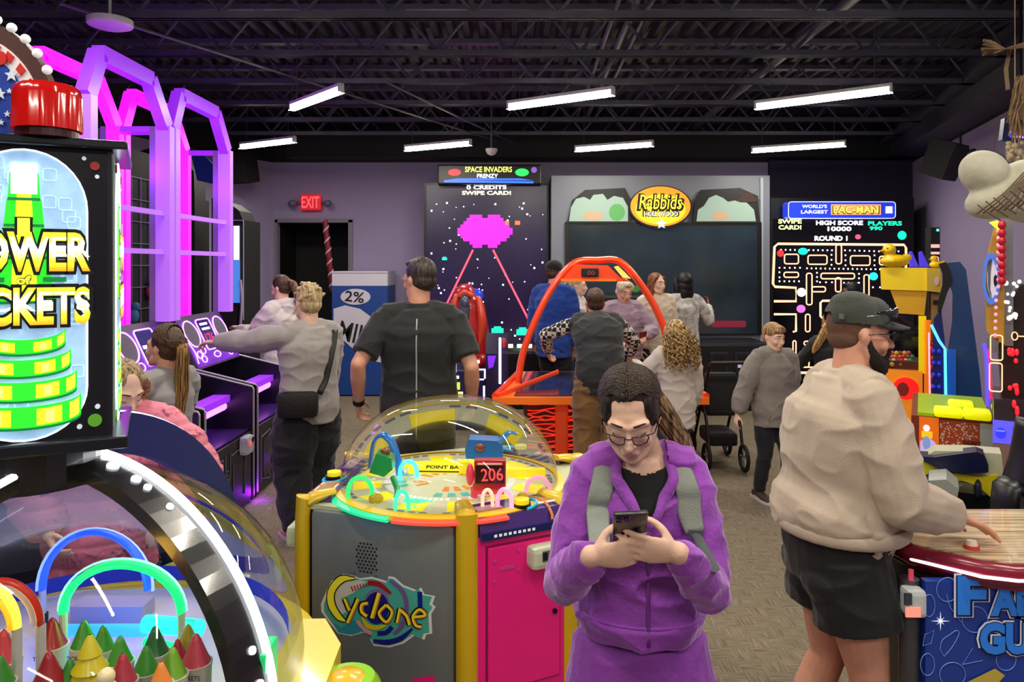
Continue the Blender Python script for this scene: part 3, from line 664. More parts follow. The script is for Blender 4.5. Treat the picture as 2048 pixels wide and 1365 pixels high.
    for s in (-1, 1):
        b.sweep([(s*Wd*.33+Wd*.135*math.cos(u), H_*.15+H_*.26*math.sin(u), z) for u in [2*PI*k/28 for k in range(28)]], .006, n=6, closed=True)
        for k, (ax, ay) in enumerate(((.26, -.2), (.36, -.27), (.31, -.36))): b.sweep([(s*Wd*ax+Wd*.05*math.cos(u), H_*ay+H_*.07*math.sin(u), z) for u in [2*PI*j/12 for j in range(12)]], .005, n=5, closed=True)
        b.sweep([(s*Wd*.46, -H_*.42, z), (s*Wd*.43, -H_*.2, z), (s*Wd*.47, 0, z)], .005, n=5, sub=3)
    b.sweep([(x, y, z) for x, y in rrect(-Wd*.15, -H_*.22, Wd*.15, H_*.4, .03)], .006, n=6, closed=True)
    b.sweep([(Wd*.07*math.cos(u), -H_*.34+H_*.06*math.sin(u), z) for u in [2*PI*j/14 for j in range(14)]], .005, n=5, closed=True)
    t.part(b, 'neon_outline', parent=dp)
    b = t.mb(mat('lcd_navy', '1c1260', rough=.2, emit=.5), M); b.box((0, H_*.09, z-.002), (Wd*.27, H_*.58, .004)); t.part(b, 'score_screen', parent=dp)
    b = t.mb(lit('lcd_text', 'e8e8ff', 2.), M); 
    if digits: b.box((-Wd*.01, H_*.3, z+.002), (Wd*.16, H_*.045, .002)); b.box((Wd*.0, H_*.2, z+.002), (Wd*.17, H_*.045, .002)); b.use(lit('digit_red', 'ff2050', 2.2)); b.text('176', Matrix.Identity(4), h=H_*.2, w=Wd*.18, off=.0, z=z+.002); 
    else: b.box((-Wd*.06, H_*.1, z+.002), (Wd*.1, H_*.06, .002))
    if digits: b.v = b.v
    t.part(b, 'score_display', parent=dp)
    # frame of lit channels: front arch and back arch
    f0, f1 = (5.70, 6.85) if digits else (4.55, 5.66)
    if nocage: return t
    y0, y1 = f0, f1; yr0, yr1, ze, zr = y0+.17, y1-.28, 2.90, 3.20
    for k, (x, mm, r) in enumerate(((-2.64, m_pur, .055), (-3.02, m_mag, .05))):
        b = t.mb(mm); zb = 1.42 if k == 0 else 1.2
        def bar(p, q): 
            p, q = V(p), V(q); dd = (q-p); L_ = dd.length; b.box((0, 0, L_/2), (r*1.9, r*1.5, L_), M=frame(p, (1, 0, 0), dd.cross(V((1, 0, 0)))) if False else Matrix.Translation(p) @ dd.to_track_quat('Z', 'X').to_matrix().to_4x4())
        bar((x, y0+.03, ze), (x, yr0, zr)); bar((x, yr0, zr), (x, yr1, zr)); bar((x, yr1, zr), (x, y1-.03, ze)); t.part(b, 'top_arch')
        for y in (y0+.03, y1-.03):
            b = t.mb(m_lil if k == 0 else m_mag); b.box2((x-r, y-r*.7, zb), (x+r, y+r*.7, ze)); pp_ = t.part(b, 'post')
            b = t.mb(mat('perforated_grey', '8d7a9c', rough=.4, metal=.3, emit=.15, ecol='8040c0')); b.box2((x-r-.05, y-r*.5, zb), (x-r, y+r*.5, ze)); t.part(b, 'perforated_rail', parent=pp_)
    for y in (y0+.03, y1-.03):
        b = t.mb(m_pur); b.box2((-3.0, y-.025, 2.86), (-2.66, y+.025, 2.9)); t.part(b, 'top_crossbar')
    for z0 in (1.93, 2.22):
        b = t.mb(m_lil); b.box2((-2.66, y0+.03, z0), (-2.62, y1-.03, z0+.035)); t.part(b, 'side_rail')
    return t
laneA = lane(5.84, 6.84, 'farther hoop lane with tall purple lit frame, display reading 176', True)
laneB = lane(4.84, 5.80, 'middle hoop lane with tall purple lit frame, behind the ponytailed girl', False)
laneC = lane(3.84, 4.80, 'nearest hoop lane, mostly behind the glowing ticket tower', False, True)
# floor glow lights under the lanes
for y in (4.9, 5.9, 6.9): lamp('lane_underglow', (-1.99, y-.1, .07), 1.6, 'a018ff', r=.03)
for y in (5.3, 6.3): lamp('frame_glow', (-2.86, y, 2.6), 9, 'a030ff', r=.1)

# prize cabinets behind
d = 8.6
t = Th('prize_cabinet', 'black wire-grid prize cabinet with an arched top, seen between the purple posts', 'prize cabinet', (-4.1, d, 0))
b = t.mb(m_black); b.box2((-4.45, 8.3, 0), (-3.56, 8.7, 2.6)); b.prism([(-.44, 0), (.44, 0), (.43, .3), (.26, .5), (0, .58), (-.26, .5), (-.43, .3)], .3, M=frame((-4.0, 8.6, 2.6), (1, 0, 0), (0, 0, 1))); t.part(b, 'cabinet')
b = t.mb(mat('wire_grey', '8c8c98', rough=.4, metal=.3))
for k in range(9): b.box2((-4.4, 8.28, .9+k*.2), (-3.6, 8.29, .908+k*.2))
for k in range(7): b.box2((-4.38+k*.13, 8.28, .9), (-4.372+k*.13, 8.29, 2.5))
t.part(b, 'wire_grid')
b = t.mb(lit('prize_txt', 'c8c8d0', .6)); b.text('21', frame(W(357, 333, 8.2), (1, 0, 0), (0, 0, 1)), h=.09, w=.12, off=.02); b.text('PRIZE', frame(W(357, 322, 8.2), (1, 0, 0), (0, 0, 1)), h=.05, w=.16); t.part(b, 'lettering')
b = t.mb(mat('swoosh_navy', '141c60', rough=.3, emit=.3)); b.prism([(0, 0), (.22, -.05), (.2, .15), (.05, .3), (-.08, .36)], .05, M=frame(W(398, 362, 8.2), (1, 0, 0), (0, 0, 1))); t.part(b, 'blue_swoosh')
d = 8.0
t = Th('glass_prize_machine', 'dark prize machine with a lit window and rounded top beside the left wall speaker', 'prize cabinet', (X(470, d), d+.2, 0))
b = t.mb(m_black); b.box2((X(423, 8.05), 8.05, 0), (X(486, 8.05), 8.6, Z(440, 8.05))); b.prism([(0, 0), (.34, 0), (.3, .1), (.18, .19), (0, .24)], .4, M=frame((X(423, 8.05), 8.45, Z(440, 8.05)), (1, 0, 0), (0, 0, 1))); t.part(b, 'cabinet')
b = t.mb(lit('window_glow', 'd8e8f0', 1.1)); b.box2(W(467, 452, 8.03), W(479, 560, 8.045)); b.use(lit('window_blue', '4880d0', .8)); b.box2(W(466, 520, 8.02), W(480, 606, 8.03)); b.use(mat('toy_teal', '4a9aa0', rough=.6)); b.box2(W(430, 460, 8.03), W(447, 600, 8.045)); t.part(b, 'display_window')
b = t.mb(m_trim); b.box2(W(464, 440, 8.0), W(488, 442, 8.03)); b.box2(W(486, 440, 8.0), W(488, 640, 8.03)); b.sweep([W(481, 560, 7.98), W(484, 600, 7.98), W(481, 650, 7.98)], .015, n=8, sub=3); t.part(b, 'silver_trim')
# blue round lit sign
d = 5.2
t = Th('round_blue_sign', 'round glowing blue sign on a post, edge showing beside the ticket tower', 'sign', (X(196, d), d, 0))
b = t.mb(mat('sign_navy', '1420a0', rough=.3, emit=.9)); M = frame(W(190, 370, d), (1, 0, 0), (0, 0, 1)); b.prism(ellp(0, 0, .155, .225, 30), .06, M=M); dk = t.part(b, 'disc')
b = t.mb(lit('sign_cyan', '30b8ff', 1.5), M); b.flat(ellp(-.01, 0, .125, .2, 30), z=.064); t.part(b, 'lit_face', parent=dk)
b = t.mb(lit('sign_blue2', '1030d0', 1.2), M); b.text('2L', Matrix.Identity(4), h=.16, w=.1, off=.03, z=.068); t.part(b, 'lettering', parent=dk)
b = t.mb(m_black); b.cyl((X(190, d), d-.02, 0), (X(190, d), d-.02, 2.3), .03, n=12); t.part(b, 'post')

d = 6.6
t = Th('dark_backing_cabinet', 'added black cabinet with wire grid and toys, dark backing behind the purple posts', 'prize cabinet', (-3.9, d, 0))  # added black mass, fills the dark space behind the lit frames
b = t.mb(m_black); b.box2((-4.3, 5.4, 0), (-3.6, 8.1, 2.95)); t.part(b, 'cabinet')
b = t.mb(mat('wire_grey'))
for k in range(9): b.box2((-3.595, 5.45, 1.0+k*.21), (-3.585, 8.05, 1.008+k*.21))
for k in range(16): b.box2((-3.595, 5.45+k*.17, 1.0), (-3.585, 5.458+k*.17, 2.7))
t.part(b, 'wire_grid')
r_ = random.Random(5)
for k in range(14):
    b = t.mb(mat('toy%d' % (k % 5), ['b03048', '5868c0', 'c8a080', '408898', 'd8d0e0'][k % 5], rough=.7)); y = 5.6+k*.17; z = 1.1+.21*r_.randint(0, 4)
    b.ell((-3.56, y, z+.06), (.05, .055, .07), n=10, k=6); b.ell((-3.54, y, z+.15), (.04, .04, .04), n=10, k=6); t.part(b, 'hanging_toy', smooth=True)
# ------------------------------------------------------------ glowing ticket tower game (near left)
m_dome = glassmat('dome_acrylic', 'f6f8fa', .6)
C = V((-1.22, 2.02, 0)); zb, Rr, Hh = .72, .63, .575
t = Th('ticket_tower_game', 'big round ticket tower game with glowing tower sign and clear dome, near left', 'arcade machine', C)
# base cabinet (octagonal) with yellow player decks
m_yel = mat('deck_yellow', 'e8cc38', rough=.35, coat=.2); m_yel2 = mat('cabinet_yellow', 'd8b818', rough=.35, coat=.2)
b = t.mb(mat('base_navy', '14183c', rough=.4)); b.prism([(C.x+.70*math.cos(R(22.5+45*k)), C.y+.70*math.sin(R(22.5+45*k))) for k in range(8)], .66); t.part(b, 'base_cabinet')
b = t.mb(m_yel); b.lathe([(.60, .655), (.685, .66), (.69, .70), (.66, .722), (.60, .722)], n=48, M=T(C)); t.part(b, 'yellow_rim', smooth='auto')
# yellow angular deck reaching right
for k, ang in enumerate((2, 92, 182, 272)):
    M = T(C) @ RZ(R(ang)); b = t.mb(m_yel, M); b.prism([(.55, -.30), (.64, -.30), (.72, -.14), (.72, .14), (.64, .30), (.55, .30)], .1, z0=.63); b.box2((.60, -.24, .05), (.69, .24, .63)); dk = t.part(b, 'player_deck', smooth=False)
    b = t.mb(mat('button_lime', '90d020', rough=.3, coat=.5), M); b.lathe([(0, .775), (.075, .77), (.09, .75), (.1, .72), (0, .72)], n=24, M=T(.765, .0, -.06)); b.box((.76, 0, .6), (.1, .2, .08), bev=.02); t.part(b, 'green_button', parent=dk, smooth='auto')
    b = t.mb(mat('button_amber', 'e8b820', rough=.3, coat=.5), M); b.lathe([(0, .775), (.035, .772), (.05, .76), (0, .755)], n=20, M=T(.765, .0, -.05)); t.part(b, 'button_cap', parent=dk, smooth='auto')
b = t.mb(mat('playfield_pale', 'c8c0d0', rough=.4)); b.cyl(C+V((0, 0, .70)), C+V((0, 0, .726)), .605, n=48); pf = t.part(b, 'playfield')
b = t.mb(m_dome)
prof = [(Rr*math.cos(R(a)), zb+Hh*math.sin(R(a))) for a in range(0, 91, 6)]
b.lathe(prof, n=72, M=T(C)); dm = t.part(b, 'clear_dome', smooth=True)
# banded arches over the dome: black band with white light line (runs to front right), navy fin behind it
def arch(name, az, w, r0, mat_, zoff=0., rise=1.0, a0=0, a1=90, edge=None, inset=0., hs=1.0):
    """flat band following the dome profile in the upright plane at azimuth az; w is its radial height"""
    M = T(C) @ RZ(R(az)) @ RX(PI/2)   # local x outward, y up
    pts = [R(a0+(a1-a0)*k/24) for k in range(25)]
    inn = [((Rr+r0)*math.cos(a), zb+(Hh+r0)*hs*math.sin(a)) for a in pts]; out = [((Rr+r0+w)*math.cos(a), zb+(Hh+r0+w*rise)*hs*math.sin(a)) for a in pts]
    b = t.mb(mat_, M); th = .05 if inset == 0 else inset
    n = len(pts)
    for z in (-th/2, th/2): 
        b.add([V((x, y, z)) for x, y in inn+out], [(i, i+1, n+i+1, n+i) for i in range(n-1)])
    b.add([V((x, y, -th/2)) for x, y in inn]+[V((x, y, th/2)) for x, y in inn], [(i, i+1, n+i+1, n+i) for i in range(n-1)])
    b.add([V((x, y, -th/2)) for x, y in out]+[V((x, y, th/2)) for x, y in out], [(i, i+1, n+i+1, n+i) for i in range(n-1)])
    b.add([V((inn[0][0], inn[0][1], -th/2)), V((out[0][0], out[0][1], -th/2)), V((out[0][0], out[0][1], th/2)), V((inn[0][0], inn[0][1], th/2))], [(0, 1, 2, 3)])
    return t.part(b, name), inn, out, M, th
m_band = mat('band_black', '1c1a1c', rough=.25, coat=.5)
def litarch(az):
    ar, inn, out, M, th = arch('dome_arch', az, .035, .006, m_band, inset=.115)
    b = t.mb(lit('arch_white', 'f8fcff', 5.), M); b.sweep([V((x*1.005, y+.004, -th/2+.012)) for x, y in out], .011, n=8); t.part(b, 'white_light_line', parent=ar, smooth=True)
    b = t.mb(lit('arch_bulb', 'e8f4ff', 2.2), M)
    for i, r_ in ((20, .016), (18, .013), (17, .010), (15, .009), (5, .010), (3, .012), (2, .014)): 
        x, y = out[i]; nx, ny = math.cos(math.atan2(y-zb, x)), math.sin(math.atan2(y-zb, x))
        b.cyl(V((x, y, -.005)), V((x+nx*.006, y+ny*.006, -.005)), r_, n=14)
    t.part(b, 'arch_lights', parent=ar)
litarch(-22); litarch(-112); litarch(158)
m_navy = mat('fin_navy', '0c1660', rough=.5)
fin, inn, out, M, th = arch('navy_fin', 74, .12, .02, m_navy, rise=1.0, a0=-5, inset=.03)
b = t.mb(lit('fin_edge', 'd8e0ff', 1.), M); b.sweep([V((x, y, 0)) for x, y in out], .006, n=6); t.part(b, 'fin_light_edge', parent=fin)
# sign column box
s0 = V((-1.19, 1.86, 0)); bw, bd_, z0, z1 = .385, .385, 1.40, 2.155
sc_ = V((-1.185, 1.84, 0))+V((-.54, .84, 0))*(bd_/2); M = T(sc_) @ RZ(R(26))
b = t.mb(mat('sign_black', '111318', rough=.25, coat=.4), M); b.box2((-bw/2, -bd_/2, z0), (bw/2, bd_/2, z1), bev=.012); sb = t.part(b, 'sign_box')
b = t.mb(mat('sign_plate', '23262e', rough=.25, metal=.4), M); b.box2((-bw/2-.03, -bd_/2-.035, z1-.01), (bw/2+.035, bd_/2+.03, z1+.012), bev=.005); b.box2((-bw/2-.03, -bd_/2-.035, z0-.02), (bw/2+.035, bd_/2+.03, z0+.012), bev=.005); t.part(b, 'sign_shelf')
b = t.mb(m_band, M); b.cyl((0, 0, 1.27), (0, 0, 1.40), .17, n=24); t.part(b, 'neck')
# sign artwork for one face, drawn in a local frame (x right, y up, centred)
def goldgrad(zc_):
    """printed gradient of the title letters: amber, pale, yellow from bottom to top of each line"""
    m = bpy.data.materials.new('title_gold'); m.use_nodes = True; nt = m.node_tree; b = nt.nodes['Principled BSDF']; L = nt.links.new
    tc = nt.nodes.new('ShaderNodeTexCoord'); sp = nt.nodes.new('ShaderNodeSeparateXYZ'); a = nt.nodes.new('ShaderNodeMath'); a.operation = 'ADD'; a.inputs[1].default_value = -(zc_-.03-.0675)
    d_ = nt.nodes.new('ShaderNodeMath'); d_.operation = 'DIVIDE'; d_.inputs[1].default_value = .135; f = nt.nodes.new('ShaderNodeMath'); f.operation = 'FRACT'; cr = nt.nodes.new('ShaderNodeValToRGB'); e = cr.color_ramp.elements
    e[0].position = .16; e[0].color = (*lin('d8961c'), 1); e[1].position = .86; e[1].color = (*lin('e8c828'), 1)
    for p, c in ((.34, 'f0e030'), (.5, 'f4f4b0'), (.60, 'ffffff'), (.68, 'd8e040')): q = e.new(p); q.color = (*lin(c), 1)
    L(tc.outputs['Object'], sp.inputs[0]); L(sp.outputs[2], a.inputs[0]); L(a.outputs[0], d_.inputs[0]); L(d_.outputs[0], f.inputs[0]); L(f.outputs[0], cr.inputs[0]); L(cr.outputs[0], b.inputs['Base Color']); L(cr.outputs[0], b.inputs['Emission Color']); b.inputs['Emission Strength'].default_value = 1.1
    return m
m_paper = mat('sign_ice', '9cc4ec', rough=.3, emit=.62, ecol='8cb8f0', var=.18, vscale=18)
m_brick = lit('sign_brick', 'b4d4f4', .8); m_edge = lit('sign_white', 'eef6ff', 1.6)
m_t1 = mat('tower_green', '20c030', rough=.3, emit=1.0, ecol='30d828'); m_t2 = lit('tower_lime', 'c8f020', 1.5); m_t3 = lit('tower_yellow', 'f0f060', 1.9); m_t4 = mat('tower_dark', '108040', rough=.4, emit=.5)
m_ink = mat('ink_black', '060606', rough=.5); m_gold = lit('gold', 'e8d838', 1.15); m_gg = goldgrad(1.7775); m_pale = lit('pale_gold', 'f8f8d8', 1.5); m_gd = lit('gold_dark', 'c89020', .9)
def signface(M, par, full=True):
    b = t.mb(m_paper, M); w, h = .27 if full else .25, .735; r = w/2
    P = [(-w/2, -h/2+.13), (-w/2, h/2-.16)]+[(w/2*math.cos(R(180-a)), h/2-.16+.15*math.sin(R(a))) for a in range(10, 180, 10)]+[(w/2, h/2-.16), (w/2, -h/2+.13)]+[(w/2*math.cos(R(a)), -h/2+.13+.125*math.sin(-R(a))) for a in range(10, 180, 10)]
    b.flat(P, z=.003); pn = t.part(b, 'lit_panel', parent=par)
    b = t.mb(m_edge, M); b.sweep([(x, y, .004) for x, y in P], .0022, n=6, closed=True); t.part(b, 'panel_outline', parent=par)
    b = t.mb(m_brick, M); rr = random.Random(4)
    for k in range(70):
        x, y = rr.uniform(-w*.42, w*.42), rr.uniform(-h*.44, h*.44)
        if abs(y) > h*.32 and abs(x) > w*.3: continue
        if abs(x) < .085 and -.26 < y < .22: continue
        b.sweep([(x+px, y+py, .0045) for px, py in rrect(-.014, -.015, .014, .015, .005, 2)], .0013, n=4, closed=True)
    t.part(b, 'brick_pattern', parent=par)
    b = t.mb(m_t1, M)   # green tower: shaft and wide rings
    z = .006
    for (y0, y1, wt, wb_) in ((.235, .30, .030, .034), (.17, .235, .036, .042), (.09, .17, .042, .052), (-.02, .09, .052, .066)):
        b.use(m_t1).flat([(-wb_, y0), (wb_, y0), (wt, y1), (-wt, y1)], z=z); b.use(m_t2).flat([(-wb_*.45, y0), (wb_*.45, y0), (wt*.45, y1-.004), (-wt*.45, y1-.004)], z=z+.001); b.use(m_t4).flat([(-wb_, y0-.004), (wb_, y0-.004), (wb_, y0+.003), (-wb_, y0+.003)], z=z+.002)
    for i, (yc, rx, hh) in enumerate(((-.085, .088, .045), (-.135, .10, .05), (-.19, .113, .055), (-.25, .122, .062))):
        arc = lambda yy, k: [(rx*math.cos(R(a)), yy-.028*math.sin(R(a))) for a in (range(0, 181, 12) if k else range(180, -1, -12))]
        b.use(m_t1).flat(arc(yc, 1)+arc(yc-hh+.006, 0), z=z+.001*i)
        b.use(m_t4).flat(arc(yc-hh+.010, 1)+arc(yc-hh+.004, 0), z=z+.001*i+.0005)
        for a0 in (20, 62, 118, 160):
            A = [R(a0-15), R(a0-5), R(a0+5), R(a0+15)]; rx2 = rx*.97
            b.use(m_t2 if a0 in (62, 118) else m_gold).flat([(rx2*math.cos(a), yc-.007-.028*math.sin(a)) for a in A]+[(rx2*math.cos(a), yc-hh+.014-.028*math.sin(a)) for a in A[::-1]], z=z+.001*i+.0006)
            if a0 in (62, 118): b.use(m_t3).flat([(rx2*math.cos(a), yc-.012-.028*math.sin(a)) for a in A[1:3]]+[(rx2*math.cos(a), yc-hh+.018-.028*math.sin(a)) for a in A[2:0:-1]], z=z+.001*i+.0008)
    b.use(lit('tower_top', 'e8fcff', 4.)).box((0, .285, z), (.055, .075, .004)); t.part(b, 'green_tower_picture', parent=par)
    b = t.mb(m_ink, M)
    def word(s, y, h_, w_, zz):
        b.use(m_ink).text(s, Matrix.Identity(4), h=h_*1.12, w=w_*1.06, off=.05, z=0); k = len(b.v)
    L1, L2 = ('TOWER', 'TICKETS')
    for s, yy, hh, ww in ((L1, .105, .10, .285), ('of', .035, .022, .03), (L2, -.03, .095, .285)):
        I = T(0, yy, .012); b.use(m_ink).text(s, I, h=hh*1.18, w=ww*1.07, off=.10)
        b.use(m_gg if s != 'of' else m_gold).text(s, T(0, yy, .014), h=hh, w=ww, off=.04)
        if s != 'of': b.use(m_pale); b.text(s, T(0, yy+hh*.12, .0145), h=hh*.5, w=ww*.99, off=.0)
    b.use(m_ink).box((0, .168, .0120), (.038, .045, .001)); b.use(m_gold).box((0, .165, .0135), (.026, .045, .001)); b.use(m_t4).box((-.065, .036, .011), (.05, .012, .001)); b.box((.065, .036, .011), (.05, .012, .001))
    t.part(b, 'sign_lettering', parent=par)
    b = t.mb(mat('stud_red', 'a83830', rough=.3), M)
    for x, y, r_, c in ((.152, .325, .011, 'stud_red'), (-.152, .325, .011, 'stud_red'), (.152, -.325, .016, 'stud_green'), (-.152, -.325, .016, 'stud_green'), (.158, -.29, .006, 'stud_white'), (.118, -.338, .006, 'stud_white'), (.157, .298, .005, 'stud_white'), (.128, .343, .005, 'stud_white')):
        b.use({'stud_red': mat('stud_red'), 'stud_green': mat('stud_green', '58a030', rough=.3, emit=.3), 'stud_white': mat('stud_white', 'd0e0f0', rough=.2, emit=.4)}[c]); b.cyl((x*1.0, y, .0), (x, y, .007), r_, n=16)
    t.part(b, 'studs', parent=par)
zc = (z0+z1)/2
signface(M @ T(0, -bd_/2-.001, zc) @ RX(PI/2), sb)
signface(M @ T(bw/2+.001, 0, zc) @ RZ(PI/2) @ RX(PI/2), sb)
b = t.mb(mat('sign_glow_trim', 'c8e8d0', rough=.2, metal=.6), M); b.box((bw/2+.002, -bd_/2+.02, zc), (.004, .01, .7)); t.part(b, 'corner_trim', parent=sb)
# red beacon
b = t.mb(mat('beacon_red', 'b01010', rough=.15, emit=.12, ecol='ff2010', coat=.8)); bc = W(95, 272, 1.86); bc.z = z1+.012
P = []; n = 48
for zz, rr in ((.012, 1), (.11, .97), (.128, .93)):
    pass
bb = []
for zz, q in ((.02, 1.), (.105, .97), (.125, .92), (.133, .8)):
    for k in range(n): u = 2*PI*k/n; r_ = .077*q*(1+(.03 if k % 3 == 0 else 0)); bb.append(bc+V((r_*math.cos(u), r_*math.sin(u), zz)))
b.add(bb, [(i*n+k, i*n+(k+1) % n, (i+1)*n+(k+1) % n, (i+1)*n+k) for i in range(3) for k in range(n)]+[tuple(3*n+k for k in range(n))]); be = t.part(b, 'red_beacon', smooth='auto')
b = t.mb(mat('beacon_base', '38080a', rough=.3)); b.cyl(bc, bc+V((0, 0, .022)), .07, n=32); t.part(b, 'beacon_base', parent=be)
b = t.mb(mat('beacon_bulb', 'ff5030', rough=.3, emit=1.6)); b.ell(bc+V((0, 0, .07)), (.03, .03, .04)); t.part(b, 'beacon_bulb', parent=be)
# topper: arched board with stars and stripes, edged with round bulbs
d = 1.92
tb = t.mb(mat('topper_brown', '40120c', rough=.5)); ctr = (-60, 272); 
def arcp(r, a0=0, a1=90, n=14, cx=-60, cy=272, k=1.32): return [(cx+r*math.cos(R(a0+(a1-a0)*i/n)), cy-r*k*math.sin(R(a0+(a1-a0)*i/n))) for i in range(n+1)]
def tpoly(b, pts, dd, th=.02): return pl(b, pts, dd, th)
tpoly(tb, arcp(178, 0, 90)+[(-60, 272)], d, .03); top = t.part(tb, 'topper_board')
b = t.mb(mat('topper_white', 'e8e4e8', rough=.4)); tpoly(b, arcp(152, 0, 90)+[(-60, 272)], d-.004, .004)
b.use(mat('topper_blue', '1c3ca0', rough=.4)); tpoly(b, arcp(128, 8, 90)+[(-60, 272)]+[(60, 262)], d-.007, .003)
b.use(mat('topper_red', 'c82020', rough=.4))
for a in range(18, 88, 12):
    q = [(-60+r*math.cos(R(a+s)), 272-r*1.32*math.sin(R(a+s))) for r, s in ((136, 0), (149, 0), (149, 6), (136, 6))]; tpoly(b, q, d-.008, .003)
b.use(mat('topper_star', 'd8e8f8', rough=.4))
for cx, cy, r in ((22, 150, 14), (0, 188, 12), (18, 182, 6), (14, 228, 7), (2, 245, 7), (-12, 130, 10)):
    tpoly(b, [(cx+(r if k % 2 == 0 else r*.42)*math.sin(k*PI/5), cy-(r if k % 2 == 0 else r*.42)*math.cos(k*PI/5)) for k in range(10)], d-.012, .003)
b.use(mat('topper_red')); tpoly(b, ellp(2, 116, 10, 14, 12), d-.012, .003); t.part(b, 'stars_and_stripes', parent=top)
for a in (23, 33, 43, 53, 63, 73, 83):
    x, y = arcp(184, a, a+1, 1)[0]; b = t.mb(mat('bulb_white', 'e8eef0', rough=.25, emit=.35)); b.ell(W(x, y, d-.0), .0125, n=12, k=8); t.part(b, 'bulb', parent=top, smooth=True)
# ---- things under the dome: light hoops on posts and toy cones
def hoop(cx, cy, rx, ry, d0, d1, mt, w, a0=0, a1=180, name='light_hoop', lab=None, wp=None, legs=0):
    """half hoop of lit tube; photo-measured centre, radii, and depth changing from its left foot to its right foot"""
    P = []
    for k in range(21):
        a = R(a1+(a0-a1)*k/20); dd = d0+(d1-d0)*(1-math.cos(R(180)*k/20))/2; P.append(W(cx+rx*math.cos(a), cy-ry*math.sin(a), dd))
    b = t.mb(mt); b.sweep(P, [(w, w*.55)]*len(P), n=10, side=(0, 1, 0)); h = t.part(b, name, smooth=True, label=lab, parent=pf)
    for p in (P[0], P[-1])[:legs]:
        b = t.mb(mat('post_white', 'c8c8c0', rough=.4)); b.cyl(V((p.x, p.y, .735)), p, .010, n=10); t.part(b, 'hoop_post', parent=pf)
        b = t.mb(m_dark); b.cyl(V((p.x, p.y, .726)), V((p.x, p.y, .79)), .016, n=10); t.part(b, 'post_socket', parent=pf)
hoop(190, 1180, 105, 115, 2.25, 2.15, lit('hoop_blue', '1840ff', 2.2), .016, lab='blue lit hoop', legs=1)
hoop(190, 1182, 116, 124, 2.26, 2.17, lit('hoop_bluew', '88a8ff', 1.3), .007, lab='pale blue outer line of the hoop', name='hoop_outline')
hoop(245, 1225, 118, 95, 1.95, 2.0, lit('hoop_green', '10f060', 2.2), .018, lab='green lit hoop', legs=2)
hoop(245, 1222, 128, 104, 1.96, 2.01, lit('hoop_aqua', '90ffc8', 1.5), .005, lab='aqua outer line of the green hoop', name='hoop_outline')
hoop(0, 1250, 82, 88, 1.62, 1.66, mat('hoop_redm', 'a02010', rough=.3, emit=.5), .011, lab='red hoop', legs=2)
hoop(-2, 1252, 70, 76, 1.63, 1.67, mat('hoop_cream', 'd8c8b8', rough=.3, emit=.2), .008, lab='cream hoop inside the red one')
hoop(-22, 1256, 56, 78, 1.55, 1.60, lit('hoop_yellow', 'ffe040', 1.6), .012, lab='yellow lit hoop', legs=2)
hoop(-28, 1262, 48, 66, 1.52, 1.57, lit('hoop_orange', 'ff9810', 1.4), .007, lab='orange inner line of the yellow hoop')
# horizontal light tubes and grey box at the back of the playfield
b = t.mb(mat('box_greyp', 'a8a0b8', rough=.5)); b.box2(W(140, 1215, 2.32), V((X(285, 2.32), 2.40, .726))); t.part(b, 'grey_block', parent=pf)
b = t.mb(lit('tube_blue', '2878ff', 2.6)); b.sweep([W(138, 1262, 2.18), W(290, 1262, 2.1)], .018, n=10); b.use(lit('tube_teal', '20e0c0', 2.4)).sweep([W(292, 1248, 2.1), W(400, 1258, 2.05)], .024, n=10); t.part(b, 'light_tube', parent=pf, smooth='auto')
b = t.mb(lit('tube_green', '10d070', 1.8)); b.sweep([W(290, 1238, 2.1), W(392, 1246, 2.05)], .007, n=8); b.sweep([W(292, 1285, 2.05), W(385, 1305, 2.0)], .014, n=8); t.part(b, 'green_tube', parent=pf, smooth='auto')
b = t.mb(mat('green_bracket', '20c070', rough=.3, emit=.5)); b.box((W(517, 1330, 1.85)), (.07, .1, .10), bev=.01); t.part(b, 'green_bracket', parent=pf)
b = t.mb(mat('back_navy', '182868', rough=.4, emit=.25, ecol='2030ff')); b.lathe([(.585, .74), (.585, .79)], n=24, M=T(C), a0=R(20), a1=R(160)); t.part(b, 'blue_wall_strip', parent=pf)
lamp('hoop_blue_lamp', W(190, 1150, 2.15), 2.2, '2040ff', r=.04); lamp('hoop_green_lamp', W(250, 1190, 2.0), .8, '10ff70', r=.04); lamp('hoop_yellow_lamp', W(10, 1240, 1.7), .6, 'ffc040', r=.04)
lamp('tower_wash', C+V((.1, .35, 1.0)), 1.6, '3040ff', r=.05) if False else None
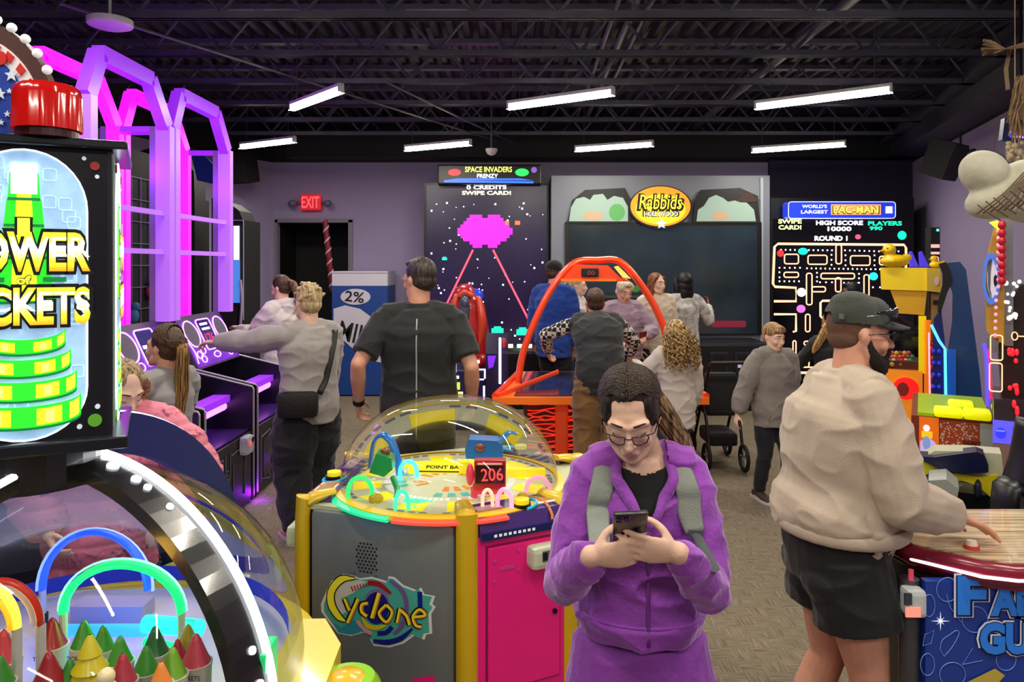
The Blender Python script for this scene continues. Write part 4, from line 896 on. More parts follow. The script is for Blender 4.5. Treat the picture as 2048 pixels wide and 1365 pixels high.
# cones standing on ticket cups (individual things inside the dome)
cones = [(105, 1290, 1.93, 'red', 1.35, 'red cone on a tall ticket cup beside the green hoop'), (168, 1290, 1.90, 'green', 1.2, 'dark green cone, back left of the cone cluster'), (206, 1297, 1.88, 'green', 1.1, 'dark green cone in the middle of the back row'), (240, 1322, 1.80, 'green', 1.15, 'bright green cone right of the middle'),
         (310, 1305, 1.85, 'dkgreen', 1.25, 'deep green cone below the teal tube'), (376, 1300, 1.84, 'yellowc', 1.2, 'yellow-green cone left of the black arch'), (392, 1325, 1.76, 'redc', 1.3, 'rosy red cone touching the black arch'), (292, 1342, 1.70, 'green', 1.1, 'small green cone near the front edge'),
         (180, 1365, 1.62, 'yellow', 1.5, 'yellow stepped tree cone at the bottom edge'), (98, 1365, 1.60, 'red', 1.3, 'red cone bottom left, beside the white posts'), (245, 1362, 1.62, 'redc', 1.15, 'rosy cone right of the yellow tree'), (345, 1350, 1.68, 'lime', 1.2, 'lime cone at the foot of the arch'),
         (140, 1366, 1.62, 'green', 1.0, 'green cone left of the yellow tree'), (322, 1368, 1.6, 'orange', .9, 'orange cone at the bottom edge under the arch'), (355, 1318, 1.8, 'red', .9, 'dark red cone behind the lime one'), (8, 1320, 1.66, 'redc', 1.3, 'large pink-red cone under the yellow hoop'), (0, 1366, 1.56, 'green', 1.1, 'green cone in the bottom left corner'), (212, 1372, 1.55, 'cream', .7, 'small cream ball cone at the bottom edge')]
cc = {'red': 'a01828', 'green': '3a8a28', 'dkgreen': '1c5c28', 'yellowc': 'b8b028', 'redc': 'c03848', 'yellow': 'e0cc20', 'lime': '6a9c20', 'orange': 'e88838', 'cream': 'e0d0a0'}
m_cup = mat('cup_white', 'c8c0b0', rough=.4)
for px, py, d, col, s, lab in cones:
    base = W(px, py, d); zt = base.z
    t2 = Th('ticket_cone', lab, 'cone', V((base.x, base.y, .726)), group='cones on ticket cups under the near dome'); cm = mat('cone_'+col, cc[col], rough=.35, coat=.2)
    hgt = .052*s; r0 = .026*s
    b = t2.mb(cm)
    if col == 'yellow': prof = [(r0*1.1, 0), (r0*.75, hgt*.35), (r0*.95, hgt*.38), (r0*.5, hgt*.75), (r0*.62, hgt*.78), (r0*.2, hgt*1.25), (.003, hgt*1.33)]
    elif col == 'cream': prof = [(r0*math.sin(R(a)), r0-r0*math.cos(R(a))) for a in range(0, 181, 20)]
    else: prof = [(r0, 0), (r0*.93, .004), (r0*.35, hgt*.78), (r0*.2, hgt*.95), (.002, hgt)]
    b.lathe(prof, n=20, M=T(base)); t2.part(b, 'cone', smooth='auto')
    b = t2.mb(m_cup); b.lathe([(r0*.9, .727), (r0*1.05, zt-.012), (r0*1.12, zt), (0, zt)], n=20, M=T(base.x, base.y, 0)); cup = t2.part(b, 'cup', smooth='auto')
    if zt > .75:
        b = t2.mb(m_ink); b.text('TICKETS', frame(V((base.x, base.y-r0*1.12, zt-.018)), (1, 0, 0), (0, 0, 1)), h=.011, w=r0*1.5, off=.01); t2.part(b, 'cup_lettering', parent=cup)
# ------------------------------------------------------------ spinning-light dome game (centre)
Cc = V((-.272, 3.25, 0)); Rc, Hc, zc = .475, .37, .90
t = Th('dome_game', 'grey, yellow and pink arcade game with a clear dome, mid floor', 'arcade machine', Cc)
A_, B_, C_, D_, E_, F_ = V((-.85, 2.97)), V((-.165, 2.745)), V((.235, 2.95)), V((.33, 3.62)), V((-.15, 3.93)), V((-.80, 3.66))
hexp = [A_, B_, C_, D_, E_, F_]
m_gry = mat('cyclone_grey', '74787a', rough=.32, coat=.2, bump=.04, bscale=300); m_pnk = mat('cyclone_pink', 'f01880', rough=.4, bump=.15, bscale=500, emit=.06); m_cy = mat('cyclone_yellow', 'dcb414', rough=.35, coat=.2)
b = t.mb(m_dark); b.prism([Cc.xy+(p-Cc.xy)*.97 for p in hexp], .84, z0=.03); t.part(b, 'inner_cabinet')
def side(p, q, kind):
    """one upright side of the cabinet from p to q"""
    L_ = (q-p).length; M = frame((p.x, p.y, 0), (q-p).to_3d(), (0, 0, 1))
    if kind == 'grey':
        b = t.mb(m_gry, M); b.box2((.055, .03, -.03), (L_-.05, .875, .012), bev=.02); pn = t.part(b, 'grey_side_panel', smooth='auto')
        b = t.mb(mat('vent_hole', '1c1f22', rough=.8), M); cx, cy = L_*.42, .715
        for j in range(9):
            for i in range(6):
                if j in (0, 8) and i in (0, 5): continue
                b.flat([(cx+(i-2.5+(j % 2)*.5)*.0155+.0055*math.cos(k*PI/3), cy+(j-4)*.0135+.0055*math.sin(k*PI/3)) for k in range(6)], z=.0125)
        t.part(b, 'speaker_vent', parent=pn)
        for i, j in ((-1, -1), (1, -1), (-1, 1), (1, 1)):
            b = t.mb(mat('screw', 'b8b8b8', rough=.3, metal=.8), M); b.cyl((cx+i*.047, cy+j*.062, .011), (cx+i*.047, cy+j*.062, .016), .005, n=10); t.part(b, 'screw', parent=pn)
        return M, L_, pn
    b = t.mb(m_pnk, M); b.box2((.03, .2, -.03), (L_-.01, .83, .012), bev=.006); b.box2((.03, .03, -.035), (L_*.78, .2, .0), bev=.004); dr = t.part(b, 'pink_cabinet_front')
    b = t.mb(m_pnk, M); b.box2((.075, .245, .012), (L_-.065, .79, .024), bev=.005); dd = t.part(b, 'pink_door', parent=dr)
    b = t.mb(mat('pink_shadowline', '8c1050', rough=.5), M); b.box2((.068, .238, .0), (L_-.058, .797, .0135)); b.use(mat('lock_dark', '302028', rough=.3, metal=.6)); b.cyl((L_-.09, .5, .012), (L_-.09, .5, .032), .01, n=12); b.cyl((L_*.7, .12, .0), (L_*.7, .12, .012), .012, n=12); t.part(b, 'lock', parent=dr)
    b = t.mb(mat('pink_bolt', 'd0409a', rough=.3), M)
    for x, y in ((.1, .74), (.2, .765), (.1, .665), (.2, .69)): b.cyl((x, y, .02), (x, y, .03), .006, n=8)
    b.box2((.12, .70, .02), (.18, .712, .028)); t.part(b, 'bolts', parent=dr)
    b = t.mb(mat('reader_pale', 'd4dcc0', rough=.3), M); b.box((L_-.13, .735, .045), (.17, .085, .07), bev=.02); rd = t.part(b, 'card_reader')
    b = t.mb(mat('reader_screen2', '6c7c70', rough=.15), M); b.box((L_-.13, .745, .081), (.09, .04, .004)); b.use(m_black); b.box((L_-.165, .745, .083), (.02, .03, .003)); t.part(b, 'reader_screen', parent=rd)
    return M, L_, dr
Mg, Lg, pg = side(A_, B_, 'grey'); side(B_, C_, 'pink'); side(C_, D_, 'grey'); side(D_, E_, 'pink'); side(E_, F_, 'grey'); side(F_, A_, 'pink')
for p in hexp:
    b = t.mb(m_cy); q = Cc.xy+(p-Cc.xy)*.985; u = (p-Cc.xy).normalized(); M = frame((q.x, q.y, 0), V((-u.y, u.x, 0)), (0, 0, 1)) 
    b = t.mb(m_cy, M); b.sweep([(0, .02, 0), (0, .84, 0), (0, .895, -.015), (0, .915, -.07), (0, .925, -.13)], [(.042, .03)]*3+[(.040, .02), (.03, .012)], n=12, side=(1, 0, 0), sub=2); po = t.part(b, 'yellow_corner_post', smooth='auto')
    b = t.mb(m_ink, M); b.box((0.0, .9235, -.085), (.018, .010, .07)); t.part(b, 'black_stripe', parent=po)
b = t.mb(mat('cyclone_deck', 'bfc39a', rough=.4)); b.prism([Cc.xy+(p-Cc.xy)*.98 for p in hexp], .02, z0=.87); dk = t.part(b, 'deck')
b = t.mb(mat('ring_yellow', 'f0c020', rough=.3, emit=.15)); b.lathe([(Rc-.01, .885), (Rc+.022, .885), (Rc+.026, .905), (Rc-.01, .912)], n=64, M=T(Cc)); rg = t.part(b, 'yellow_ring', smooth='auto')
b = t.mb(lit('ring_red', 'f04838', .8)); b.lathe([(Rc+.024, .884), (Rc+.05, .886), (Rc+.05, .896), (Rc+.024, .9)], n=40, M=T(Cc), a0=R(-110), a1=R(-60)); b.use(lit('ring_green', '20d890', .8)); b.lathe([(Rc+.024, .884), (Rc+.05, .886), (Rc+.05, .896), (Rc+.024, .9)], n=40, M=T(Cc), a0=R(-180), a1=R(-112)); t.part(b, 'glow_ring')
# playfield with rings of light segments
b = t.mb(mat('pf_cream', 'd8d6b0', rough=.35, emit=.10)); b.cyl(Cc+V((0, 0, .893)), Cc+V((0, 0, .903)), Rc-.005, n=64); pf2 = t.part(b, 'playfield')
r_ = random.Random(11)
b = t.mb(mat('seg_yellow', 'f0d818', rough=.3, emit=.5)); z = .9045
def ringseg(b, r0, r1, a0, a1, z): b.add([Cc+V((r*math.cos(R(a)), r*math.sin(R(a)), z)) for r, a in ((r0, a0), (r1, a0), (r1, a1), (r0, a1))], [(0, 1, 2, 3)])
for k in range(12): ringseg(b, .30, .42, k*30+3, k*30+20, z)
b.use(mat('seg_grey', '7c7c84', rough=.4))
for k in range(60):
    if r_.random() < .7: ringseg(b, .43, .45, k*6+1, k*6+5, z)
b.use(mat('seg_white', 'f0f0e8', rough=.3, emit=.3))
for k in range(72): 
    if r_.random() < .75: ringseg(b, .255, .285, k*5+.7, k*5+4.2, z)
    if r_.random() < .4: ringseg(b, .33, .345, k*5+.7, k*5+4.2, z+.001)
b.use(mat('seg_teal', '58c0a8', rough=.3, emit=.2))
for k in range(24):
    if r_.random() < .6: ringseg(b, .19, .235, k*15+2, k*15+11, z)
b.use(mat('seg_orange', 'e89030', rough=.3, emit=.2))
for k in range(18): 
    if r_.random() < .5: ringseg(b, .10, .16, k*20+2, k*20+13, z)
b.use(m_ink); ringseg(b, .285, .292, 60, 130, z+.001); t.part(b, 'light_segments', parent=pf2)
b = t.mb(mat('seg_yellow')); M = frame(Cc+V((-.02, .12, .915)), (1, -.05, 0), (0, .6, .5)); b.M = b.M @ M; b.box((0, 0, 0), (.36, .085, .006)); pt = t.part(b, 'yellow_plate', parent=pf2)
b = t.mb(m_ink, M); b.text('POINT BANK', T(0, .012, 0), h=.018, w=.2, off=.03, z=.005); b.box((-.0, -.012, .004), (.26, .006, .002)); t.part(b, 'plate_lettering', parent=pf2)
# dome
b = t.mb(glassmat('dome_acrylic')); b.lathe([((Rc)*math.cos(R(a))**.85 if a < 90 else 0, .90+Hc*math.sin(R(a))) for a in range(0, 91, 5)], n=80, M=T(Cc)); t.part(b, 'clear_dome', smooth=True)
b = t.mb(mat('rim_violet', '8050d8', rough=.2, emit=.3)); 
# toys inside
def hp(cx, cy, rx, ry, d0, d1, mt, w, name, lab=None, legs=True, a0=0, a1=180):
    P = [W(cx+rx*math.cos(R(a1+(a0-a1)*k/16)), cy-ry*math.sin(R(a1+(a0-a1)*k/16)), d0+(d1-d0)*k/16) for k in range(17)]
    if legs: P = [V((P[0].x, P[0].y, .905))]+P+[V((P[-1].x, P[-1].y, .905))]
    b = t.mb(mt); b.sweep(P, w, n=10); t.part(b, name, smooth='auto', label=lab, parent=pf2)
hp(720, 985, 24, 30, 2.98, 2.98, lit('lh_green', '30e070', 1.1), .009, 'small_hoop', 'lit green hoop at the left of the dome')
hp(804, 1010, 13, 28, 2.86, 2.86, lit('lh_mint', '40f0a0', 1.3), .008, 'small_hoop', 'mint green hoop at the front')
hp(817, 948, 17, 25, 3.25, 3.3, lit('lh_cyan', '50e0f0', 1.2), .010, 'small_hoop', 'cyan hoop beside the green housing')
hp(1076, 985, 24, 30, 3.05, 3.1, lit('lh_pink', 'f898b8', .9), .009, 'small_hoop', 'pale pink hoop at the right')
hp(975, 1000, 10, 20, 2.86, 2.86, lit('lh_cream', 'f0d0b0', .9), .007, 'small_hoop', 'cream hoop under the red display')
hp(1009, 1005, 14, 26, 2.86, 2.86, lit('lh_pink2', 'ffa8c8', .9), .009, 'small_hoop', 'pink hoop right of the cream one')
b = t.mb(mat('blue_rail', '2080e0', rough=.25, coat=.4)); b.sweep([W(740, 935, 3.35), W(748, 885, 3.35), W(765, 870, 3.33), W(783, 885, 3.3), W(795, 920, 3.28), W(800, 950, 3.28)], [(.010, .018)]*6, n=10, sub=4); t.part(b, 'blue_chute', smooth='auto', parent=pf2)
b = t.mb(mat('green_rail', '109850', rough=.3, coat=.4)); b.sweep([W(785, 955, 3.1), W(795, 985, 3.05), W(785, 1010, 2.98)], .012, n=10, sub=4); b.use(lit('lh_mint')); b.sweep([W(810, 1002, 2.9), W(845, 1003, 2.95), W(875, 1012, 2.95), W(850, 1020, 2.9), W(826, 1018, 2.88)], .009, n=8, sub=4); t.part(b, 'green_rail', smooth='auto', parent=pf2)
def housing(poly, d, th, mt, name, lab): 
    b = t.mb(mt); pl(b, poly, d, th); return t.part(b, name, parent=pf2, label=lab)
housing([(752, 908), (783, 918), (785, 940), (768, 955), (738, 946)], 3.12, .09, mat('green_rail'), 'green_housing', None)
b = t.mb(mat('amber_button', '8a4418', rough=.2, coat=.8)); b.ell(W(771, 904, 3.17), (.022, .02, .018)); t.part(b, 'amber_button', smooth=True, parent=pf2)
b = t.mb(mat('blue_house', '1c78c0', rough=.3, coat=.3)); pl(b, [(938, 880), (996, 883), (1005, 893), (1006, 915), (996, 922), (932, 918), (930, 900)], 3.22, .10); bh = t.part(b, 'blue_housing', parent=pf2)
b = t.mb(mat('blue_house')); b.sweep([W(992, 890, 3.24), W(1005, 878, 3.26), W(1018, 865, 3.28), W(1032, 868, 3.3)], [(.008, .02)]*4, n=8, sub=3); b.cyl((W(965, 918, 3.27)), V((W(965, 918, 3.27).x, 3.27, .9)), .03, n=12); t.part(b, 'blue_arm', parent=bh, smooth='auto')
b = t.mb(mat('amber_button')); b.ell(W(960, 896, 3.215), (.022, .012, .018)); t.part(b, 'amber_button', parent=bh, smooth=True)
b = t.mb(mat('red_house', 'c01828', rough=.3, coat=.3)); d = 2.99; b.box2(W(948, 922, d), W(1012, 972, d+.06)+V((0, .0, 0)), bev=.008); b.use(mat('red_house2', 'f04058', rough=.3, emit=.15)); b.ell(W(940, 950, d+.02), (.017, .03, .045)); b.box2(W(945, 972, d+.01), (W(1008, 985, d+.04))); b.cyl(W(948, 975, d+.02), (W(948, 975, d).x, d+.02, .905), .014, n=10); rh = t.part(b, 'red_housing', parent=pf2, smooth='auto')
b = t.mb(mat('display_maroon', '30060a', rough=.2)); b.box2(W(951, 932, d-.004), W(1009, 967, d)); t.part(b, 'display_window', parent=rh)
b = t.mb(lit('digit_hot', 'ff3030', 3.2)); b.text('206', frame(W(984, 950, d-.007), (1, 0, .05), (0, 0, 1)), h=.050, w=.088, off=.0); b.use(lit('tiny_tan', 'd0a080', .6)); b.box2(W(955, 927, d-.003), W(1004, 930, d)); t.part(b, 'display_digits', parent=rh)
b = t.mb(mat('seg_yellow')); b.box2(W(918, 925, 3.32), W(940, 942, 3.36)); b.box2((W(1013, 940, 3.3)), W(1090, 958, 3.34)); t.part(b, 'yellow_block', parent=pf2)
b = t.mb(mat('yel_cap', 'e8c010', rough=.3)); b.ell(W(752, 998, 2.96), (.03, .03, .02)); b.ell(W(1046, 998, 2.99), (.028, .028, .025)); t.part(b, 'yellow_cap', parent=pf2, smooth=True)
# control decks above pink doors
for p, q in ((B_, C_), (D_, E_), (F_, A_)):
    L_ = (q-p).length; M = frame((p.x, p.y, 0), (q-p).to_3d(), (0, 0, 1))
    b = t.mb(mat('console_violet2', '46287c', rough=.25, coat=.4), M); b.prism([(.03, .82), (.0, .9), (-.12, .915), (-.12, .82)], L_-.07, M=Matrix(((0, 0, 1, .045), (0, 1, 0, 0), (1, 0, 0, 0), (0, 0, 0, 1)))); 
    cp = t.part(b, 'control_deck')
    b = t.mb(mat('console_navy', '142060', rough=.3), M); b.box2((.05, .826, .022), (L_-.05, .85, .034)); t.part(b, 'deck_lip', parent=cp)
    b = t.mb(mat('paper_pink', 'd8a8b0', rough=.5), M); b.box((L_*.25, .913, -.06), (L_*.24, .006, .05)); b.use(mat('paper_brown', 'a87848', rough=.5)); b.box((L_*.82, .914, -.06), (L_*.2, .006, .06)); b.use(mat('seg_white')); b.box((L_*.82, .912, -.06), (L_*.25, .006, .075)); t.part(b, 'instruction_card', parent=cp)
    b = t.mb(mat('seg_yellow'), M); b.cyl((L_*.55, .91, -.04), (L_*.55, .935, -.04), .03, n=20); b.use(m_ink); b.cyl((L_*.55, .905, -.04), (L_*.55, .918, -.04), .038, n=20); t.part(b, 'button', parent=cp)
    b = t.mb(mat('swirl_cyan', '30b8d8', rough=.3, emit=.2), M); b.sweep([(L_*.58, .916, -.10), (L_*.68, .916, -.08), (L_*.70, .916, -.04), (L_*.64, .910, -.01), (L_*.56, .905, .0)], .006, n=6, sub=3); b.use(mat('swirl_orange', 'e08838', rough=.3)); b.sweep([(L_*.7, .916, -.1), (L_*.76, .914, -.03), (L_*.78, .88, .015), (L_*.77, .86, .03)], .006, n=6, sub=3); b.use(mat('seg_white')); 
    for k in range(9): b.box((L_*(.22+k*.045), .838, .036), (L_*.026, .010, .001))
    t.part(b, 'swirl_artwork', parent=cp)
# logo on the grey panel: local frame x along, y up ; photo px -> local by intersecting the panel plane
N_ = V((Mg[0][2], Mg[1][2], 0)); o0 = V((A_.x, A_.y, 0)); inv = Mg.inverted()
def onp(px, py, off):
    r = V(((px-CX)/F, 1, -(py-HY)/F)); o = V((0, 0, CH)); k = (o0+N_*(.0125)-o).dot(N_)/r.dot(N_); p = inv @ (o+r*k); return (p.x, p.y, p.z+off)
def lg(b, pts, off): 
    P = [onp(x, y, off) for x, y in pts]; b.add(P, [tuple(range(len(P)))])
def S(x, y): return (620+x*280/1442, 1100+y*265/1365)   # zoomed-crop coordinates
def strokepoly(pts, w, sub=5):
    P = [V((x, y, 0)) for x, y in pts]; w_ = w if isinstance(w, list) else [w]*len(pts); P2 = catmull(P, sub); ww = [q[0] for q in lerpn([(q,) for q in w_], sub)]
    L, Rr_ = [], []
    for i, p in enumerate(P2):
        tt = (P2[min(i+1, len(P2)-1)]-P2[max(0, i-1)]).normalized(); nn = V((-tt.y, tt.x, 0)); L.append(p+nn*ww[i]); Rr_.append(p-nn*ww[i])
    return L, Rr_
def stroke(b, pts, w, off, sub=5):
    L, Q = strokepoly(pts, w, sub); n = len(L); P = [onp(*S(p.x, p.y), off) for p in L+Q]
    b.add(P, [(i, i+1, n+i+1, n+i) for i in range(n-1)])
outline_ = [(170, 450), (230, 330), (350, 255), (460, 275), (520, 300), (640, 285), (790, 330), (810, 280), (870, 290), (960, 370), (1090, 420), (1140, 395), (1170, 460), (1280, 480), (1250, 560), (1285, 590), (1240, 660), (1250, 860), (1190, 870), (1170, 925), (1070, 880), (960, 960), (820, 1000), (660, 985), (620, 920), (640, 880), (560, 850), (430, 885), (300, 860), (200, 740), (130, 640), (125, 560)]
def sc_poly(pts, cx, cy, k): return [(cx+(x-cx)*k, cy+(y-cy)*k) for x, y in pts]
b = t.mb(mat('logo_whitem', 'f0f0ec', rough=.4), Mg); lg(b, [S(*p) for p in sc_poly(outline_, 700, 620, 1.02)], .001); lgo = t.part(b, 'logo_decal', parent=pg)
b = t.mb(mat('lg_teal', '50b8a8', rough=.4), Mg); lg(b, [S(*p) for p in sc_poly(outline_, 700, 620, .965)], .002)
b.use(mat('lg_cream', 'ddd8c8', rough=.4)); lg(b, [S(*p) for p in [(200, 440), (300, 330), (500, 310), (600, 330), (440, 450), (330, 500), (380, 640), (300, 680), (220, 560)]], .003)
b.use(mat('lg_aqua', '3098b0', rough=.4)); lg(b, [S(*p) for p in [(230, 740), (330, 800), (460, 720), (560, 800), (500, 850), (400, 870), (300, 850)]], .003)
b.use(mat('lg_lilac', '8870b8', rough=.4)); lg(b, [S(*p) for p in ellp(690, 560, 135, 160, 24)], .003); b.use(mat('lg_navy', '18208c', rough=.4)); lg(b, [S(*p) for p in ellp(690, 600, 125, 165, 24)], .004)
stroke(b, [(700, 860), (790, 850), (850, 790)], 24, .004); stroke(b, [(660, 935), (800, 950), (940, 910), (1060, 810)], [18, 28, 26, 12], .004); stroke(b, [(1135, 430), (1140, 600)], 24, .004)
b.use(mat('lg_yel', 'e0cc18', rough=.4)); stroke(b, [(540, 690), (600, 780), (700, 800), (800, 770)], [10, 24, 24, 8], .0045)
b.use(mat('lg_red', 'b01828', rough=.4)); stroke(b, [(600, 335), (720, 355), (840, 450)], [26, 26, 14], .0045)
for k in range(6): stroke(b, [(430+k*30, 375-k*8), (450+k*28, 425-k*10)], 6, .0045, 2)
b.use(mat('lg_mauve', '80589c', rough=.4)); stroke(b, [(830, 310), (960, 430), (1000, 600), (950, 780), (870, 860)], [16, 22, 22, 22, 14], .0045)
b.use(mat('lg_pink', 'e0a0b0', rough=.4)); stroke(b, [(490, 730), (560, 810), (640, 860)], 20, .0045)
b.use(m_ink); W2 = 1.45
letters = [([(470, 290), (330, 300), (230, 420), (230, 560), (300, 680), (370, 730)], [6, 34, 34, 34, 30, 10]), ([(360, 500), (410, 620)], 17), ([(500, 500), (390, 750)], 20), ([(600, 545), (540, 560), (535, 630), (590, 680)], 19), ([(715, 440), (640, 700)], 24), ([(790, 560), (850, 640), (790, 740), (715, 650), (785, 562)], 17), ([(930, 600), (900, 750)], 17), ([(930, 610), (1000, 680), (1030, 770)], 19), ([(1060, 690), (1190, 670), (1130, 610), (1065, 680), (1090, 770), (1150, 790)], 17)]
for p, w in letters: stroke(b, p, [q+11 for q in w] if isinstance(w, list) else w+11, .005)
b.use(mat('lg_orange', 'e88838', rough=.4))
for p, w in letters[1:]: stroke(b, [(x+7, y+3) for x, y in p], w, .0055)
b.use(mat('lg_lemon', 'f0e030', rough=.4, emit=.1))
for i, (p, w) in enumerate(letters): stroke(b, p, w if isinstance(w, list) else w*.6, .006)
t.part(b, 'logo_artwork', parent=lgo)
b = t.mb(m_pnk, Mg); P = [onp(825, 1358, .001), onp(868, 1352, .001), onp(872, 1372, .001), onp(828, 1380, .001)]; b.add(P, [(0, 1, 2, 3)]); t.part(b, 'pink_sticker', parent=pg)

# ------------------------------------------------------------ orange hockey table with arch
m_or = mat('table_orange', 'f04818', rough=.3, coat=.5, emit=.12); m_or2 = mat('table_orange_edge', 'ff7a20', rough=.3, coat=.4, emit=.15)
t = Th('air_hockey_table', 'orange air hockey table with a tall orange arch over the middle', 'air hockey table', (.8, 7.3, 0))
P4 = [(-.17, 6.45), (1.72, 6.45), (1.72, 8.05), (.06, 8.05)]
b = t.mb(m_or2); b.prism(P4, .06, z0=.63); t.part(b, 'table_rim')
b = t.mb(mat('hockey_top', '2c2c40', rough=.12, coat=.6, var=.3, vscale=6)); b.prism([(.02, 6.52), (1.62, 6.52), (1.62, 7.97), (.15, 7.97)], .01, z0=.69); t.part(b, 'playing_surface')
b = t.mb(m_or); b.sweep([(-.15, 6.47, .70), (.09, 8.03, .70)], .03, n=8); b.sweep([(1.7, 6.47, .7), (1.7, 8.03, .7)], .03, n=8); t.part(b, 'side_rail')
b = t.mb(m_or); b.sweep([(-.12, 6.5, .70), (.45, 7.25, .80)], [(.025, .012)]*2, n=8); t.part(b, 'lane_divider')
b = t.mb(glassmat('dome_acrylic')); pts = [(-.14, 6.5, .7), (.05, 7.0, .98), (.3, 7.3, 1.05), (.5, 7.3, .7)]; b.add([V(p) for p in pts], [(0, 1, 2, 3)]); 
b = t.mb(mat('hockey_base', '6a1410', rough=.35, var=.4, vscale=7)); b.box2((.12, 6.75, .12), (1.55, 7.85, .63)); bs = t.part(b, 'base')
b = t.mb(lit('squiggle', 'e83820', .7)); r_ = random.Random(2)
for k in range(16):
    z = .16+k*.029; b.sweep([(.14+j*.08, 6.745, z+r_.uniform(-.02, .02)) for j in range(9)], .006, n=5, sub=3)
t.part(b, 'flame_artwork', parent=bs)
for x, y in ((.44, 6.6), (1.5, 6.6), (.3, 7.9), (1.5, 7.9)):
    b = t.mb(m_or); b.box2((x-.055, y-.07, .14), (x+.055, y+.07, .63), bev=.015); lg_ = t.part(b, 'leg'); b = t.mb(m_dark); b.cyl((x, y, 0), (x, y, .14), .03, n=12); t.part(b, 'foot', parent=lg_)
arcp_ = [W(1036, 762, 7.3), W(1048, 700, 7.3), W(1078, 625, 7.3), W(1112, 565, 7.3), W(1150, 526, 7.3), W(1195, 521, 7.3), W(1240, 524, 7.3), W(1282, 570, 7.3), W(1315, 625, 7.3), W(1338, 690, 7.3), W(1352, 762, 7.3)]
b = t.mb(m_or); b.sweep(arcp_, [(.05, .10)]*11, n=12, side=(0, 0, 1), sub=5) if False else b.sweep(arcp_, [(.035, .09)]*11, n=12, sub=5); ar = t.part(b, 'arch', smooth=True)
b = t.mb(m_or); pl(b, [(1122, 562), (1150, 529), (1216, 531), (1240, 555), (1262, 563), (1232, 563)], 7.2, .16); b.use(m_or2); b.box2(W(1122, 558, 7.19), W(1232, 563, 7.2)); bx = t.part(b, 'score_box', parent=ar)
b = t.mb(m_ink); b.box2(W(1163, 537, 7.17), W(1197, 554, 7.2), bev=.01); t.part(b, 'score_display', parent=bx)
b = t.mb(lit('score_dim', '903030', .5)); b.text('00', frame(W(1182, 546, 7.165), (1, 0, 0), (0, 0, 1)), h=.04, w=.07); t.part(b, 'score_digits', parent=bx)
b = t.mb(lit('amber_panel', 'f0b850', .9)); pl(b, [(1236, 532), (1250, 545), (1262, 558), (1246, 556), (1228, 534)], 7.18, .02); t.part(b, 'amber_light_panel', parent=bx)
# ------------------------------------------------------------ bowling-puck table, near right
def turn(t, px, d, ang):
    pv = V((X(px, d), d, 0)); a = R(ang)
    t.inv = t.inv @ T(pv) @ RZ(-a) @ Matrix.Scale(math.cos(a), 4, (1, 0, 0)) @ T(-pv)
t = Th('puck_bowling_table', 'wood topped table game with red rim and a blue lettered front panel', 'arcade machine', (1.9, 2.5, 0))
zt = .945
top = [(1.275, 2.55), (1.30, 2.40), (1.45, 2.27), (1.52, 2.245), (3.0, 2.245), (3.0, 2.74), (1.40, 2.74), (1.30, 2.68)]
def woodm():
    m = bpy.data.materials.new('lane_wood'); m.use_nodes = True; nt = m.node_tree; b = nt.nodes['Principled BSDF']; b.inputs['Roughness'].default_value = .22; b.inputs['Coat Weight'].default_value = .4
    tc = nt.nodes.new('ShaderNodeTexCoord'); mp = nt.nodes.new('ShaderNodeMapping'); mp.inputs['Scale'].default_value = (3.5, 60, 1); n = nt.nodes.new('ShaderNodeTexNoise'); n.inputs['Scale'].default_value = 1; n.inputs['Detail'].default_value = 4
    cr = nt.nodes.new('ShaderNodeValToRGB'); e = cr.color_ramp.elements; e[0].position = .3; e[1].position = .6; e[0].color = (*lin('8a6c50'), 1); e[1].color = (*lin('d8c4a0'), 1)
    nt.links.new(tc.outputs['Object'], mp.inputs[0]); nt.links.new(mp.outputs[0], n.inputs['Vector']); nt.links.new(n.outputs['Fac'], cr.inputs[0]); nt.links.new(cr.outputs[0], b.inputs['Base Color']); return m
b = t.mb(woodm()); b.prism(top, .03, z0=zt-.03); tt = t.part(b, 'table_top')
m_rim = mat('rim_red', '8c1834', rough=.3, coat=.5)
b = t.mb(m_rim); edge = [(x, y, zt-.038) for x, y in top[:5]]; b.sweep([(1.30, 2.68, zt-.038)]+edge, [(.034, .022)]*6, n=12, side=(0, 0, 1)); t.part(b, 'red_rim', smooth='auto')
b = t.mb(m_rim); b.sweep([(x*1.0+.02, y+.025, zt-.075) for x, y in top[:5]], [(.022, .022)]*5, n=10, side=(0, 0, 1)); t.part(b, 'lower_rim', smooth='auto')
b = t.mb(lit('rim_white', 'f8e8f8', 3.)); b.sweep([(1.262, 2.545, zt-.045), (1.288, 2.385, zt-.045), (1.43, 2.252, zt-.045), (1.52, 2.222, zt-.045), (1.58, 2.222, zt-.045)], .005, n=6); t.part(b, 'light_line', parent=tt)
b = t.mb(m_dark); b.box2((1.30, 2.33, .0), (2.95, 2.66, .86)); cb = t.part(b, 'base_cabinet')
b = t.mb(mat('corner_steel', '57565c', rough=.3, metal=.6)); b.sweep([(1.235+.02, 2.34, .05), (1.235+.02, 2.34, .86)], [(.03, .03)]*2, n=12); t.part(b, 'corner_post', smooth='auto')
m_fb = mat('panel_blue', '1c3c9c', rough=.35, coat=.2, var=.12, vscale=5)
b = t.mb(m_fb); b.box2((1.285, 2.30, .06), (2.95, 2.33, .865)); fp = t.part(b, 'front_panel')
d = 2.298
b = t.mb(mat('doodle_blue', '6c9ce8', rough=.4))
def dl(pts, closed=False, w=.9, sub=3): line(b, pts, d, w, closed, sub, 5)
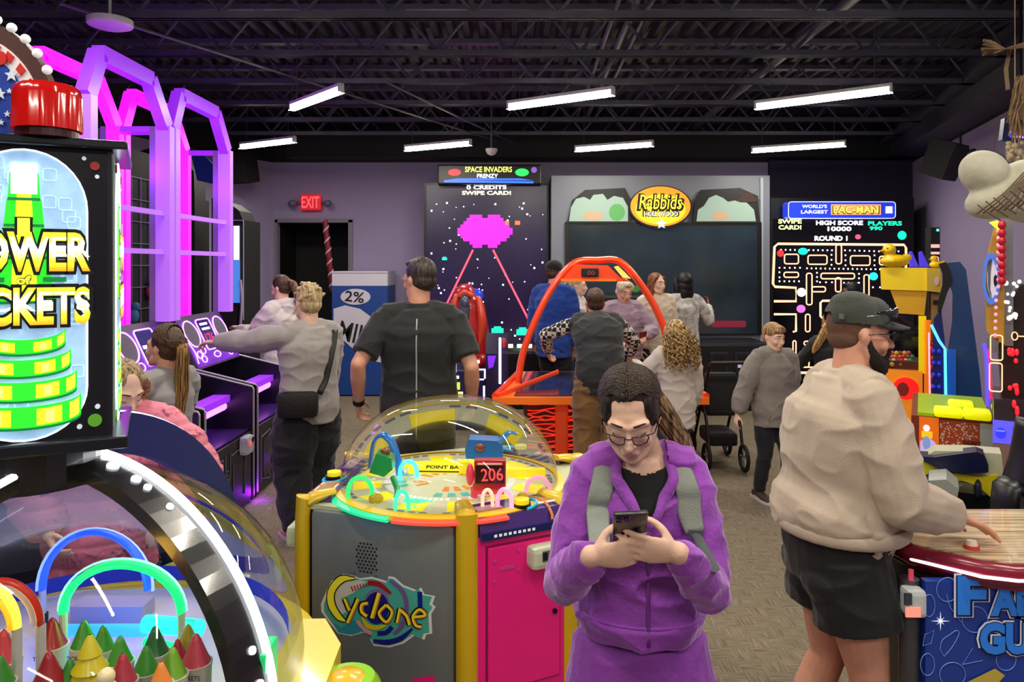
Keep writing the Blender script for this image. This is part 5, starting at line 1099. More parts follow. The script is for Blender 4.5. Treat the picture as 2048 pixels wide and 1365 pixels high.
dl(ellp(1895, 1180, 22, 24, 12), True); dl(ellp(1858, 1212, 12, 22, 12), True); dl(ellp(1905, 1350, 26, 24, 14), True); dl(ellp(1855, 1330, 14, 22, 10), True); dl(ellp(2020, 1150, 24, 16, 12), True); dl(ellp(1950, 1240, 26, 26, 12), True)
dl([(1880, 1300), (1884, 1282), (1900, 1270), (1912, 1262), (1918, 1266), (1914, 1278), (1902, 1298), (1888, 1314)], True); dl([(1925, 1330), (1945, 1298), (1965, 1322)], True, sub=1); dl([(1893, 1190), (1900, 1215), (1912, 1230), (1922, 1245)], w=.9)
dl([(1850, 1270), (1868, 1262), (1862, 1288), (1846, 1292)], True, sub=1); dl(ellp(2012, 1320, 20, 22, 12), True)
t.part(b, 'line_doodles', parent=fp)
b = t.mb(mat('doodle_white', 'e8f0ff', rough=.4, emit=.3))
for a in range(8):
    r = 20 if a % 2 == 0 else 11; u = R(a*45); pl(b, [(1881+2*math.cos(u+PI/2), 1243-2*math.sin(u+PI/2)), (1881+r*math.cos(u), 1243-r*math.sin(u)), (1881-2*math.cos(u+PI/2), 1243+2*math.sin(u+PI/2))], d-.003)
t.part(b, 'white_sparkle', parent=fp)
b = t.mb(mat('fg_white', 'f0f4ff', rough=.4))
FMz = lambda px, py, dd: frame(W(px, py, dd), (1, 0, 0), (0, 0, 1))
for s, cx, cy, hh, ww in (('F', 1944, 1192, 78, 58), ('AMILY', 2082, 1202, 62, 200), ('GUY', 2035, 1278, 64, 150)):
    k = d/F; b.use(mat('fg_white')).text(s, FMz(cx, cy, d-.004), h=(hh+10)*k, w=(ww+14)*k, off=.11); b.use(mat('fg_ink', '081850', rough=.4)).text(s, FMz(cx+1, cy+1, d-.006), h=(hh+5)*k, w=(ww+7)*k, off=.085)
    b.use(mat('fg_blue', '2878d8', rough=.35, emit=.15)).text(s, FMz(cx, cy, d-.008), h=hh*k, w=ww*k, off=.055)
t.part(b, 'title_lettering', parent=fp)
b = t.mb(mat('plank_yellow', 'c8b048', rough=.5)); pl(b, [(1935, 1365), (1990, 1338), (2010, 1352), (1985, 1380)], d-.003); t.part(b, 'yellow_stripe', parent=fp)
# card reader on the left end
b = t.mb(mat('reader_white2', 'c4cccc', rough=.3)); b.box(W(1826, 1203, 2.30), (.06, .06, .085), bev=.015); rd = t.part(b, 'card_reader')
b = t.mb(mat('reader_screen3', '38404c', rough=.2)); b.box(W(1816, 1199, 2.268), (.022, .006, .035)); b.use(lit('reader_peach', 'f08878', .8)); b.box(W(1826, 1225, 2.27), (.045, .006, .03)); t.part(b, 'reader_screen', parent=rd)
b = t.mb(mat('strip_pink', 'c04058', rough=.3, emit=.5)); b.sweep([W(1822, 1140, 2.32), W(1822, 1190, 2.32)], .008, n=8); t.part(b, 'pink_light_strip'); b = t.mb(lit('strip_rose', 'ff98a8', 1.6)); b.sweep([W(1824, 1240, 2.32), W(1824, 1340, 2.32)], .006, n=8); t.part(b, 'rose_light_strip')
b = t.mb(mat('puck_steel', 'c8c8cc', rough=.2, metal=.8)); b.lathe([(0, .02), (.045, .018), (.055, .008), (.055, 0), (0, 0)], n=28); lone(b, 'steel_puck', 'round steel puck under the bearded man\'s fingers on the wood table', 'puck', smooth='auto', origin=(0, 0, 0)).location = (W(1905, 1068, 2.46).x, 2.46, zt+.001)
b = t.mb(); b = MB().use(mat('puck_red', 'c84838', rough=.4)); b.lathe([(0, .012), (.022, .012), (.024, 0), (0, 0)], n=20); b.use(mat('puck_cap', 'e8d8c8', rough=.4)); b.lathe([(0, .028), (.014, .026), (.018, .012), (0, .012)], n=20); lone(b, 'small_knob', 'small cream and red knob near the front edge of the wood table', 'puck', smooth='auto', origin=(0, 0, 0)).location = (W(1943, 1095, 2.36).x, 2.36, zt)

# ------------------------------------------------------------ seat-like bumper machine behind it
d = 3.45
t = Th('bumper_machine', 'low machine with navy swoosh, yellow band and grey box behind the wood table', 'arcade machine', (2.05, d, 0)); turn(t, 1920, d, 30)
b = t.mb(mat('bump_white', 'b8b89c', rough=.4)); pl(b, [(1843, 925), (1870, 908), (1930, 902), (2000, 900), (2005, 945), (2002, 985), (1985, 990), (1960, 965), (1930, 965), (1905, 985), (1890, 1000), (1870, 990), (1843, 960)], d, .14); t.part(b, 'body')
b = t.mb(mat('bump_yellow', 'd4c41c', rough=.4)); pl(b, [(1843, 930), (1900, 948), (1960, 950), (1998, 942), (1998, 975), (1985, 988), (1960, 968), (1930, 962), (1900, 968), (1870, 962), (1843, 955)], d-.02, .03); t.part(b, 'yellow_band')
b = t.mb(mat('bump_navy', '0b1038', rough=.35)); pl(b, [(1843, 924), (1880, 922), (1930, 910), (1965, 902), (1980, 906), (1988, 925), (1988, 940), (1940, 948), (1895, 944), (1860, 932)], d-.05, .12); t.part(b, 'navy_swoosh')
b = t.mb(mat('bump_slot', '14182c', rough=.5)); 
for x0 in (1858, 1885, 1955): b.ell(W(x0, 972, d-.0), (.02, .05, .05), n=12, k=8)
t.part(b, 'slots')
b = t.mb(mat('box_grey', '9a9c98', rough=.4)); pl(b, [(1923, 975), (1960, 968), (1985, 985), (1975, 1040), (1925, 1040)], d-.25, .2); b.box2((W(1925, 1040, d-.2).x, d-.25, 0), (W(1975, 1040, d-.2).x, d-.05, Z(1040, d-.25))); t.part(b, 'grey_box')
b = t.mb(mat('reader_white2')); b.box(W(1912, 990, d-.3), (.07, .08, .10), bev=.02); rd = t.part(b, 'card_reader'); b = t.mb(lit('reader_peach')); b.box(W(1912, 998, d-.345), (.04, .005, .035)); b.use(lit('reader_lime', 'b0d840', .8)); b.box(W(1914, 985, d-.345), (.03, .006, .015)); t.part(b, 'reader_light', parent=rd)
b = t.mb(m_dark); b.box2((X(1850, d), d, 0), (X(1998, d), d+.4, Z(985, d))); t.part(b, 'base')

# ------------------------------------------------------------ ball-stop machine with yellow pads
d = 4.35
t = Th('ball_pad_game', 'orange cabinet game with bright yellow pads on top and a speckled brown panel', 'arcade machine', (2.6, d+.3, 0)); turn(t, 1905, d, 29)
b = t.mb(mat('cab_brown', '7a2c18', rough=.4)); b.box2((X(1822, d), d, 0), (X(1983, d), d+.9, Z(838, d))); cb = t.part(b, 'cabinet')
b = t.mb(mat('cab_orange', 'e87018', rough=.35, emit=.25)); b.box2(W(1840, 840, d-.01), (W(1878, 925, d))); b.use(mat('poster_lilac', 'b8a8f0', rough=.4, emit=.5)); pl(b, [(1843, 925), (1843, 890), (1858, 878), (1874, 890), (1874, 925)], d-.014); b.use(mat('poster_white', 'f0f0f8', rough=.4, emit=.5)); pl(b, ellp(1856, 862, 7, 7, 14), d-.015); b.use(mat('poster_blue', '88a0d8', rough=.4, emit=.3)); pl(b, ellp(1856, 892, 8, 14, 14), d-.016); b.use(mat('poster_yellow', 'f8c820', rough=.4, emit=.4)); pl(b, rectp(1846, 868, 1868, 882), d-.0145); t.part(b, 'lit_poster', parent=cb)
b = t.mb(mat('speckle', 'a03c14', rough=.5)); b.box2(W(1881, 843, d-.008), W(1960, 912, d)); sp = t.part(b, 'speckled_panel', parent=cb)
b = t.mb(mat('speck_cream', 'd8b8a8', rough=.5)); r_ = random.Random(9)
for k in range(170):
    x, y = r_.uniform(1883, 1957), r_.uniform(846, 910); s = r_.uniform(1.2, 2.6); a = r_.uniform(0, 3)
    if x > 1925 and y > 878: continue
    pl(b, [(x+s*math.cos(a+q), y+s*.8*math.sin(a+q)) for q in (0, 1.4, 3, 4.6)], d-.010)
t.part(b, 'specks', parent=sp)
b = t.mb(mat('card_grey', 'a4a8a0', rough=.5)); b.box2(W(1960, 843, d-.01), W(1983, 905, d)); b.box2(W(1880, 912, d-.01), W(1925, 922, d)); t.part(b, 'grey_strip', parent=cb)
b = t.mb(m_ink); b.text("DON'T", frame(W(1946, 883, d-.014), (1, 0, 0), (0, 0, 1)), h=.022, w=.10, off=.03); b.text('STOP', frame(W(1950, 894, d-.014), (1, 0, 0), (0, 0, 1)), h=.024, w=.09, off=.03); b.text('PLAY', frame(W(1944, 906, d-.014), (1, 0, 0), (0, 0, 1)), h=.022, w=.09, off=.03); t.part(b, 'panel_lettering', parent=sp)
m_pad = mat('pad_yellow', 'f0f000', rough=.3, emit=.45)
for q, dy in (((1872, 822, 1930, 838), -.02), ((1931, 821, 1985, 838), -.02), ((1835, 803, 1885, 818), .35), ((1920, 806, 1980, 818), .35)):
    b = t.mb(m_pad); p, r = W(q[0], q[3], d+dy), W(q[2], q[1], d+dy); b.box((p+r)/2+V((0, .08, 0)), (abs(r.x-p.x), .18, abs(r.z-p.z)), bev=.02); t.part(b, 'yellow_pad', smooth='auto')
b = t.mb(mat('pad_green', '9cc010', rough=.4)); b.box2((X(1835, d), d+.02, Z(840, d)), (X(1980, d), d+.8, Z(832, d))); t.part(b, 'green_tray')
b = t.mb(mat('ball_teal', '28443c', rough=.4)); b.ell(W(1910, 812, d+.15), (.045, .045, .045)); b.use(mat('ball_yellow', 'd8c850', rough=.4)); b.ell(W(1903, 808, d+.16), (.035, .035, .035)); lone(b, 'soft_ball', 'dark teal and yellow ball resting on the yellow pads', 'ball', smooth=True)

# ------------------------------------------------------------ yellow duck machine
d = 6.6
t = Th('duck_claw_machine', 'yellow claw machine with a rubber duck on its hood and coloured balls inside', 'arcade machine', (X(1825, d), d+.4, 0)); turn(t, 1825, d, 27)
m_dy = mat('duck_box_yellow', 'ecc814', rough=.4, emit=.10)
b = t.mb(m_dy); 
def tap(b, q0, q1, d, dep):  # box whose front is a trapezoid
    P = [W(*q, d) for q in q0]+[W(*q, d) for q in q1]; n = len(P); b.add(P+[p+V((0, dep, 0)) for p in P], [tuple(range(n)), tuple(range(n, 2*n))[::-1]]+[(i, (i+1) % n, n+(i+1) % n, n+i) for i in range(n)])
tap(b, [(1760, 536), (1857, 536)], [(1857, 582), (1762, 580)], d, .5); t.part(b, 'hood')
b = t.mb(mat('duck_box_amber', 'dca418', rough=.45)); tap(b, [(1778, 581), (1851, 582)], [(1846, 630), (1796, 628)], d+.02, .45); t.part(b, 'lower_hood')
b = t.mb(mat('duck_side', 'c8a838', rough=.5)); tap(b, [(1857, 536), (1882, 537)], [(1886, 566), (1884, 585), (1857, 582)], d-.03, .5); b.use(mat('duck_pink', 'e0b0b8', rough=.5)); pl(b, ellp(1876, 562, 5, 9, 14), d-.035); t.part(b, 'hood_side')
b = t.mb(mat('duck_tan', '9c7c40', rough=.5)); tap(b, [(1855, 585), (1876, 586)], [(1872, 680), (1856, 680)], d+.05, .4); b.use(m_ink); b.box2(W(1862, 600, d+.03), W(1878, 608, d+.05)); t.part(b, 'support_column')
b = t.mb(mat('frame_yellow', 'f0d010', rough=.3, emit=.35)); b.box2(W(1837, 632, d), (W(1847, 745, d+.04))); b.use(mat('frame_orange', 'f07818', rough=.35, emit=.4)); b.box2(W(1848, 640, d), (W(1856, 800, d+.04))); t.part(b, 'window_frame')
b = t.mb(mat('cab_orange2', 'f08c1c', rough=.4, emit=.3)); b.box2(W(1755, 742, d), (W(1845, 800, d).x, d+.5, .02)); cbn = t.part(b, 'cabinet')
b = t.mb(lit('disc_red', 'e81818', .9)); b.flat([(0, 0)]*0 or [(p.x, p.z) for p in [W(x, y, d) for x, y in ellp(1812, 778, 26, 22, 26)]], M=frame((0, d-.01, 0), (1, 0, 0), (0, 0, 1))); b.use(mat('disc_dk', '902018', rough=.5)); b.flat([(p.x, p.z) for p in [W(x, y, d) for x, y in ellp(1806, 780, 12, 14, 20)]], M=frame((0, d-.014, 0), (1, 0, 0), (0, 0, 1))); t.part(b, 'red_disc', parent=cbn)
b = t.mb(mat('ball_bed', '5c2c20', rough=.6)); b.box2(W(1758, 724, d+.06), (X(1838, d), d+.45, Z(742, d))); bed = t.part(b, 'ball_bed')
b = t.mb(glassmat('dome_acrylic')); b.box2(W(1757, 632, d-.0), (X(1837, d), d+.004, Z(742, d))); t.part(b, 'glass_front')
r_ = random.Random(21); bc = ['c02838', '2848a8', '38984c', 'e0c040', 'd86878', 'c8c8d8', 'e07028']; nb = 0
for row in range(4):
    for k in range(9-row):
        px, py = 1768+row*3+k*8.3+r_.uniform(-1, 1), 729-row*7.5; q = W(px, py, d+.11+.03*(k % 2)+row*.05)
        b = MB().use(mat('pit_ball%d' % r_.randint(0, 6), 'ffffff')); c = r_.randint(0, 6); b = MB().use(mat('pit_ball_%d' % c, bc[c], rough=.35)); b.ell((0, 0, 0), .021, n=12, k=8)
        o = b.build('play_ball', t.e, True) if False else b.build('play_ball', None, True); o.location = q; cn = ['red', 'navy blue', 'green', 'yellow', 'pink', 'white', 'orange'][c]
        tag(o, '%s ball, %s from the left in the %s row of the claw machine heap' % (cn, ordinal(k), ['bottom', 'second', 'third', 'top'][row]), 'ball', 'play balls in the yellow claw machine')
def duck(px, py, s, lab, d):
    c = W(px, py, d); t = Th('rubber_duck', lab, 'toy duck', c); b = t.mb(mat('duck_yellow', 'e8c010', rough=.3, coat=.3))
    b.ell(c+V((0, 0, .065*s)), (.135*s, .09*s, .065*s)); b.ell(c+V((.11*s, 0, .10*s)), (.05*s, .04*s, .035*s)); b.ell(c+V((-.055*s, 0, .17*s)), (.062*s, .06*s, .06*s)); b.ell(c+V((-.05*s, 0, .12*s)), (.05*s, .05*s, .05*s)); fromclay(b, 'body', t.e, [mat('duck_yellow')], voxel=.008*s, it=3)
    b = t.mb(mat('duck_bill', 'c88018', rough=.3)); b.ell(c+V((-.12*s, 0, .16*s)), (.03*s, .025*s, .012*s)); t.part(b, 'bill', smooth=True)
    for y in (-1, 1): b = t.mb(m_ink); b.ell(c+V((-.09*s, y*.04*s, .185*s)), .009*s, n=8, k=6); t.part(b, 'eye', smooth=True)
duck(1790, 536, .95, 'large yellow rubber duck facing left on the yellow machine hood', d+.1); duck(1874, 537, .5, 'small yellow rubber duck at the right corner of the machine hood', d+.05)
b = MB().use(mat('purple_fin', '4838d8', rough=.3, emit=.6))
for x in (1820, 1840): pl(b, [(x, 505), (x+4, 503), (x+18, 534), (x+2, 534)], d+.3, .03)
lone(b, 'purple_fin_topper', 'pair of purple-blue pointed fins standing behind the rubber duck', 'machine topper')
# dark striped pole between duck machine and wall
b = MB().use(m_black); b.box2((X(1862, 7.3), 7.3, 0), (X(1880, 7.3), 7.4, Z(455, 7.3))); b.use(lit('pole_pink', 'f0b8b0', .8)); b.box2(W(1863, 489, 7.29), W(1878, 496, 7.3)); b.box2(W(1863, 504, 7.29), W(1878, 509, 7.3)); line(b, rrect(1864, 514, 1877, 530, 3), 7.29, 1, True); b.use(lit('pole_teal', '60e0c0', 1.5)); b.box2(W(1874, 458, 7.29), W(1877, 463, 7.3))
lone(b, 'striped_pole_sign', 'thin black upright sign with pale bars rising behind the duck machine', 'sign')
# ------------------------------------------------------------ blue sided machine
d = 6.0
t = Th('blue_arcade_cabinet', 'tall dark blue curved arcade cabinet with cyan light tube beside the right wall', 'arcade machine', (X(1915, d), d+.3, 0)); turn(t, 1915, d, 30)
b = t.mb(mat('cab_blue', '0e3c74', rough=.35, coat=.3)); pl(b, [(1888, 535), (1895, 526), (1920, 524), (1932, 540), (1945, 640), (1958, 740), (1968, 845), (1895, 845), (1895, 720), (1905, 650), (1906, 590)], d, .28); t.part(b, 'side_panel')
b = t.mb(m_black); pl(b, [(1880, 528), (1895, 524), (1905, 545), (1908, 565), (1898, 585), (1890, 610), (1884, 630), (1878, 625), (1880, 600), (1888, 570), (1888, 548)], d-.02, .2); t.part(b, 'black_hood')
b = t.mb(mat('cab_navyb', '0b1c5c', rough=.35)); pl(b, [(1870, 640), (1885, 620), (1893, 690), (1893, 845), (1866, 845)], d-.02, .3); t.part(b, 'inner_panel')
b = t.mb(lit('tube_cyanb', '48b8ff', 2.4)); b.sweep([W(1868, 652, d-.04), W(1884, 684, d-.04), W(1896, 700, d-.04), W(1898, 840, d-.04)], .012, n=8); t.part(b, 'cyan_light_tube')
b = t.mb(mat('cab_blue2', '1458b0', rough=.3, emit=.2)); b.box2(W(1900, 700, d-.03), (X(1912, d), d, Z(845, d))); b.use(mat('blue_knobs', '1c30c8', rough=.3, emit=.4))
for j in range(5):
    for i in range(2): b.ell(W(1874+i*11, 705+j*24, d-.05), .018, n=10, k=6)
t.part(b, 'blue_studs')
b = t.mb(lit('tube_pink', 'ff90a0', 1.6)); b.sweep([W(1866, 668, d-.06), W(1868, 800, d-.06)], .008, n=8); t.part(b, 'pink_light_tube')
b = t.mb(mat('cab_redk', '7c1c1c', rough=.4)); b.box2(W(1846, 690, d+.1), (X(1866, d), d+.3, Z(810, d))); b.use(mat('knob_red', 'd02028', rough=.3, emit=.3))
for j in range(6): b.ell(W(1850+5*(j % 2), 700+j*19, d+.08), .02, n=10, k=6)
t.part(b, 'red_studs')
# ------------------------------------------------------------ tall machine at the right edge
d = 4.0
t = Th('edge_arcade_machine', 'tall machine at the right edge with tan side, blue ring porthole and red beads', 'arcade machine', (X(2030, d), d+.4, 0)); turn(t, 2010, d, 32)
b = t.mb(mat('cab_tan', 'b88c28', rough=.45)); pl(b, [(1972, 560), (1978, 500), (1990, 452), (2008, 440), (2010, 690), (1990, 680), (1974, 665)], d, .35); t.part(b, 'tan_side_panel')
b = t.mb(mat('ring_bluee', '4878e0', rough=.3, emit=.25)); P = ellp(1990, 558, 18, 53, 30); Q = ellp(1990, 558, 12, 40, 30); pp0 = [W(x, y, d-.03) for x, y in P]; pq = [W(x, y, d-.03) for x, y in Q]; n = 30
b.add(pp0+pq+[p+V((0, .03, 0)) for p in pp0], [(i, (i+1) % n, n+(i+1) % n, n+i) for i in range(n)]+[(i, (i+1) % n, 2*n+(i+1) % n, 2*n+i) for i in range(n)]); rg = t.part(b, 'blue_ring')
b = t.mb(mat('port_white', 'd8dcec', rough=.3, emit=.2)); pl(b, ellp(1991, 558, 12, 40, 26), d-.02, .01); b.use(m_ink); pl(b, ellp(1997, 562, 4, 12, 16), d-.024); b.use(mat('port_grey', '5c6070', rough=.4)); pl(b, [(1981, 540), (1984, 524), (1990, 519), (1987, 545), (1986, 580), (1990, 597), (1984, 588), (1981, 570)], d-.022); t.part(b, 'white_porthole', parent=rg)
b = t.mb(lit('star_yellow', 'e8e030', 1.)); pl(b, [(1990, 444), (2006, 440), (2014, 446), (2014, 464), (2006, 458)], d-.05, .02); t.part(b, 'yellow_light')
b = t.mb(mat('col_grey', '6c6c74', rough=.4)); b.box2(W(2009, 436, d), (W(2014, 690, d+.05))); t.part(b, 'grey_column')
for j in range(16):
    b = t.mb(lit('pinkbulb', 'f080a0', 1.4)); b.ell(W(2006-(j*.4 if j > 8 else 0), 462+j*14, d-.04), .010, n=8, k=6); t.part(b, 'bulb', smooth=True)
for j in range(8):
    b = t.mb(mat('bead_red', 'b01828', rough=.25, emit=.2)); b.ell(W(2028, 450+j*16, d-.1), .024, n=12, k=8); t.part(b, 'red_bead', smooth=True)
b = t.mb(mat('chocolate', '2c1818', rough=.35)); pl(b, [(2005, 660), (2012, 600), (2030, 570), (2060, 570), (2070, 900), (2000, 900), (1985, 690)], d+.05, .3); cp = t.part(b, 'dark_body')
b = t.mb(lit('neon_peach', 'ffc090', 1.2)); line(b, rrect(1986, 672, 2010, 722, 5), d-.02, 1.4, True); line(b, rrect(1984, 728, 2009, 785, 5), d-.02, 1.4, True); line(b, ellp(2036, 672, 6, 8, 12), d-.03, 1.2, True); line(b, [(2044, 672), (2060, 672)], d-.03, 1.2); t.part(b, 'neon_outline', parent=cp)
b = t.mb(lit('glow_redb', 'f02030', .9)); r_ = random.Random(4)
for k in range(14): x, y = r_.uniform(2020, 2040), r_.uniform(690, 850); b.ell(W(x, y, d-.02), (.012, .012, r_.uniform(.01, .025)), n=8, k=6)
b.use(lit('bulb_white2', 'f0e8e0', 1.)); 
for k in range(16): b.ell(W(r_.uniform(2022, 2050), r_.uniform(545, 640), d-.05), r_.uniform(.008, .016), n=8, k=6)
t.part(b, 'coloured_bulbs', smooth=True, parent=cp)
b = t.mb(lit('violet_strip', '5040f0', 1.4)); b.sweep([W(1968, 690, d), W(1974, 720, d), W(1976, 815, d)], .012, n=8); b.use(lit('crimson_strip', 'e02060', 1.)); b.sweep([W(1979, 700, d), W(1982, 800, d)], .010, n=8); b.use(mat('col_grey')); b.box2(W(1974, 678, d), W(1990, 706, d+.03)); t.part(b, 'light_strips')
b = t.mb(mat('cab_smoke', '3c3438', rough=.2)); b.box2(W(1988, 800, d), (X(2065, d), d+.5, 0)); cb = t.part(b, 'lower_cabinet')
b = t.mb(lit('violet_panel', '5850e0', .9)); b.box2(W(1988, 843, d-.01), W(2040, 888, d)); b.use(lit('blue_disc', '2830e8', 1.4)); pl(b, ellp(2005, 868, 11, 11, 20), d-.014); pl(b, ellp(2034, 858, 6, 8, 16), d-.014); b.use(mat('disc_line', '8090ff', rough=.3, emit=.5)); pl(b, rectp(1996, 862, 2014, 865), d-.017); t.part(b, 'violet_panel', parent=cb)
b = t.mb(mat('smoke_tan', '8c6c60', rough=.4)); b.box2(W(1988, 890, d-.01), (W(2030, 1000, d))); t.part(b, 'tan_panel', parent=cb)
d = 3.05
b = MB().use(m_dark); b.sweep([W(2062, 840, d), W(2050, 910, d), W(2030, 975, d), W(2010, 1010, d), (X(2000, d), d, .02)], [(.035, .08)]*5, n=12, sub=4); lone(b, 'curved_black_bumper', 'black curved bumper bar at the right edge behind the wood table', 'bumper', smooth=True)
# ------------------------------------------------------------ hanging things upper right
d = 2.6; c = W(1995, 375, d)
t = Th('netted_shell_ornament', 'big cream lobed ornament wrapped in brown netting, hanging at the upper right', 'hanging ornament', W(2030, 440, d))
m_sh = mat('shell_cream', 'bcb8a4', rough=.7, bump=.3, bscale=40, var=.08)
b = t.mb(m_sh)
b.ell(W(1968, 345, d), (.085, .075, .075), M=RY(R(35))); b.ell(W(2005, 395, d), (.13, .09, .07), M=RY(R(-18))); b.ell(W(2060, 380, d), (.13, .1, .11)); b.ell(W(2010, 420, d), (.11, .08, .03)); b.ell(W(2075, 420, d), (.12, .08, .05))
fromclay(b, 'shell', t.e, [m_sh], voxel=.008, it=5)
b = t.mb(mat('net_brown', '6a5440', rough=.9))
for k in range(9): b.sweep([W(1952+k*14, 425-k*2+4, d-.08), W(1975+k*14, 412-k*3, d-.11), W(2010+k*9, 385-k*3, d-.115), W(2048+k*6, 345, d-.1)], .0028, n=5, sub=3)
for k in range(6): b.sweep([W(1955+k*16, 410-k*7, d-.1), W(1975+k*17, 425-k*6, d-.11), W(2000+k*16, 440-k*6, d-.09)], .0025, n=5, sub=3)
t.part(b, 'netting')
b = t.mb(mat('net_brown')); b.cyl(W(2050, 360, d), V((X(2050, d), d, 3.7)), .004, n=6); t.part(b, 'hanging_rope')
d = 2.9
b = MB().use(mat('raffia', '7a6248', rough=.9, var=.4, vscale=30)); r_ = random.Random(8)
for k in range(150):
    x, y = r_.uniform(2030, 2075), r_.uniform(150, 205); dd = d+r_.uniform(-.06, .06); b.sweep([W(x, y, dd), W(x-r_.uniform(0, 14), y+r_.uniform(20, 45), dd), W(x-r_.uniform(-5, 18), y+r_.uniform(55, 90), dd)], .0035, n=4)
for k in range(70):
    x, y = r_.uniform(1962, 1990), r_.uniform(78, 112); dd = d+r_.uniform(-.06, .06); b.sweep([W(2060, 88+r_.uniform(-6, 6), dd), W(2010, 98, dd), W(x, y, dd)], .0028, n=4)
b.sweep([W(2020, 95, d), W(2012, 140, d), W(2016, 180, d)], .008, n=6); b.cyl(W(2060, 180, d), V((X(2060, d), d, 3.8)), .006, n=6)
o = lone(b, 'raffia_bundle', 'tangled brown raffia bundle hanging from the ceiling in the upper right corner', 'hanging decoration')
d = 5.1; t = Th('lit_brand_sign', 'small slanted lit sign with pink lettering on blue, upper right edge', 'sign', W(2030, 262, d)); M = frame(W(2032, 262, d), (1, -.1, -.12), (0, 0, 1))
b = t.mb(mat('sign_navy2', '10204c', rough=.4), M); b.box((0, 0, 0), (.19, .15, .05)); t.part(b, 'housing'); b = t.mb(lit('sign_bluel', '2848d8', 1.2), M); b.box((.02, 0, .027), (.14, .11, .004)); b.use(lit('sign_pink', 'ff90a0', 1.8)); b.text('MA', T(.01, .01, 0), h=.07, w=.12, off=.03, z=.033, shear=.2); b.box((-.0, -.045, .03), (.07, .012, .004)); t.part(b, 'lit_face')
b = t.mb(m_dark); b.cyl(W(2032, 262, d)+V((.05, .03, 0)), V((X(2032, d)+.05, d+.03, 3.8)), .01, n=6); t.part(b, 'hanger')
b = MB().use(mat('popcorn_cream', 'c8b890', rough=.8)); r_ = random.Random(1); d = 5.0
for k in range(40): b.ell(W(r_.uniform(2016, 2050), r_.uniform(286, 322), d+r_.uniform(-.05, .05)), r_.uniform(.012, .022), n=8, k=6)
b.cyl(W(2030, 300, d), V((X(2030, d), d, 3.8)), .004, n=5)
o = lone(b, 'cream_flower_garland', 'clump of small cream blossoms hanging under the lit sign, upper right', 'garland')
# ------------------------------------------------------------ people
m_skin = skinmat('skin', 'd8a488'); m_skin2 = skinmat('skin_rosy', 'd69a80'); m_skin3 = skinmat('skin_pale', 'e2b8a2'); m_skinD = skinmat('skin_brown', '6a4230')
m_lip = mat('lips', 'c07a7c', rough=.4); m_brow = mat('brow_dark', '33241c', rough=.8); m_eyew = mat('eye_white', 'e8e4e0', rough=.2); m_iris = mat('iris_brown', '2a1810', rough=.1)
m_lash = mat('lash', '1c1414', rough=.6)
def ik(a, c, l1, l2, pole):
    """elbow or knee between a and c, bent toward pole"""
    a, c, pole = V(a), V(c), V(pole); dv = c-a; d = dv.length; mx = (l1+l2)*.999
    if d > mx: c = a+dv*(mx/d); dv = c-a; d = mx
    x = (l1*l1-l2*l2+d*d)/(2*d); h = math.sqrt(max(0, l1*l1-x*x)); u = dv.normalized()
    p = (pole-u*pole.dot(u)); p = p.normalized() if p.length > 1e-5 else u.orthogonal()
    return a+u*x+p*h, c
def headprims(b, M, s, ears=True, jaw=1., noseS=1.):
    A = M @ Matrix.Scale(s, 4)
    e = lambda c, r, rot=None: b.ell((0, 0, 0), r, M=None) if False else b.ell(V(c), r, n=20, k=14) 
    old = b.M; b.M = old @ A
    b.ell((0, .018, .030), (.076, .096, .090), n=24, k=16); b.ell((0, -.020, -.008), (.067, .074, .093), n=24, k=16)
    b.sweep([(.058, .008, -.040), (.050*jaw, -.030, -.082), (0, -.066, -.104), (-.050*jaw, -.030, -.082), (-.058, .008, -.040)], [.020, .019, .018, .019, .020], n=10, sub=4, round_=1)
    b.ell((0, -.028, -.062), (.052, .052, .050)); b.ell((0, -.074, -.099), (.021, .017, .017))
    b.sweep([(0, -.086, .014), (0, -.098, -.010), (0, -.111*noseS, -.034)], [.0075, .0085, .0125], n=10, sub=3, round_=1)
    for q in (-1, 1):
        b.ell((q*.012, -.098, -.037), (.009, .010, .008)); b.ell((q*.036, -.066, -.034), (.026, .022, .026))
        b.ell((q*.0315, -.0725, .000), (.0155, .0145, .0125)); b.sweep([(q*.052, -.066, .020), (q*.028, -.083, .026), (q*.006, -.088, .018)], .009, n=8, sub=3, round_=1)
        if ears: 
            b.ell((q*.077, .012, -.010), (.008, .019, .031), M=RX(R(-12))); b.ell((q*.078, .016, -.010), (.012, .012, .02))
    b.ell((0, -.082, -.066), (.030, .020, .026)); b.ell((0, -.0965, -.0605), (.022, .009, .0052)); b.ell((0, -.0955, -.0700), (.018, .009, .0062))
    b.M = old
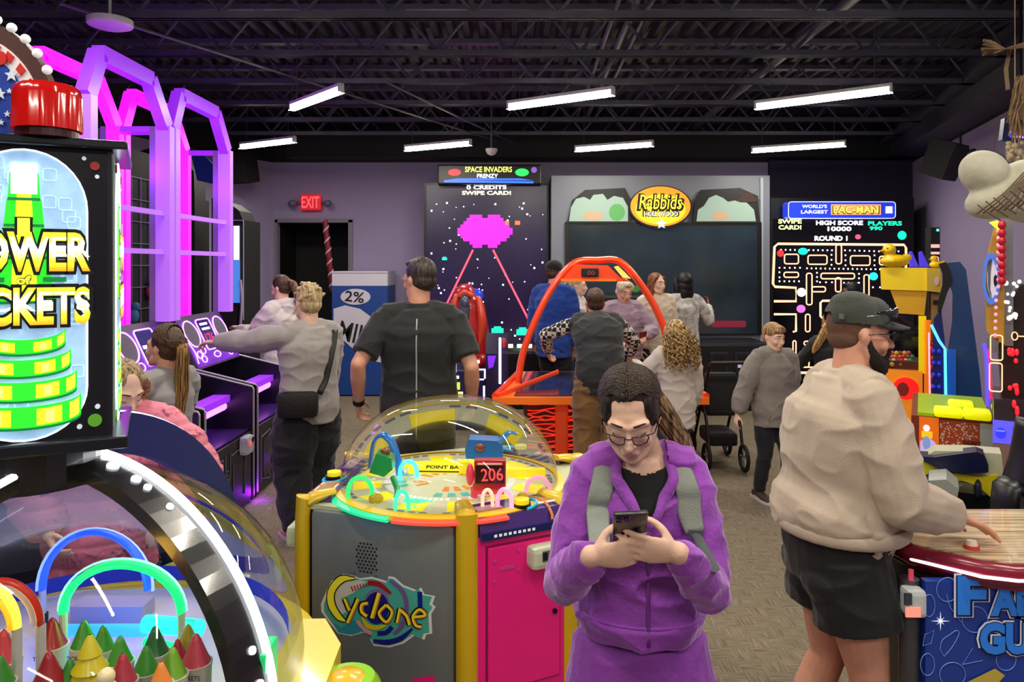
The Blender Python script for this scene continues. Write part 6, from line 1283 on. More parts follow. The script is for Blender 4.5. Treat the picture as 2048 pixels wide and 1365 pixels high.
def hand(b, w, f, n, t, curl=.5, s=1., spread=.0, thumb=.5, fing=None):
    """five-fingered hand at wrist w: f finger direction, n palm-facing direction, t thumb side"""
    w = V(w); f = V(f).normalized(); n = V(n); n = (n-f*n.dot(f)).normalized(); t0 = V(t); t = (t0-f*t0.dot(f)-n*t0.dot(n)).normalized()
    b.sweep([w-f*.01*s, w+f*.03*s, w+f*.07*s, w+f*.088*s], [(.024*s, .017*s), (.034*s, .016*s), (.040*s, .0135*s), (.036*s, .010*s)], n=14, side=t, sub=2, round_=1)
    L = [(.040, .026, .020), (.044, .030, .022), (.041, .027, .021), (.032, .020, .018)]
    for i in range(4):
        base = w+f*(.080-.004*abs(i-1.3))*s+t*(.0295-.0195*i)*s; a = (fing[i] if fing else curl)*R(75); ang = a*.75; P = [base]; dirv = (f+t*(1.5-i)*(.05+spread)).normalized(); 
        for k, l in enumerate(L[i]):
            d = dirv*math.cos(ang)+n*math.sin(ang); P.append(P[-1]+d*l*s); ang += a*(.95 if k == 0 else .6)
        b.sweep(P, [.0088*s, .0086*s, .0078*s, .0066*s], n=8, sub=2, round_=1)
    th = [w+f*.022*s+t*.022*s+n*.004*s]; dd = (t*.75+f*.65+n*(.25+.5*thumb)).normalized(); th.append(th[-1]+dd*.040*s); dd = (t*.35+f*.85+n*(.2+.6*thumb)).normalized(); th.append(th[-1]+dd*.032*s); dd = (t*.05+f*.95+n*(.2+.5*thumb)).normalized(); th.append(th[-1]+dd*.025*s)
    b.sweep(th, [.0125*s, .0115*s, .0098*s, .0078*s], n=8, sub=2, round_=1)

class Body:
    def __init__(s, label, loc, yaw, H, voxel=.0075, girth=1., belly=0., lean=0., side=0., sh=1., hipw=1., group=None, chest=1.):
        s.H = H; s.vx = voxel; s.g = girth; s.belly = belly; s.label = label; s.head = {}
        s.t = thing('person', label, 'person', (loc[0], loc[1], 0), yaw, group); s.e = s.t; h = H
        s.pel = V((0, 0, .525*h)); sp = [s.pel]   # spine from pelvis with lean (radians forward = -Y) and side bend
        for k, (l, f) in enumerate(((.075, .35), (.11, .7), (.105, 1.), (.03, 1.0))):
            a = lean*f; c = side*f; d = V((math.sin(c), -math.sin(a), math.cos(a)*math.cos(c))).normalized(); sp.append(sp[-1]+d*l*h)
        s.sp = sp; s.up = (sp[3]-sp[2]).normalized(); s.shw = .108*h*sh; s.hw = .052*h*hipw; s.chest = chest
        s.neck = sp[4]+s.up*.0*h
        s.lat = V((1, 0, 0)); s.fw = s.up.cross(s.lat)*1.   # up x lat = forward?
        if s.fw.y > 0: s.fw = -s.fw
        s.S = {q: sp[3]+s.lat*(q*s.shw)+s.up*(-.002*h) for q in (-1, 1)}
        s.arms = {}; s.legs = {}
        for q in (-1, 1): s.leg(q, (q*s.hw*1.2, 0)); 
    def leg(s, q, foot, lift=0., toe=0., pole=(0, -1, 0)):
        h = s.H; hip = s.pel+V((q*s.hw, 0, -.005*h)); an = V((foot[0], foot[1]+.0, .045*h+lift)); kn, an = ik(hip, an, .245*h, .24*h, pole); s.legs[q] = (hip, kn, an, toe)
    def arm(s, q, wrist, pole=(0, 1, -.3), hand_=None, curl=.4, spread=0., thumb=.5, fing=None, n=None, t=None, f=None, rel=True):
        """q=-1 is the person's right. wrist is given in person frame metres (relative to the floor origin)"""
        h = s.H; sh = s.S[q]; el, w = ik(sh, wrist, .172*h, .150*h, pole); s.arms[q] = dict(sh=sh, el=el, w=w, curl=curl, spread=spread, thumb=thumb, fing=fing, f=V(f) if f else (w-el).normalized(), n=V(n) if n else None, t=V(t) if t else None)
    def hang(s, q, out=.06, fwd=.02, curl=.45):
        h = s.H; s.arm(q, s.S[q]+V((q*out, -fwd-.03, -.315*h)), pole=(q*.3, 1, 0), curl=curl)
    def sethead(s, yaw=0., pitch=0., roll=0., scale=1., fwd=.0, dz=0., dx=0.):
        h = s.H; s.hs = .133*h/.235*scale; s.hc = s.neck+s.up*.035*h+V((dx, -.012*h-fwd, .062*h+dz)); s.HM = T(s.hc) @ RZ(yaw) @ RX(pitch) @ RY(roll)
        # pitch>0 tips the face down
    def hp(s, p): return s.HM @ (V(p)*s.hs)
    def torso(s, b, infl=0., start=-.045, hem=0., hemr=1.0, low=0.):
        h = s.H; g = s.g; sp = s.sp; be = s.belly
        P = [sp[0]+V((0, 0, start*h)), sp[0]+V((0, 0, max(.0, start+.03)*h)), sp[1]+V((0, -be*.25, 0)), sp[2]*.5+sp[1]*.5+V((0, -be*.4, 0)), sp[2]+V((0, -be*.25, 0)), sp[2]*.4+sp[3]*.6, sp[3]-s.up*.012*h, sp[4]]
        Rr = [(.085, .068), (.096, .072), (.088, .064), (.089, .066), (.096, .070), (.104, .069*s.chest), (.088, .056), (.040, .042)]
        rr = [(a*h*g+infl, (c*h*g+be*.5*(1 if 1 < i < 5 else .4 if i < 6 else 0))+infl) for i, (a, c) in enumerate(Rr)]
        rr = [(a+(low if i < 3 else 0), c+(low if i < 3 else 0)) for i, (a, c) in enumerate(rr)]
        if hem: P = [P[0]-V((0, 0, hem))]+P; rr = [(rr[0][0]*hemr, rr[0][1]*hemr)]+rr
        b.sweep(P, rr, n=28, side=(1, 0, 0), sub=4, round_=0)
        for q in (-1, 1): b.ell(s.S[q]+V((-q*.01*h, 0, -.004*h)), (.033*h*g**.5+infl*.8, .033*h*g**.5+infl*.8, .033*h*g**.5+infl*.8), n=16, k=10); b.sweep([s.sp[4]-s.up*.005*h, s.S[q]+s.up*.012*h], [.028*h+infl, .026*h+infl], n=12)
    def body(s, mats=None, skin=None, voxel=None, it=3, hand_s=1., headkw={}, lips=True, bare_legs=False):
        h = s.H; b = MB(); g = s.g; s.torso(b, -.005, start=-.02, low=-.014)
        b.sweep([s.sp[4]-s.up*.02*h, s.sp[4]+s.up*.015*h, s.hc+V((0, .01*h, -.03*h)) if not headkw.get('necktop') else headkw['necktop']], [.037*h*g**.5, .033*h*g**.5, .034*h*g**.3], n=16, round_=1)
        headprims(b, s.HM, s.hs, ears=headkw.get('ears', True), jaw=headkw.get('jaw', 1.), noseS=headkw.get('nose', 1.))
        for q, a in s.arms.items():
            b.sweep([a['sh'], a['sh']*.5+a['el']*.5, a['el']], [.028*h*g**.6, .0255*h*g**.6, .022*h*g**.5], n=14, sub=2, round_=1); b.sweep([a['el'], a['el']*.65+a['w']*.35, a['w']], [.022*h*g**.5, .0235*h*g**.5, .0155*h*g**.3], n=14, sub=2, round_=1)
            n = a['n'] or (V((-q, 0, 0)) if abs(a['f'].z) > .6 else V((0, 0, -1))); t = a['t'] or V((0, -1, 0)) if abs(a['f'].z) > .6 or a['t'] else V((-q, 0, 0))
            hand(b, a['w'], a['f'], n, t, a['curl'], h/1.75*hand_s, a['spread'], a['thumb'], a['fing'])
        for q, (hip, kn, an, toe) in s.legs.items():
            b.sweep([hip, hip*.5+kn*.5, kn], [.050*h*g**.7, .045*h*g**.7, .031*h*g**.5], n=16, sub=2, round_=1); b.sweep([kn, kn*.68+an*.32+V((0, .008*h, 0)), kn*.2+an*.8, an], [.031*h*g**.5, .034*h*g**.5, .021*h*g**.4, .020*h], n=16, sub=2, round_=1)
            d = V((math.sin(toe)*q, -math.cos(toe), 0)); b.sweep([an+V((0, 0, -.02*h))-d*.02*h, an+d*.05*h+V((0, 0, -.028*h)), an+d*.09*h+V((0, 0, -.033*h))], [(.022*h, .02*h), (.026*h, .015*h), (.024*h, .010*h)], n=12, side=(1, 0, 0), round_=1)
        inv = s.HM.inverted(); hs = s.hs
        def cl(p):
            q = inv @ p
            if (q/hs).length > .2: return 0
            q = q/hs
            if q.y < -.085 and ((q.x/.0195)**2+((q.z+.0655)/.0088)**2) < 1: return 1
            return 0
        s.bodyo = fromclay(b, 'body', s.t, [skin or m_skin, m_lip], voxel or s.vx, it, .5, classify=cl if lips else None); return s.bodyo
    def face(s, closed=False, brow=None, look=(0, 0)):
        for q in (-1, 1):
            if closed:
                b = MB(s.HM @ Matrix.Scale(s.hs, 4)).use(m_lash); b.sweep([(q*.017, -.0835, -.004), (q*.0245, -.0875, -.0085), (q*.032, -.0885, -.0095), (q*.040, -.0855, -.0075), (q*.046, -.079, -.003)], .0014, n=6, sub=3); b.build('eyelashes', s.t, True)
            else:
                b = MB(s.HM @ Matrix.Scale(s.hs, 4)).use(m_eyew); b.ell((q*.0315, -.0765, .000), (.0125, .0125, .0078), n=14, k=10); b.use(m_iris); b.ell((q*.0315+look[0]*.005, -.0845, look[1]*.003), (.0058, .005, .0062), n=10, k=6); ey = b.build('eye', s.t, True)
                b = MB(s.HM @ Matrix.Scale(s.hs, 4)).use(m_lash); b.sweep([(q*.018, -.084, .004), (q*.030, -.0885, .0085), (q*.044, -.081, .005)], .0013, n=6, sub=3); b.build('eyelashes', s.t, True)
            b = MB(s.HM @ Matrix.Scale(s.hs, 4)).use(brow or m_brow); b.sweep([(q*.015, -.0945, .0265), (q*.028, -.0925, .0295), (q*.042, -.083, .029), (q*.053, -.070, .021)], [(.0028, .0012), (.0036, .0016), (.0030, .0014), (.0012, .001)], n=8, sub=3, side=(0, 0, 1)); b.build('eyebrow', s.t, True)
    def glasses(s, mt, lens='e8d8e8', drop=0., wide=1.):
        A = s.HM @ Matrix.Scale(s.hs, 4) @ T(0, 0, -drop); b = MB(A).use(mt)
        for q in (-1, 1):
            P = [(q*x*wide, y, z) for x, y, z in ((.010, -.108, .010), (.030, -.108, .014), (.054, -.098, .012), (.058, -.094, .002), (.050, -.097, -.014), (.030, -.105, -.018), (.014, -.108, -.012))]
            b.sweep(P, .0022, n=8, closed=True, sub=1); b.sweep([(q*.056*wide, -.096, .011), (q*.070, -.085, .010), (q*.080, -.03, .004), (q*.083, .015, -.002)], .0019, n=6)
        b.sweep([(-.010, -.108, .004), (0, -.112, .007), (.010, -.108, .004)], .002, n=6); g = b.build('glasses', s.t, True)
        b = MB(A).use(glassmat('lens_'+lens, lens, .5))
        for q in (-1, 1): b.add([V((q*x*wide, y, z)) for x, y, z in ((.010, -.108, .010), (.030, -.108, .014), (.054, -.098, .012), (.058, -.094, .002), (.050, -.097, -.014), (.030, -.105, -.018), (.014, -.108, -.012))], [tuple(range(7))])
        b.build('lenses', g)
    def top(s, mt, name='shirt', sleeve='long', hem=.05, infl=.016, amp=.005, hemr=1.0, hood=False, cuff=None, seed=0., voxel=None, collar=0., armf=1., it=3, loose=1.0, f=(7, 7, 12), label=None, opening=None, cut=None, extra=None, start=-.045):
        h = s.H; b = MB(); s.torso(b, infl, start=start, hem=hem*h, hemr=hemr, low=.007)
        for q, a in s.arms.items():
            if sleeve == 'none': continue
            b.sweep([a['sh'], a['sh']*.5+a['el']*.5, a['el'] if sleeve == 'long' else a['sh']*.22+a['el']*.78], [.031*h*s.g**.6+infl*.7, (.0275*h*s.g**.6+infl*.7)*loose, (.0235*h*s.g**.5+infl*.6)*loose*(1 if sleeve == 'long' else 1.15)], n=16, sub=3, round_=1 if sleeve == 'long' else 0)
            if sleeve == 'long':
                w = a['el']*.02+a['w']*.98; b.sweep([a['el'], a['el']*.6+w*.4, a['el']*.15+w*.85, w], [(.0235*h*s.g**.5+infl*.6)*loose, (.025*h*s.g**.4+infl*.6)*loose, (.020*h+infl*.5)*loose, .018*h+infl*.25], n=16, sub=3)
                if cuff: b.sweep([a['el']*.13+w*.87, a['el']*.11+w*.89], .024*h+infl*.5, n=14)
        if collar: b.sweep([s.sp[4]-s.up*.012*h, s.sp[4]+s.up*collar*h], [.043*h*s.g**.5+.008, .040*h*s.g**.5+.006], n=18)
        if hood:
            nb = s.sp[4]; b.sweep([nb+V((-.052*h, -.018*h, .0)), nb+V((-.052*h, .028*h, .012*h)), nb+V((0, .055*h, .012*h)), nb+V((.052*h, .028*h, .012*h)), nb+V((.052*h, -.018*h, .0))], [.020*h, .026*h, .032*h, .026*h, .020*h], n=12, sub=4, round_=1)
            b.ell(nb+V((0, .055*h, -.02*h)), (.065*h, .035*h, .055*h))
        if extra: extra(b)
        s.topo = fromclay(b, name, s.t, mt if isinstance(mt, list) else [mt], voxel or s.vx, it, .5, disp=folds(amp, f, seed), classify=opening, label=label)
        if cut: cutfaces(s.topo, cut)
        return s.topo
    def bottom(s, mt, name='trousers', to='ankle', infl=.012, amp=.006, wide=1., seed=3., rise=.03, voxel=None, f=(6, 6, 10)):
        h = s.H; b = MB(); g = s.g; be = s.belly
        b.sweep([s.pel+V((0, 0, -.06*h)), s.pel, s.pel+V((0, -be*.2, rise*h))], [(.086*h*g+infl*.6, .066*h*g+infl*.6), (.094*h*g+.004, .069*h*g+.004+be*.2), (.088*h*g+.002, .064*h*g+.002+be*.3)], n=26, side=(1, 0, 0), sub=3)
        for q, (hip, kn, an, toe) in s.legs.items():
            b.ell(hip+V((0, .008*h, -.05*h)), (.052*h*g**.7+infl*.8, .060*h*g**.7+infl*.8, .05*h))
            if to == 'ankle':
                b.sweep([hip, hip*.5+kn*.5, kn], [.054*h*g**.7+infl, .049*h*g**.7*wide+infl, .035*h*g**.5*wide+infl], n=18, sub=3, round_=1); b.sweep([kn, kn*.5+an*.5, kn*.1+an*.9-V((0, 0, .012*h))], [.035*h*g**.5*wide+infl, .033*h*wide+infl, .026*h*wide+infl], n=18, sub=3)
            else:
                e = hip*(1-to)+kn*to; b.sweep([hip, hip*.5+e*.5, e], [(.056*h*g**.7+infl), (.056*h*g**.7+infl*1.3), (.056*h*g**.7*wide+infl*1.6)], n=18, sub=3)
        return fromclay(b, name, s.t, [mt], voxel or s.vx, 3, .5, disp=folds(amp, f, seed))
    def shoes(s, mt, sole):
        h = s.H
        for q, (hip, kn, an, toe) in s.legs.items():
            d = V((math.sin(toe)*q, -math.cos(toe), 0)); lz = an.z-.045*h; b = MB().use(mt); o = V((an.x, an.y, lz))
            b.sweep([o-d*.035*h+V((0, 0, .03*h)), o+d*.01*h+V((0, 0, .034*h)), o+d*.06*h+V((0, 0, .024*h)), o+d*.105*h+V((0, 0, .020*h))], [(.022*h, .022*h), (.026*h, .024*h), (.029*h, .017*h), (.022*h, .012*h)], n=16, side=(d.y*-1, d.x, 0), sub=3, round_=1); b.cyl(o+V((0, 0, .03*h)), o+V((0, 0, .06*h)), .027*h, .025*h, n=16); sh = b.build('shoe', s.t, 'auto')
            b = MB().use(sole); b.prism([((o+d*y*h).x+V((-d.y, d.x)).x*x*h, (o+d*y*h).y+V((-d.y, d.x)).y*x*h) for x, y in ((-.026, -.05), (-.028, .02), (-.031, .07), (-.02, .12), (0, .13), (.02, .12), (.031, .07), (.028, .02), (.026, -.05), (0, -.062))], .014*h, z0=lz+.0005 if lz > 0 else .0005); b.build('sole', sh)
    def hair(s, mt, style='short', extra=None, voxel=None, vol=1., part=True, name='hair', disp=None, it=3):
        b = MB(s.HM @ Matrix.Scale(s.hs, 4)); v = vol
        if style == 'short':
            b.ell((0, .024, .040), (.082*v, .098*v, .090*v), n=24, k=16); b.ell((0, .045, -.010), (.074*v, .072*v, .065), n=20, k=12); b.ell((0, -.045, .092), (.055*v, .045, .026*v))
        elif style == 'none':
            b.ell((0, .030, .032), (.082, .092, .090), n=24, k=16); b.ell((0, .045, -.005), (.075, .073, .07), n=20, k=12)
        elif style == 'pulled':
            b.ell((0, .026, .034), (.083*v, .096*v, .092*v), n=24, k=16); b.ell((0, .020, .056), (.080*v, .090*v, .080*v), n=24, k=16); b.ell((0, .045, -.005), (.076*v, .073*v, .07), n=20, k=12)
        elif style == 'long':
            b.ell((0, .026, .034), (.086*v, .098*v, .094*v), n=24, k=16); b.ell((0, .050, -.03), (.086*v, .070*v, .10), n=20, k=12)
            for q in (-1, 1): b.sweep([(q*.055, -.035, .07), (q*.082, -.015, .02), (q*.086, -.005, -.06), (q*.080, .0, -.14)], [(.018, .03), (.02, .035), (.022, .035), (.018, .03)], n=10, sub=3, round_=1)
            b.sweep([(0, .06, 0), (0, .075, -.10), (0, .07, -.20)], [(.08, .045), (.085, .045), (.07, .03)], n=16, side=(1, 0, 0), sub=3, round_=1)
        if extra: extra(b)
        n0 = disp or (lambda p: .0035*noise.noise(V((p.x*60, p.y*60, p.z*14))))
        return fromclay(b, name, s.t, [mt], voxel or s.vx*.7, it, .5, disp=n0)
    def strands(s, mt, n=170, tail=(0, .105, .01), name='hair_locks', r=.0021, front=-.058, seed=1):
        """locks combed from the centre parting round the sides to the gathered tail"""
        b = MB(s.HM @ Matrix.Scale(s.hs, 4)).use(mt); rr = random.Random(seed); R3 = V((.0855, .0985, .0975)); c0 = V((0, .029, .042))
        for k in range(n):
            q = 1 if k % 2 else -1; y0 = rr.uniform(front, .055); u0 = (y0-c0.y)/R3.y; top = math.sqrt(max(.01, 1-u0*u0))
            a = V((q*.002, u0, top)); f = (y0-front)/(.055-front); m = V((q*.86, -.62+f*1.0, .38+f*.25)); e = V((q*rr.uniform(.05, .5), .90, rr.uniform(-.35, .15))); m2 = V((q*.92, .05+f*.4, -.02+f*.2)); P = []
            for p in catmull([a, (a+m)*.5+V((q*.1, 0, .25)), m, m2, e], 5):
                p = p.normalized()*rr.uniform(1.012, 1.05); P.append(c0+V((p.x*R3.x, p.y*R3.y, p.z*R3.z)))
            P.append(V(tail)); b.sweep(P, [r*.5]+[r]*(len(P)-2)+[r], n=5)
        o = b.build(name, s.t, True)
        b = MB(s.HM @ Matrix.Scale(s.hs, 4)).use(mat('parting_skin', '8a6c58', rough=.7)); b.sweep([c0+V((0, R3.y*math.sin(u), R3.z*math.cos(u)))*1.035 for u in [-.95+.11*k for k in range(8)]], [(.0014, .001)]*8, n=6, side=(1, 0, 0)); b.build('parting', o, True)
        return o
    def ponytail(s, mt, pts, rad, name='ponytail', n=46, r0=.0035):
        """a tail of many separate locks around a centre line, in head units"""
        b = MB(s.HM @ Matrix.Scale(s.hs, 4)).use(mt); rr = random.Random(len(pts)*7+n); C = catmull(pts, 5); Rd = [q[0] for q in lerpn([(r,) for r in rad], 5)]
        for k in range(n):
            a, ra = rr.uniform(0, 2*PI), math.sqrt(rr.random()); ph = rr.uniform(-.5, .5); P = []
            for i, c in enumerate(C):
                tt = (C[min(i+1, len(C)-1)]-C[max(0, i-1)]).normalized(); u = tt.orthogonal().normalized(); v = tt.cross(u); q = a+ph*i*.12; P.append(c+(u*math.cos(q)+v*math.sin(q))*Rd[i]*ra)
            b.sweep(P[::1], [r0*1.8]*(len(P)-1)+[r0*.3], n=5)
        return b.build(name, s.t, True)

    def loc(s, p): return (T(s.t.location) @ RZ(s.t.rotation_euler.z)).inverted() @ V(p)
def cutfaces(o, pred):
    bm = bmesh.new(); bm.from_mesh(o.data); bmesh.ops.delete(bm, geom=[f for f in bm.faces if pred(f.calc_center_median())], context='FACES'); bm.to_mesh(o.data); bm.free()
from mathutils.bvhtree import BVHTree
def caster(*objs):
    ts = []
    for o in objs:
        bm = bmesh.new(); bm.from_mesh(o.data); ts.append(BVHTree.FromBMesh(bm)); bm.free()
    def c(o, d):
        best = None
        for t in ts:
            l, n, i, ds = t.ray_cast(V(o), V(d).normalized())
            if l is not None and (best is None or ds < best[2]): best = (l, n, ds)
        return best
    return c
def onfront(c, x, z, off=.004, back=False):
    r = c((x, 2 if back else -2, z), (0, -1 if back else 1, 0))
    return (r[0]+r[1]*off) if r else V((x, 0, z))
# ---------------------------------------------------------------- woman in purple looking at her phone
m_velour = fabric('velour_purple', '8a3aa8', var=.16, bump=.3, rough=.75, sheen=.9, bscale=90)
m_velour.node_tree.nodes['Principled BSDF'].inputs['Sheen Tint'].default_value = (.85, .6, 1, 1)
m_tee = fabric('tee_black', '0d0d10'); m_bp = fabric('backpack_grey', '868c84', var=.12, bump=.5, bscale=400)
m_hdk = hairmat('hair_dark', '0f0a09', '3a2a22'); m_hdk2 = hairmat('hair_dark_locks', '120c0a', '4a382c', s=(200, 200, 40)); m_htail = hairmat('hair_tail', '2a1c14', '9a7a54')
P = Body('woman in a purple velour tracksuit and glasses looking down at her phone', (.335, 1.93), R(-4), 1.60, voxel=.0048, sh=.72, girth=.98)
P.sethead(yaw=R(-8), pitch=R(26), roll=R(-3), fwd=.045, dz=-.035, dx=-.032, scale=.97)
wr, wl = P.loc((.178, 1.665, 1.195)), P.loc((.368, 1.64, 1.212))
P.arm(-1, wr, pole=(-.38, .35, -1), f=(.95, -.22, .14), n=(.2, .95, .2), t=(-.1, -.2, 1), fing=[.30, .34, .40, .46], thumb=.7)
P.arm(1, wl, pole=(.42, .35, -1), f=(-.97, -.14, .12), n=(-.15, .96, .2), t=(.1, -.2, 1), fing=[.22, .26, .32, .38], thumb=.7)
P.body(skin=m_skin3, voxel=.0042, it=4, hand_s=.93, headkw=dict(jaw=.86)); P.face(closed=True)
P.glasses(mat('glasses_brown', '2c1c1c', rough=.2, coat=.6), lens='f8f0fa', drop=.008, wide=.95)
tee = MB(); P.torso(tee, .006, start=.05, low=-.004); te = fromclay(tee, 'black_tee', P.t, [m_tee], .0055, 3); zn = P.sp[4].z
cutfaces(te, lambda p: p.z > zn-.03+abs(p.x)*.3 if p.y < .03 else p.z > zn-.01)
zv = 1.222
inV = lambda p: p.y < .06 and p.z > zv and abs(p.x-.004) < min(.060, (p.z-zv)*.62+.002)
P.top(m_velour, 'velour_jacket', infl=.014, start=.04, hem=.0, amp=.009, loose=1.10, f=(10, 10, 15), seed=4., cut=inV, cuff=True, extra=lambda b: b.sweep([P.sp[4]+V((-.07, .05, .0)), P.sp[4]+V((0, .085, -.01)), P.sp[4]+V((.07, .05, .0))], [.03, .04, .03], n=12, sub=4, round_=1))
cs = caster(P.topo)
for q in (-1, 1):
    b = MB().use(m_velour); pts = []
    for z in (zv-.01, zv+.025, zv+.05, zv+.075, zv+.095): 
        x = .004+q*(min(.062, max(0, (z-zv))*.62+.005)); pts.append(onfront(cs, x+q*.006, z, .006))
    pts.append(P.sp[4]+V((q*.066, -.012, .008))); pts.append(P.sp[4]+V((q*.064, .04, .022)))
    b.sweep(pts, [(.006, .004), (.010, .005), (.014, .006), (.014, .007), (.015, .008), (.015, .010), (.014, .012)], n=10, sub=4, round_=1); b.build('jacket_lapel', P.t, True)
b = MB().use(mat('zip_purple', '6a2c84', rough=.35)); zs = [.92, .97, 1.02, 1.07, 1.12, 1.15]; b.sweep([onfront(cs, .006, z, .002) for z in zs], [(.005, .003)]*6, n=8, side=(1, 0, 0), sub=2); b.build('zip', P.t, True)
b = MB().use(m_velour)
for x in (-.11, -.075, .0, .08, .12): pass
hemz = P.pel.z+.04*P.H
b.sweep([onfront(cs, .172*math.sin(u), hemz+.055, .001, back=abs(u) > PI/2) for u in [-1.3, -1.0, -.7, -.35, 0, .35, .7, 1.0, 1.3]], [(.004, .003)]*9, n=6, sub=2); b.build('hem_seam', P.t, True)
P.bottom(m_velour, 'velour_trousers', infl=.016, wide=1.3, amp=.007)
P.shoes(mat('shoe_white', 'd8d8d8', rough=.5), mat('sole_white', 'c8c8c8', rough=.5))
def hp_extra(b):
    b.ell((0, .028, .058), (.0795, .090, .080), n=24, k=16)
    for q in (-1, 1): b.ell((q*.056, -.008, .034), (.028, .052, .062), n=16, k=12)
    for q in (-1, 1): b.sweep([(q*.076, -.01, .03), (q*.080, .01, -.0), (q*.07, .05, -.02)], [.012, .015, .014], n=10, sub=3, round_=1)
P.hair(m_hdk, 'none', extra=hp_extra, voxel=.0035, disp=lambda p: .0022*noise.noise(V((p.x*120, p.y*30, p.z*30))))
P.ponytail(m_htail, [(.0, .105, .03), (.045, .135, -.02), (.085, .12, -.09), (.125, .09, -.15), (.17, .05, -.21)], [.02, .036, .036, .03, .012], n=90)
P.strands(m_hdk2, n=300, r=.0028)
b = MB(P.HM @ Matrix.Scale(P.hs, 4)).use(m_hdk)
for q in (-1, 1): b.sweep([(q*.066, -.045, .05), (q*.078, -.040, .0), (q*.080, -.035, -.045)], [.004, .003, .001], n=6, sub=3)
b.build('loose_strand', P.t, True)
# phone
pc = V((.262, 1.648, 1.262)); Mp = frame(pc, (1, -.05, .06), (0, -.70, .71)); t = Th('smartphone', 'dark smartphone held in both hands by the woman in purple', 'phone', pc)
b = t.mb(mat('phone_black', '141418', rough=.25, coat=.5), Mp); b.box((0, 0, 0), (.076, .152, .009), bev=.004); t.part(b, 'phone_body'); b = t.mb(mat('phone_screen', '303848', rough=.1, emit=.4), Mp); b.box((0, 0, -.005), (.070, .146, .001)); t.part(b, 'screen')
b = t.mb(mat('phone_camera', '0a0a10', rough=.1, coat=1.), Mp); b.box((-.018, .052, .0055), (.032, .034, .002), bev=.001)
for i, j in ((-1, 1), (1, 1), (-1, -1)): b.cyl((-.018+i*.008, .052+j*.008, .006), (-.018+i*.008, .052+j*.008, .009), .006, n=12)
t.part(b, 'camera_bump')
# backpack
BP = Th('backpack', 'grey backpack worn on the back of the woman in purple', 'backpack', P.t.location, P.t.rotation_euler.z); BP.inv = Matrix.Identity(4)
b = MB(); b.ell((.01, .26, 1.14), (.15, .085, .21)); b.ell((.03, .27, 1.02), (.155, .095, .12)); b.sweep([(.10, .24, .98), (.14, .20, 1.02), (.15, .19, 1.10)], .035, n=10, round_=1)
fromclay(b, 'bag_body', BP.e, [m_bp], .008, 3, disp=folds(.004, (8, 8, 8)))
for q in (-1, 1):
    xs = [.092, .100, .106, .112, .120, .132]; zz = [1.33, 1.30, 1.27, 1.235, 1.20, 1.165]
    pts = [V((q*.080, .085, 1.30)), V((q*.083, .045, 1.345)), V((q*.086, .0, 1.362))]+[onfront(cs, q*x, z, .006)+V((0, -.010, 0)) for x, z in list(zip(xs, zz))[1:]]
    b = MB().use(m_bp); b.sweep(pts[:7], [(.029, .007)]*6+[(.024, .006)], n=10, side=(1, 0, 0), sub=4); st = b.build('shoulder_strap', BP.e, True)
    if q < 0: continue
    b = MB().use(mat('strap_dark', '464c50', rough=.7)); b.sweep(pts[6:]+[V((q*.136, -.085, 1.12 if q > 0 else 1.15))], [(.012, .004)]*3, n=8, side=(1, 0, 0), sub=3); p_ = pts[6]; b.box(p_+V((0, -.008, 0)), (.032, .008, .016)); b.build('strap_webbing', st, 'auto')

# ---------------------------------------------------------------- bearded man in beige sweatshirt and cap
m_bge = fabric('sweat_beige', 'bfae9c', var=.05, bump=.2); m_blk = fabric('shorts_black', '0b0c10', rough=.7)
P = Body('bearded man in beige sweatshirt, black shorts and grey cap, leaning over the wood table', (1.100, 2.52), R(88), 1.735, voxel=.0058, girth=1.27, belly=.055, lean=.13, sh=.98)
P.sethead(yaw=R(0), pitch=R(6), fwd=.0, dz=-.012, scale=.98)
P.leg(-1, (-.12, .02)); P.leg(1, (.11, .10))
P.arm(-1, P.loc((1.425, 2.37, 1.045)), pole=(-.5, .5, -.6), f=(.15, -.9, -.38), n=(0, -.38, -.92), t=(1, 0, 0), fing=[.10, .12, .16, .2], thumb=.1, spread=.03)
P.arm(1, P.loc((1.46, 2.66, 1.035)), pole=(.4, .5, -.8), f=(0, -.55, -.75), n=(0, .6, -.6), t=(-1, 0, 0), fing=[.2, .25, .3, .3], thumb=.2, spread=.03)
P.body(skin=m_skin2, voxel=.0052, it=3, headkw=dict(jaw=1.12, nose=1.03, necktop=None)); P.face(); 
P.top(m_bge, 'sweatshirt', infl=.028, start=.036, hem=.0, amp=.0075, f=(6, 8, 12), loose=1.22, seed=2., cuff=True, collar=.016)
c2 = caster(P.topo)
hz = P.pel.z+.036*P.H
b = MB().use(m_bge); b.sweep([(-.0, 0, 0)]*0 or [V((.0+(.096*P.H*P.g+.026)*math.cos(u), -.014+(.072*P.H*P.g+.048)*math.sin(u), hz+.012)) for u in [2*PI*k/24 for k in range(24)]], [(.024, .010)]*24, n=10, side=(0, 0, 1), closed=True); b.build('ribbed_hem', P.t, True)
P.bottom(m_blk, 'shorts', to=.52, infl=.014, wide=1.02, amp=.007, rise=.052)
P.shoes(mat('shoe_grey', '60646a', rough=.6), mat('sole_white'))
m_buzz = mat('buzz_brown', '6a4a38', rough=.9, bump=.5, bscale=500)
b = MB(P.HM @ Matrix.Scale(P.hs, 4)); b.ell((0, .026, .030), (.0785, .0915, .088), n=24, k=16); b.ell((0, .05, -.02), (.069, .058, .05)); fromclay(b, 'short_hair', P.t, [m_buzz], .005, 3)
m_beard = mat('beard_brown', '1f1410', rough=.9, bump=.8, bscale=350, var=.4, vscale=120)
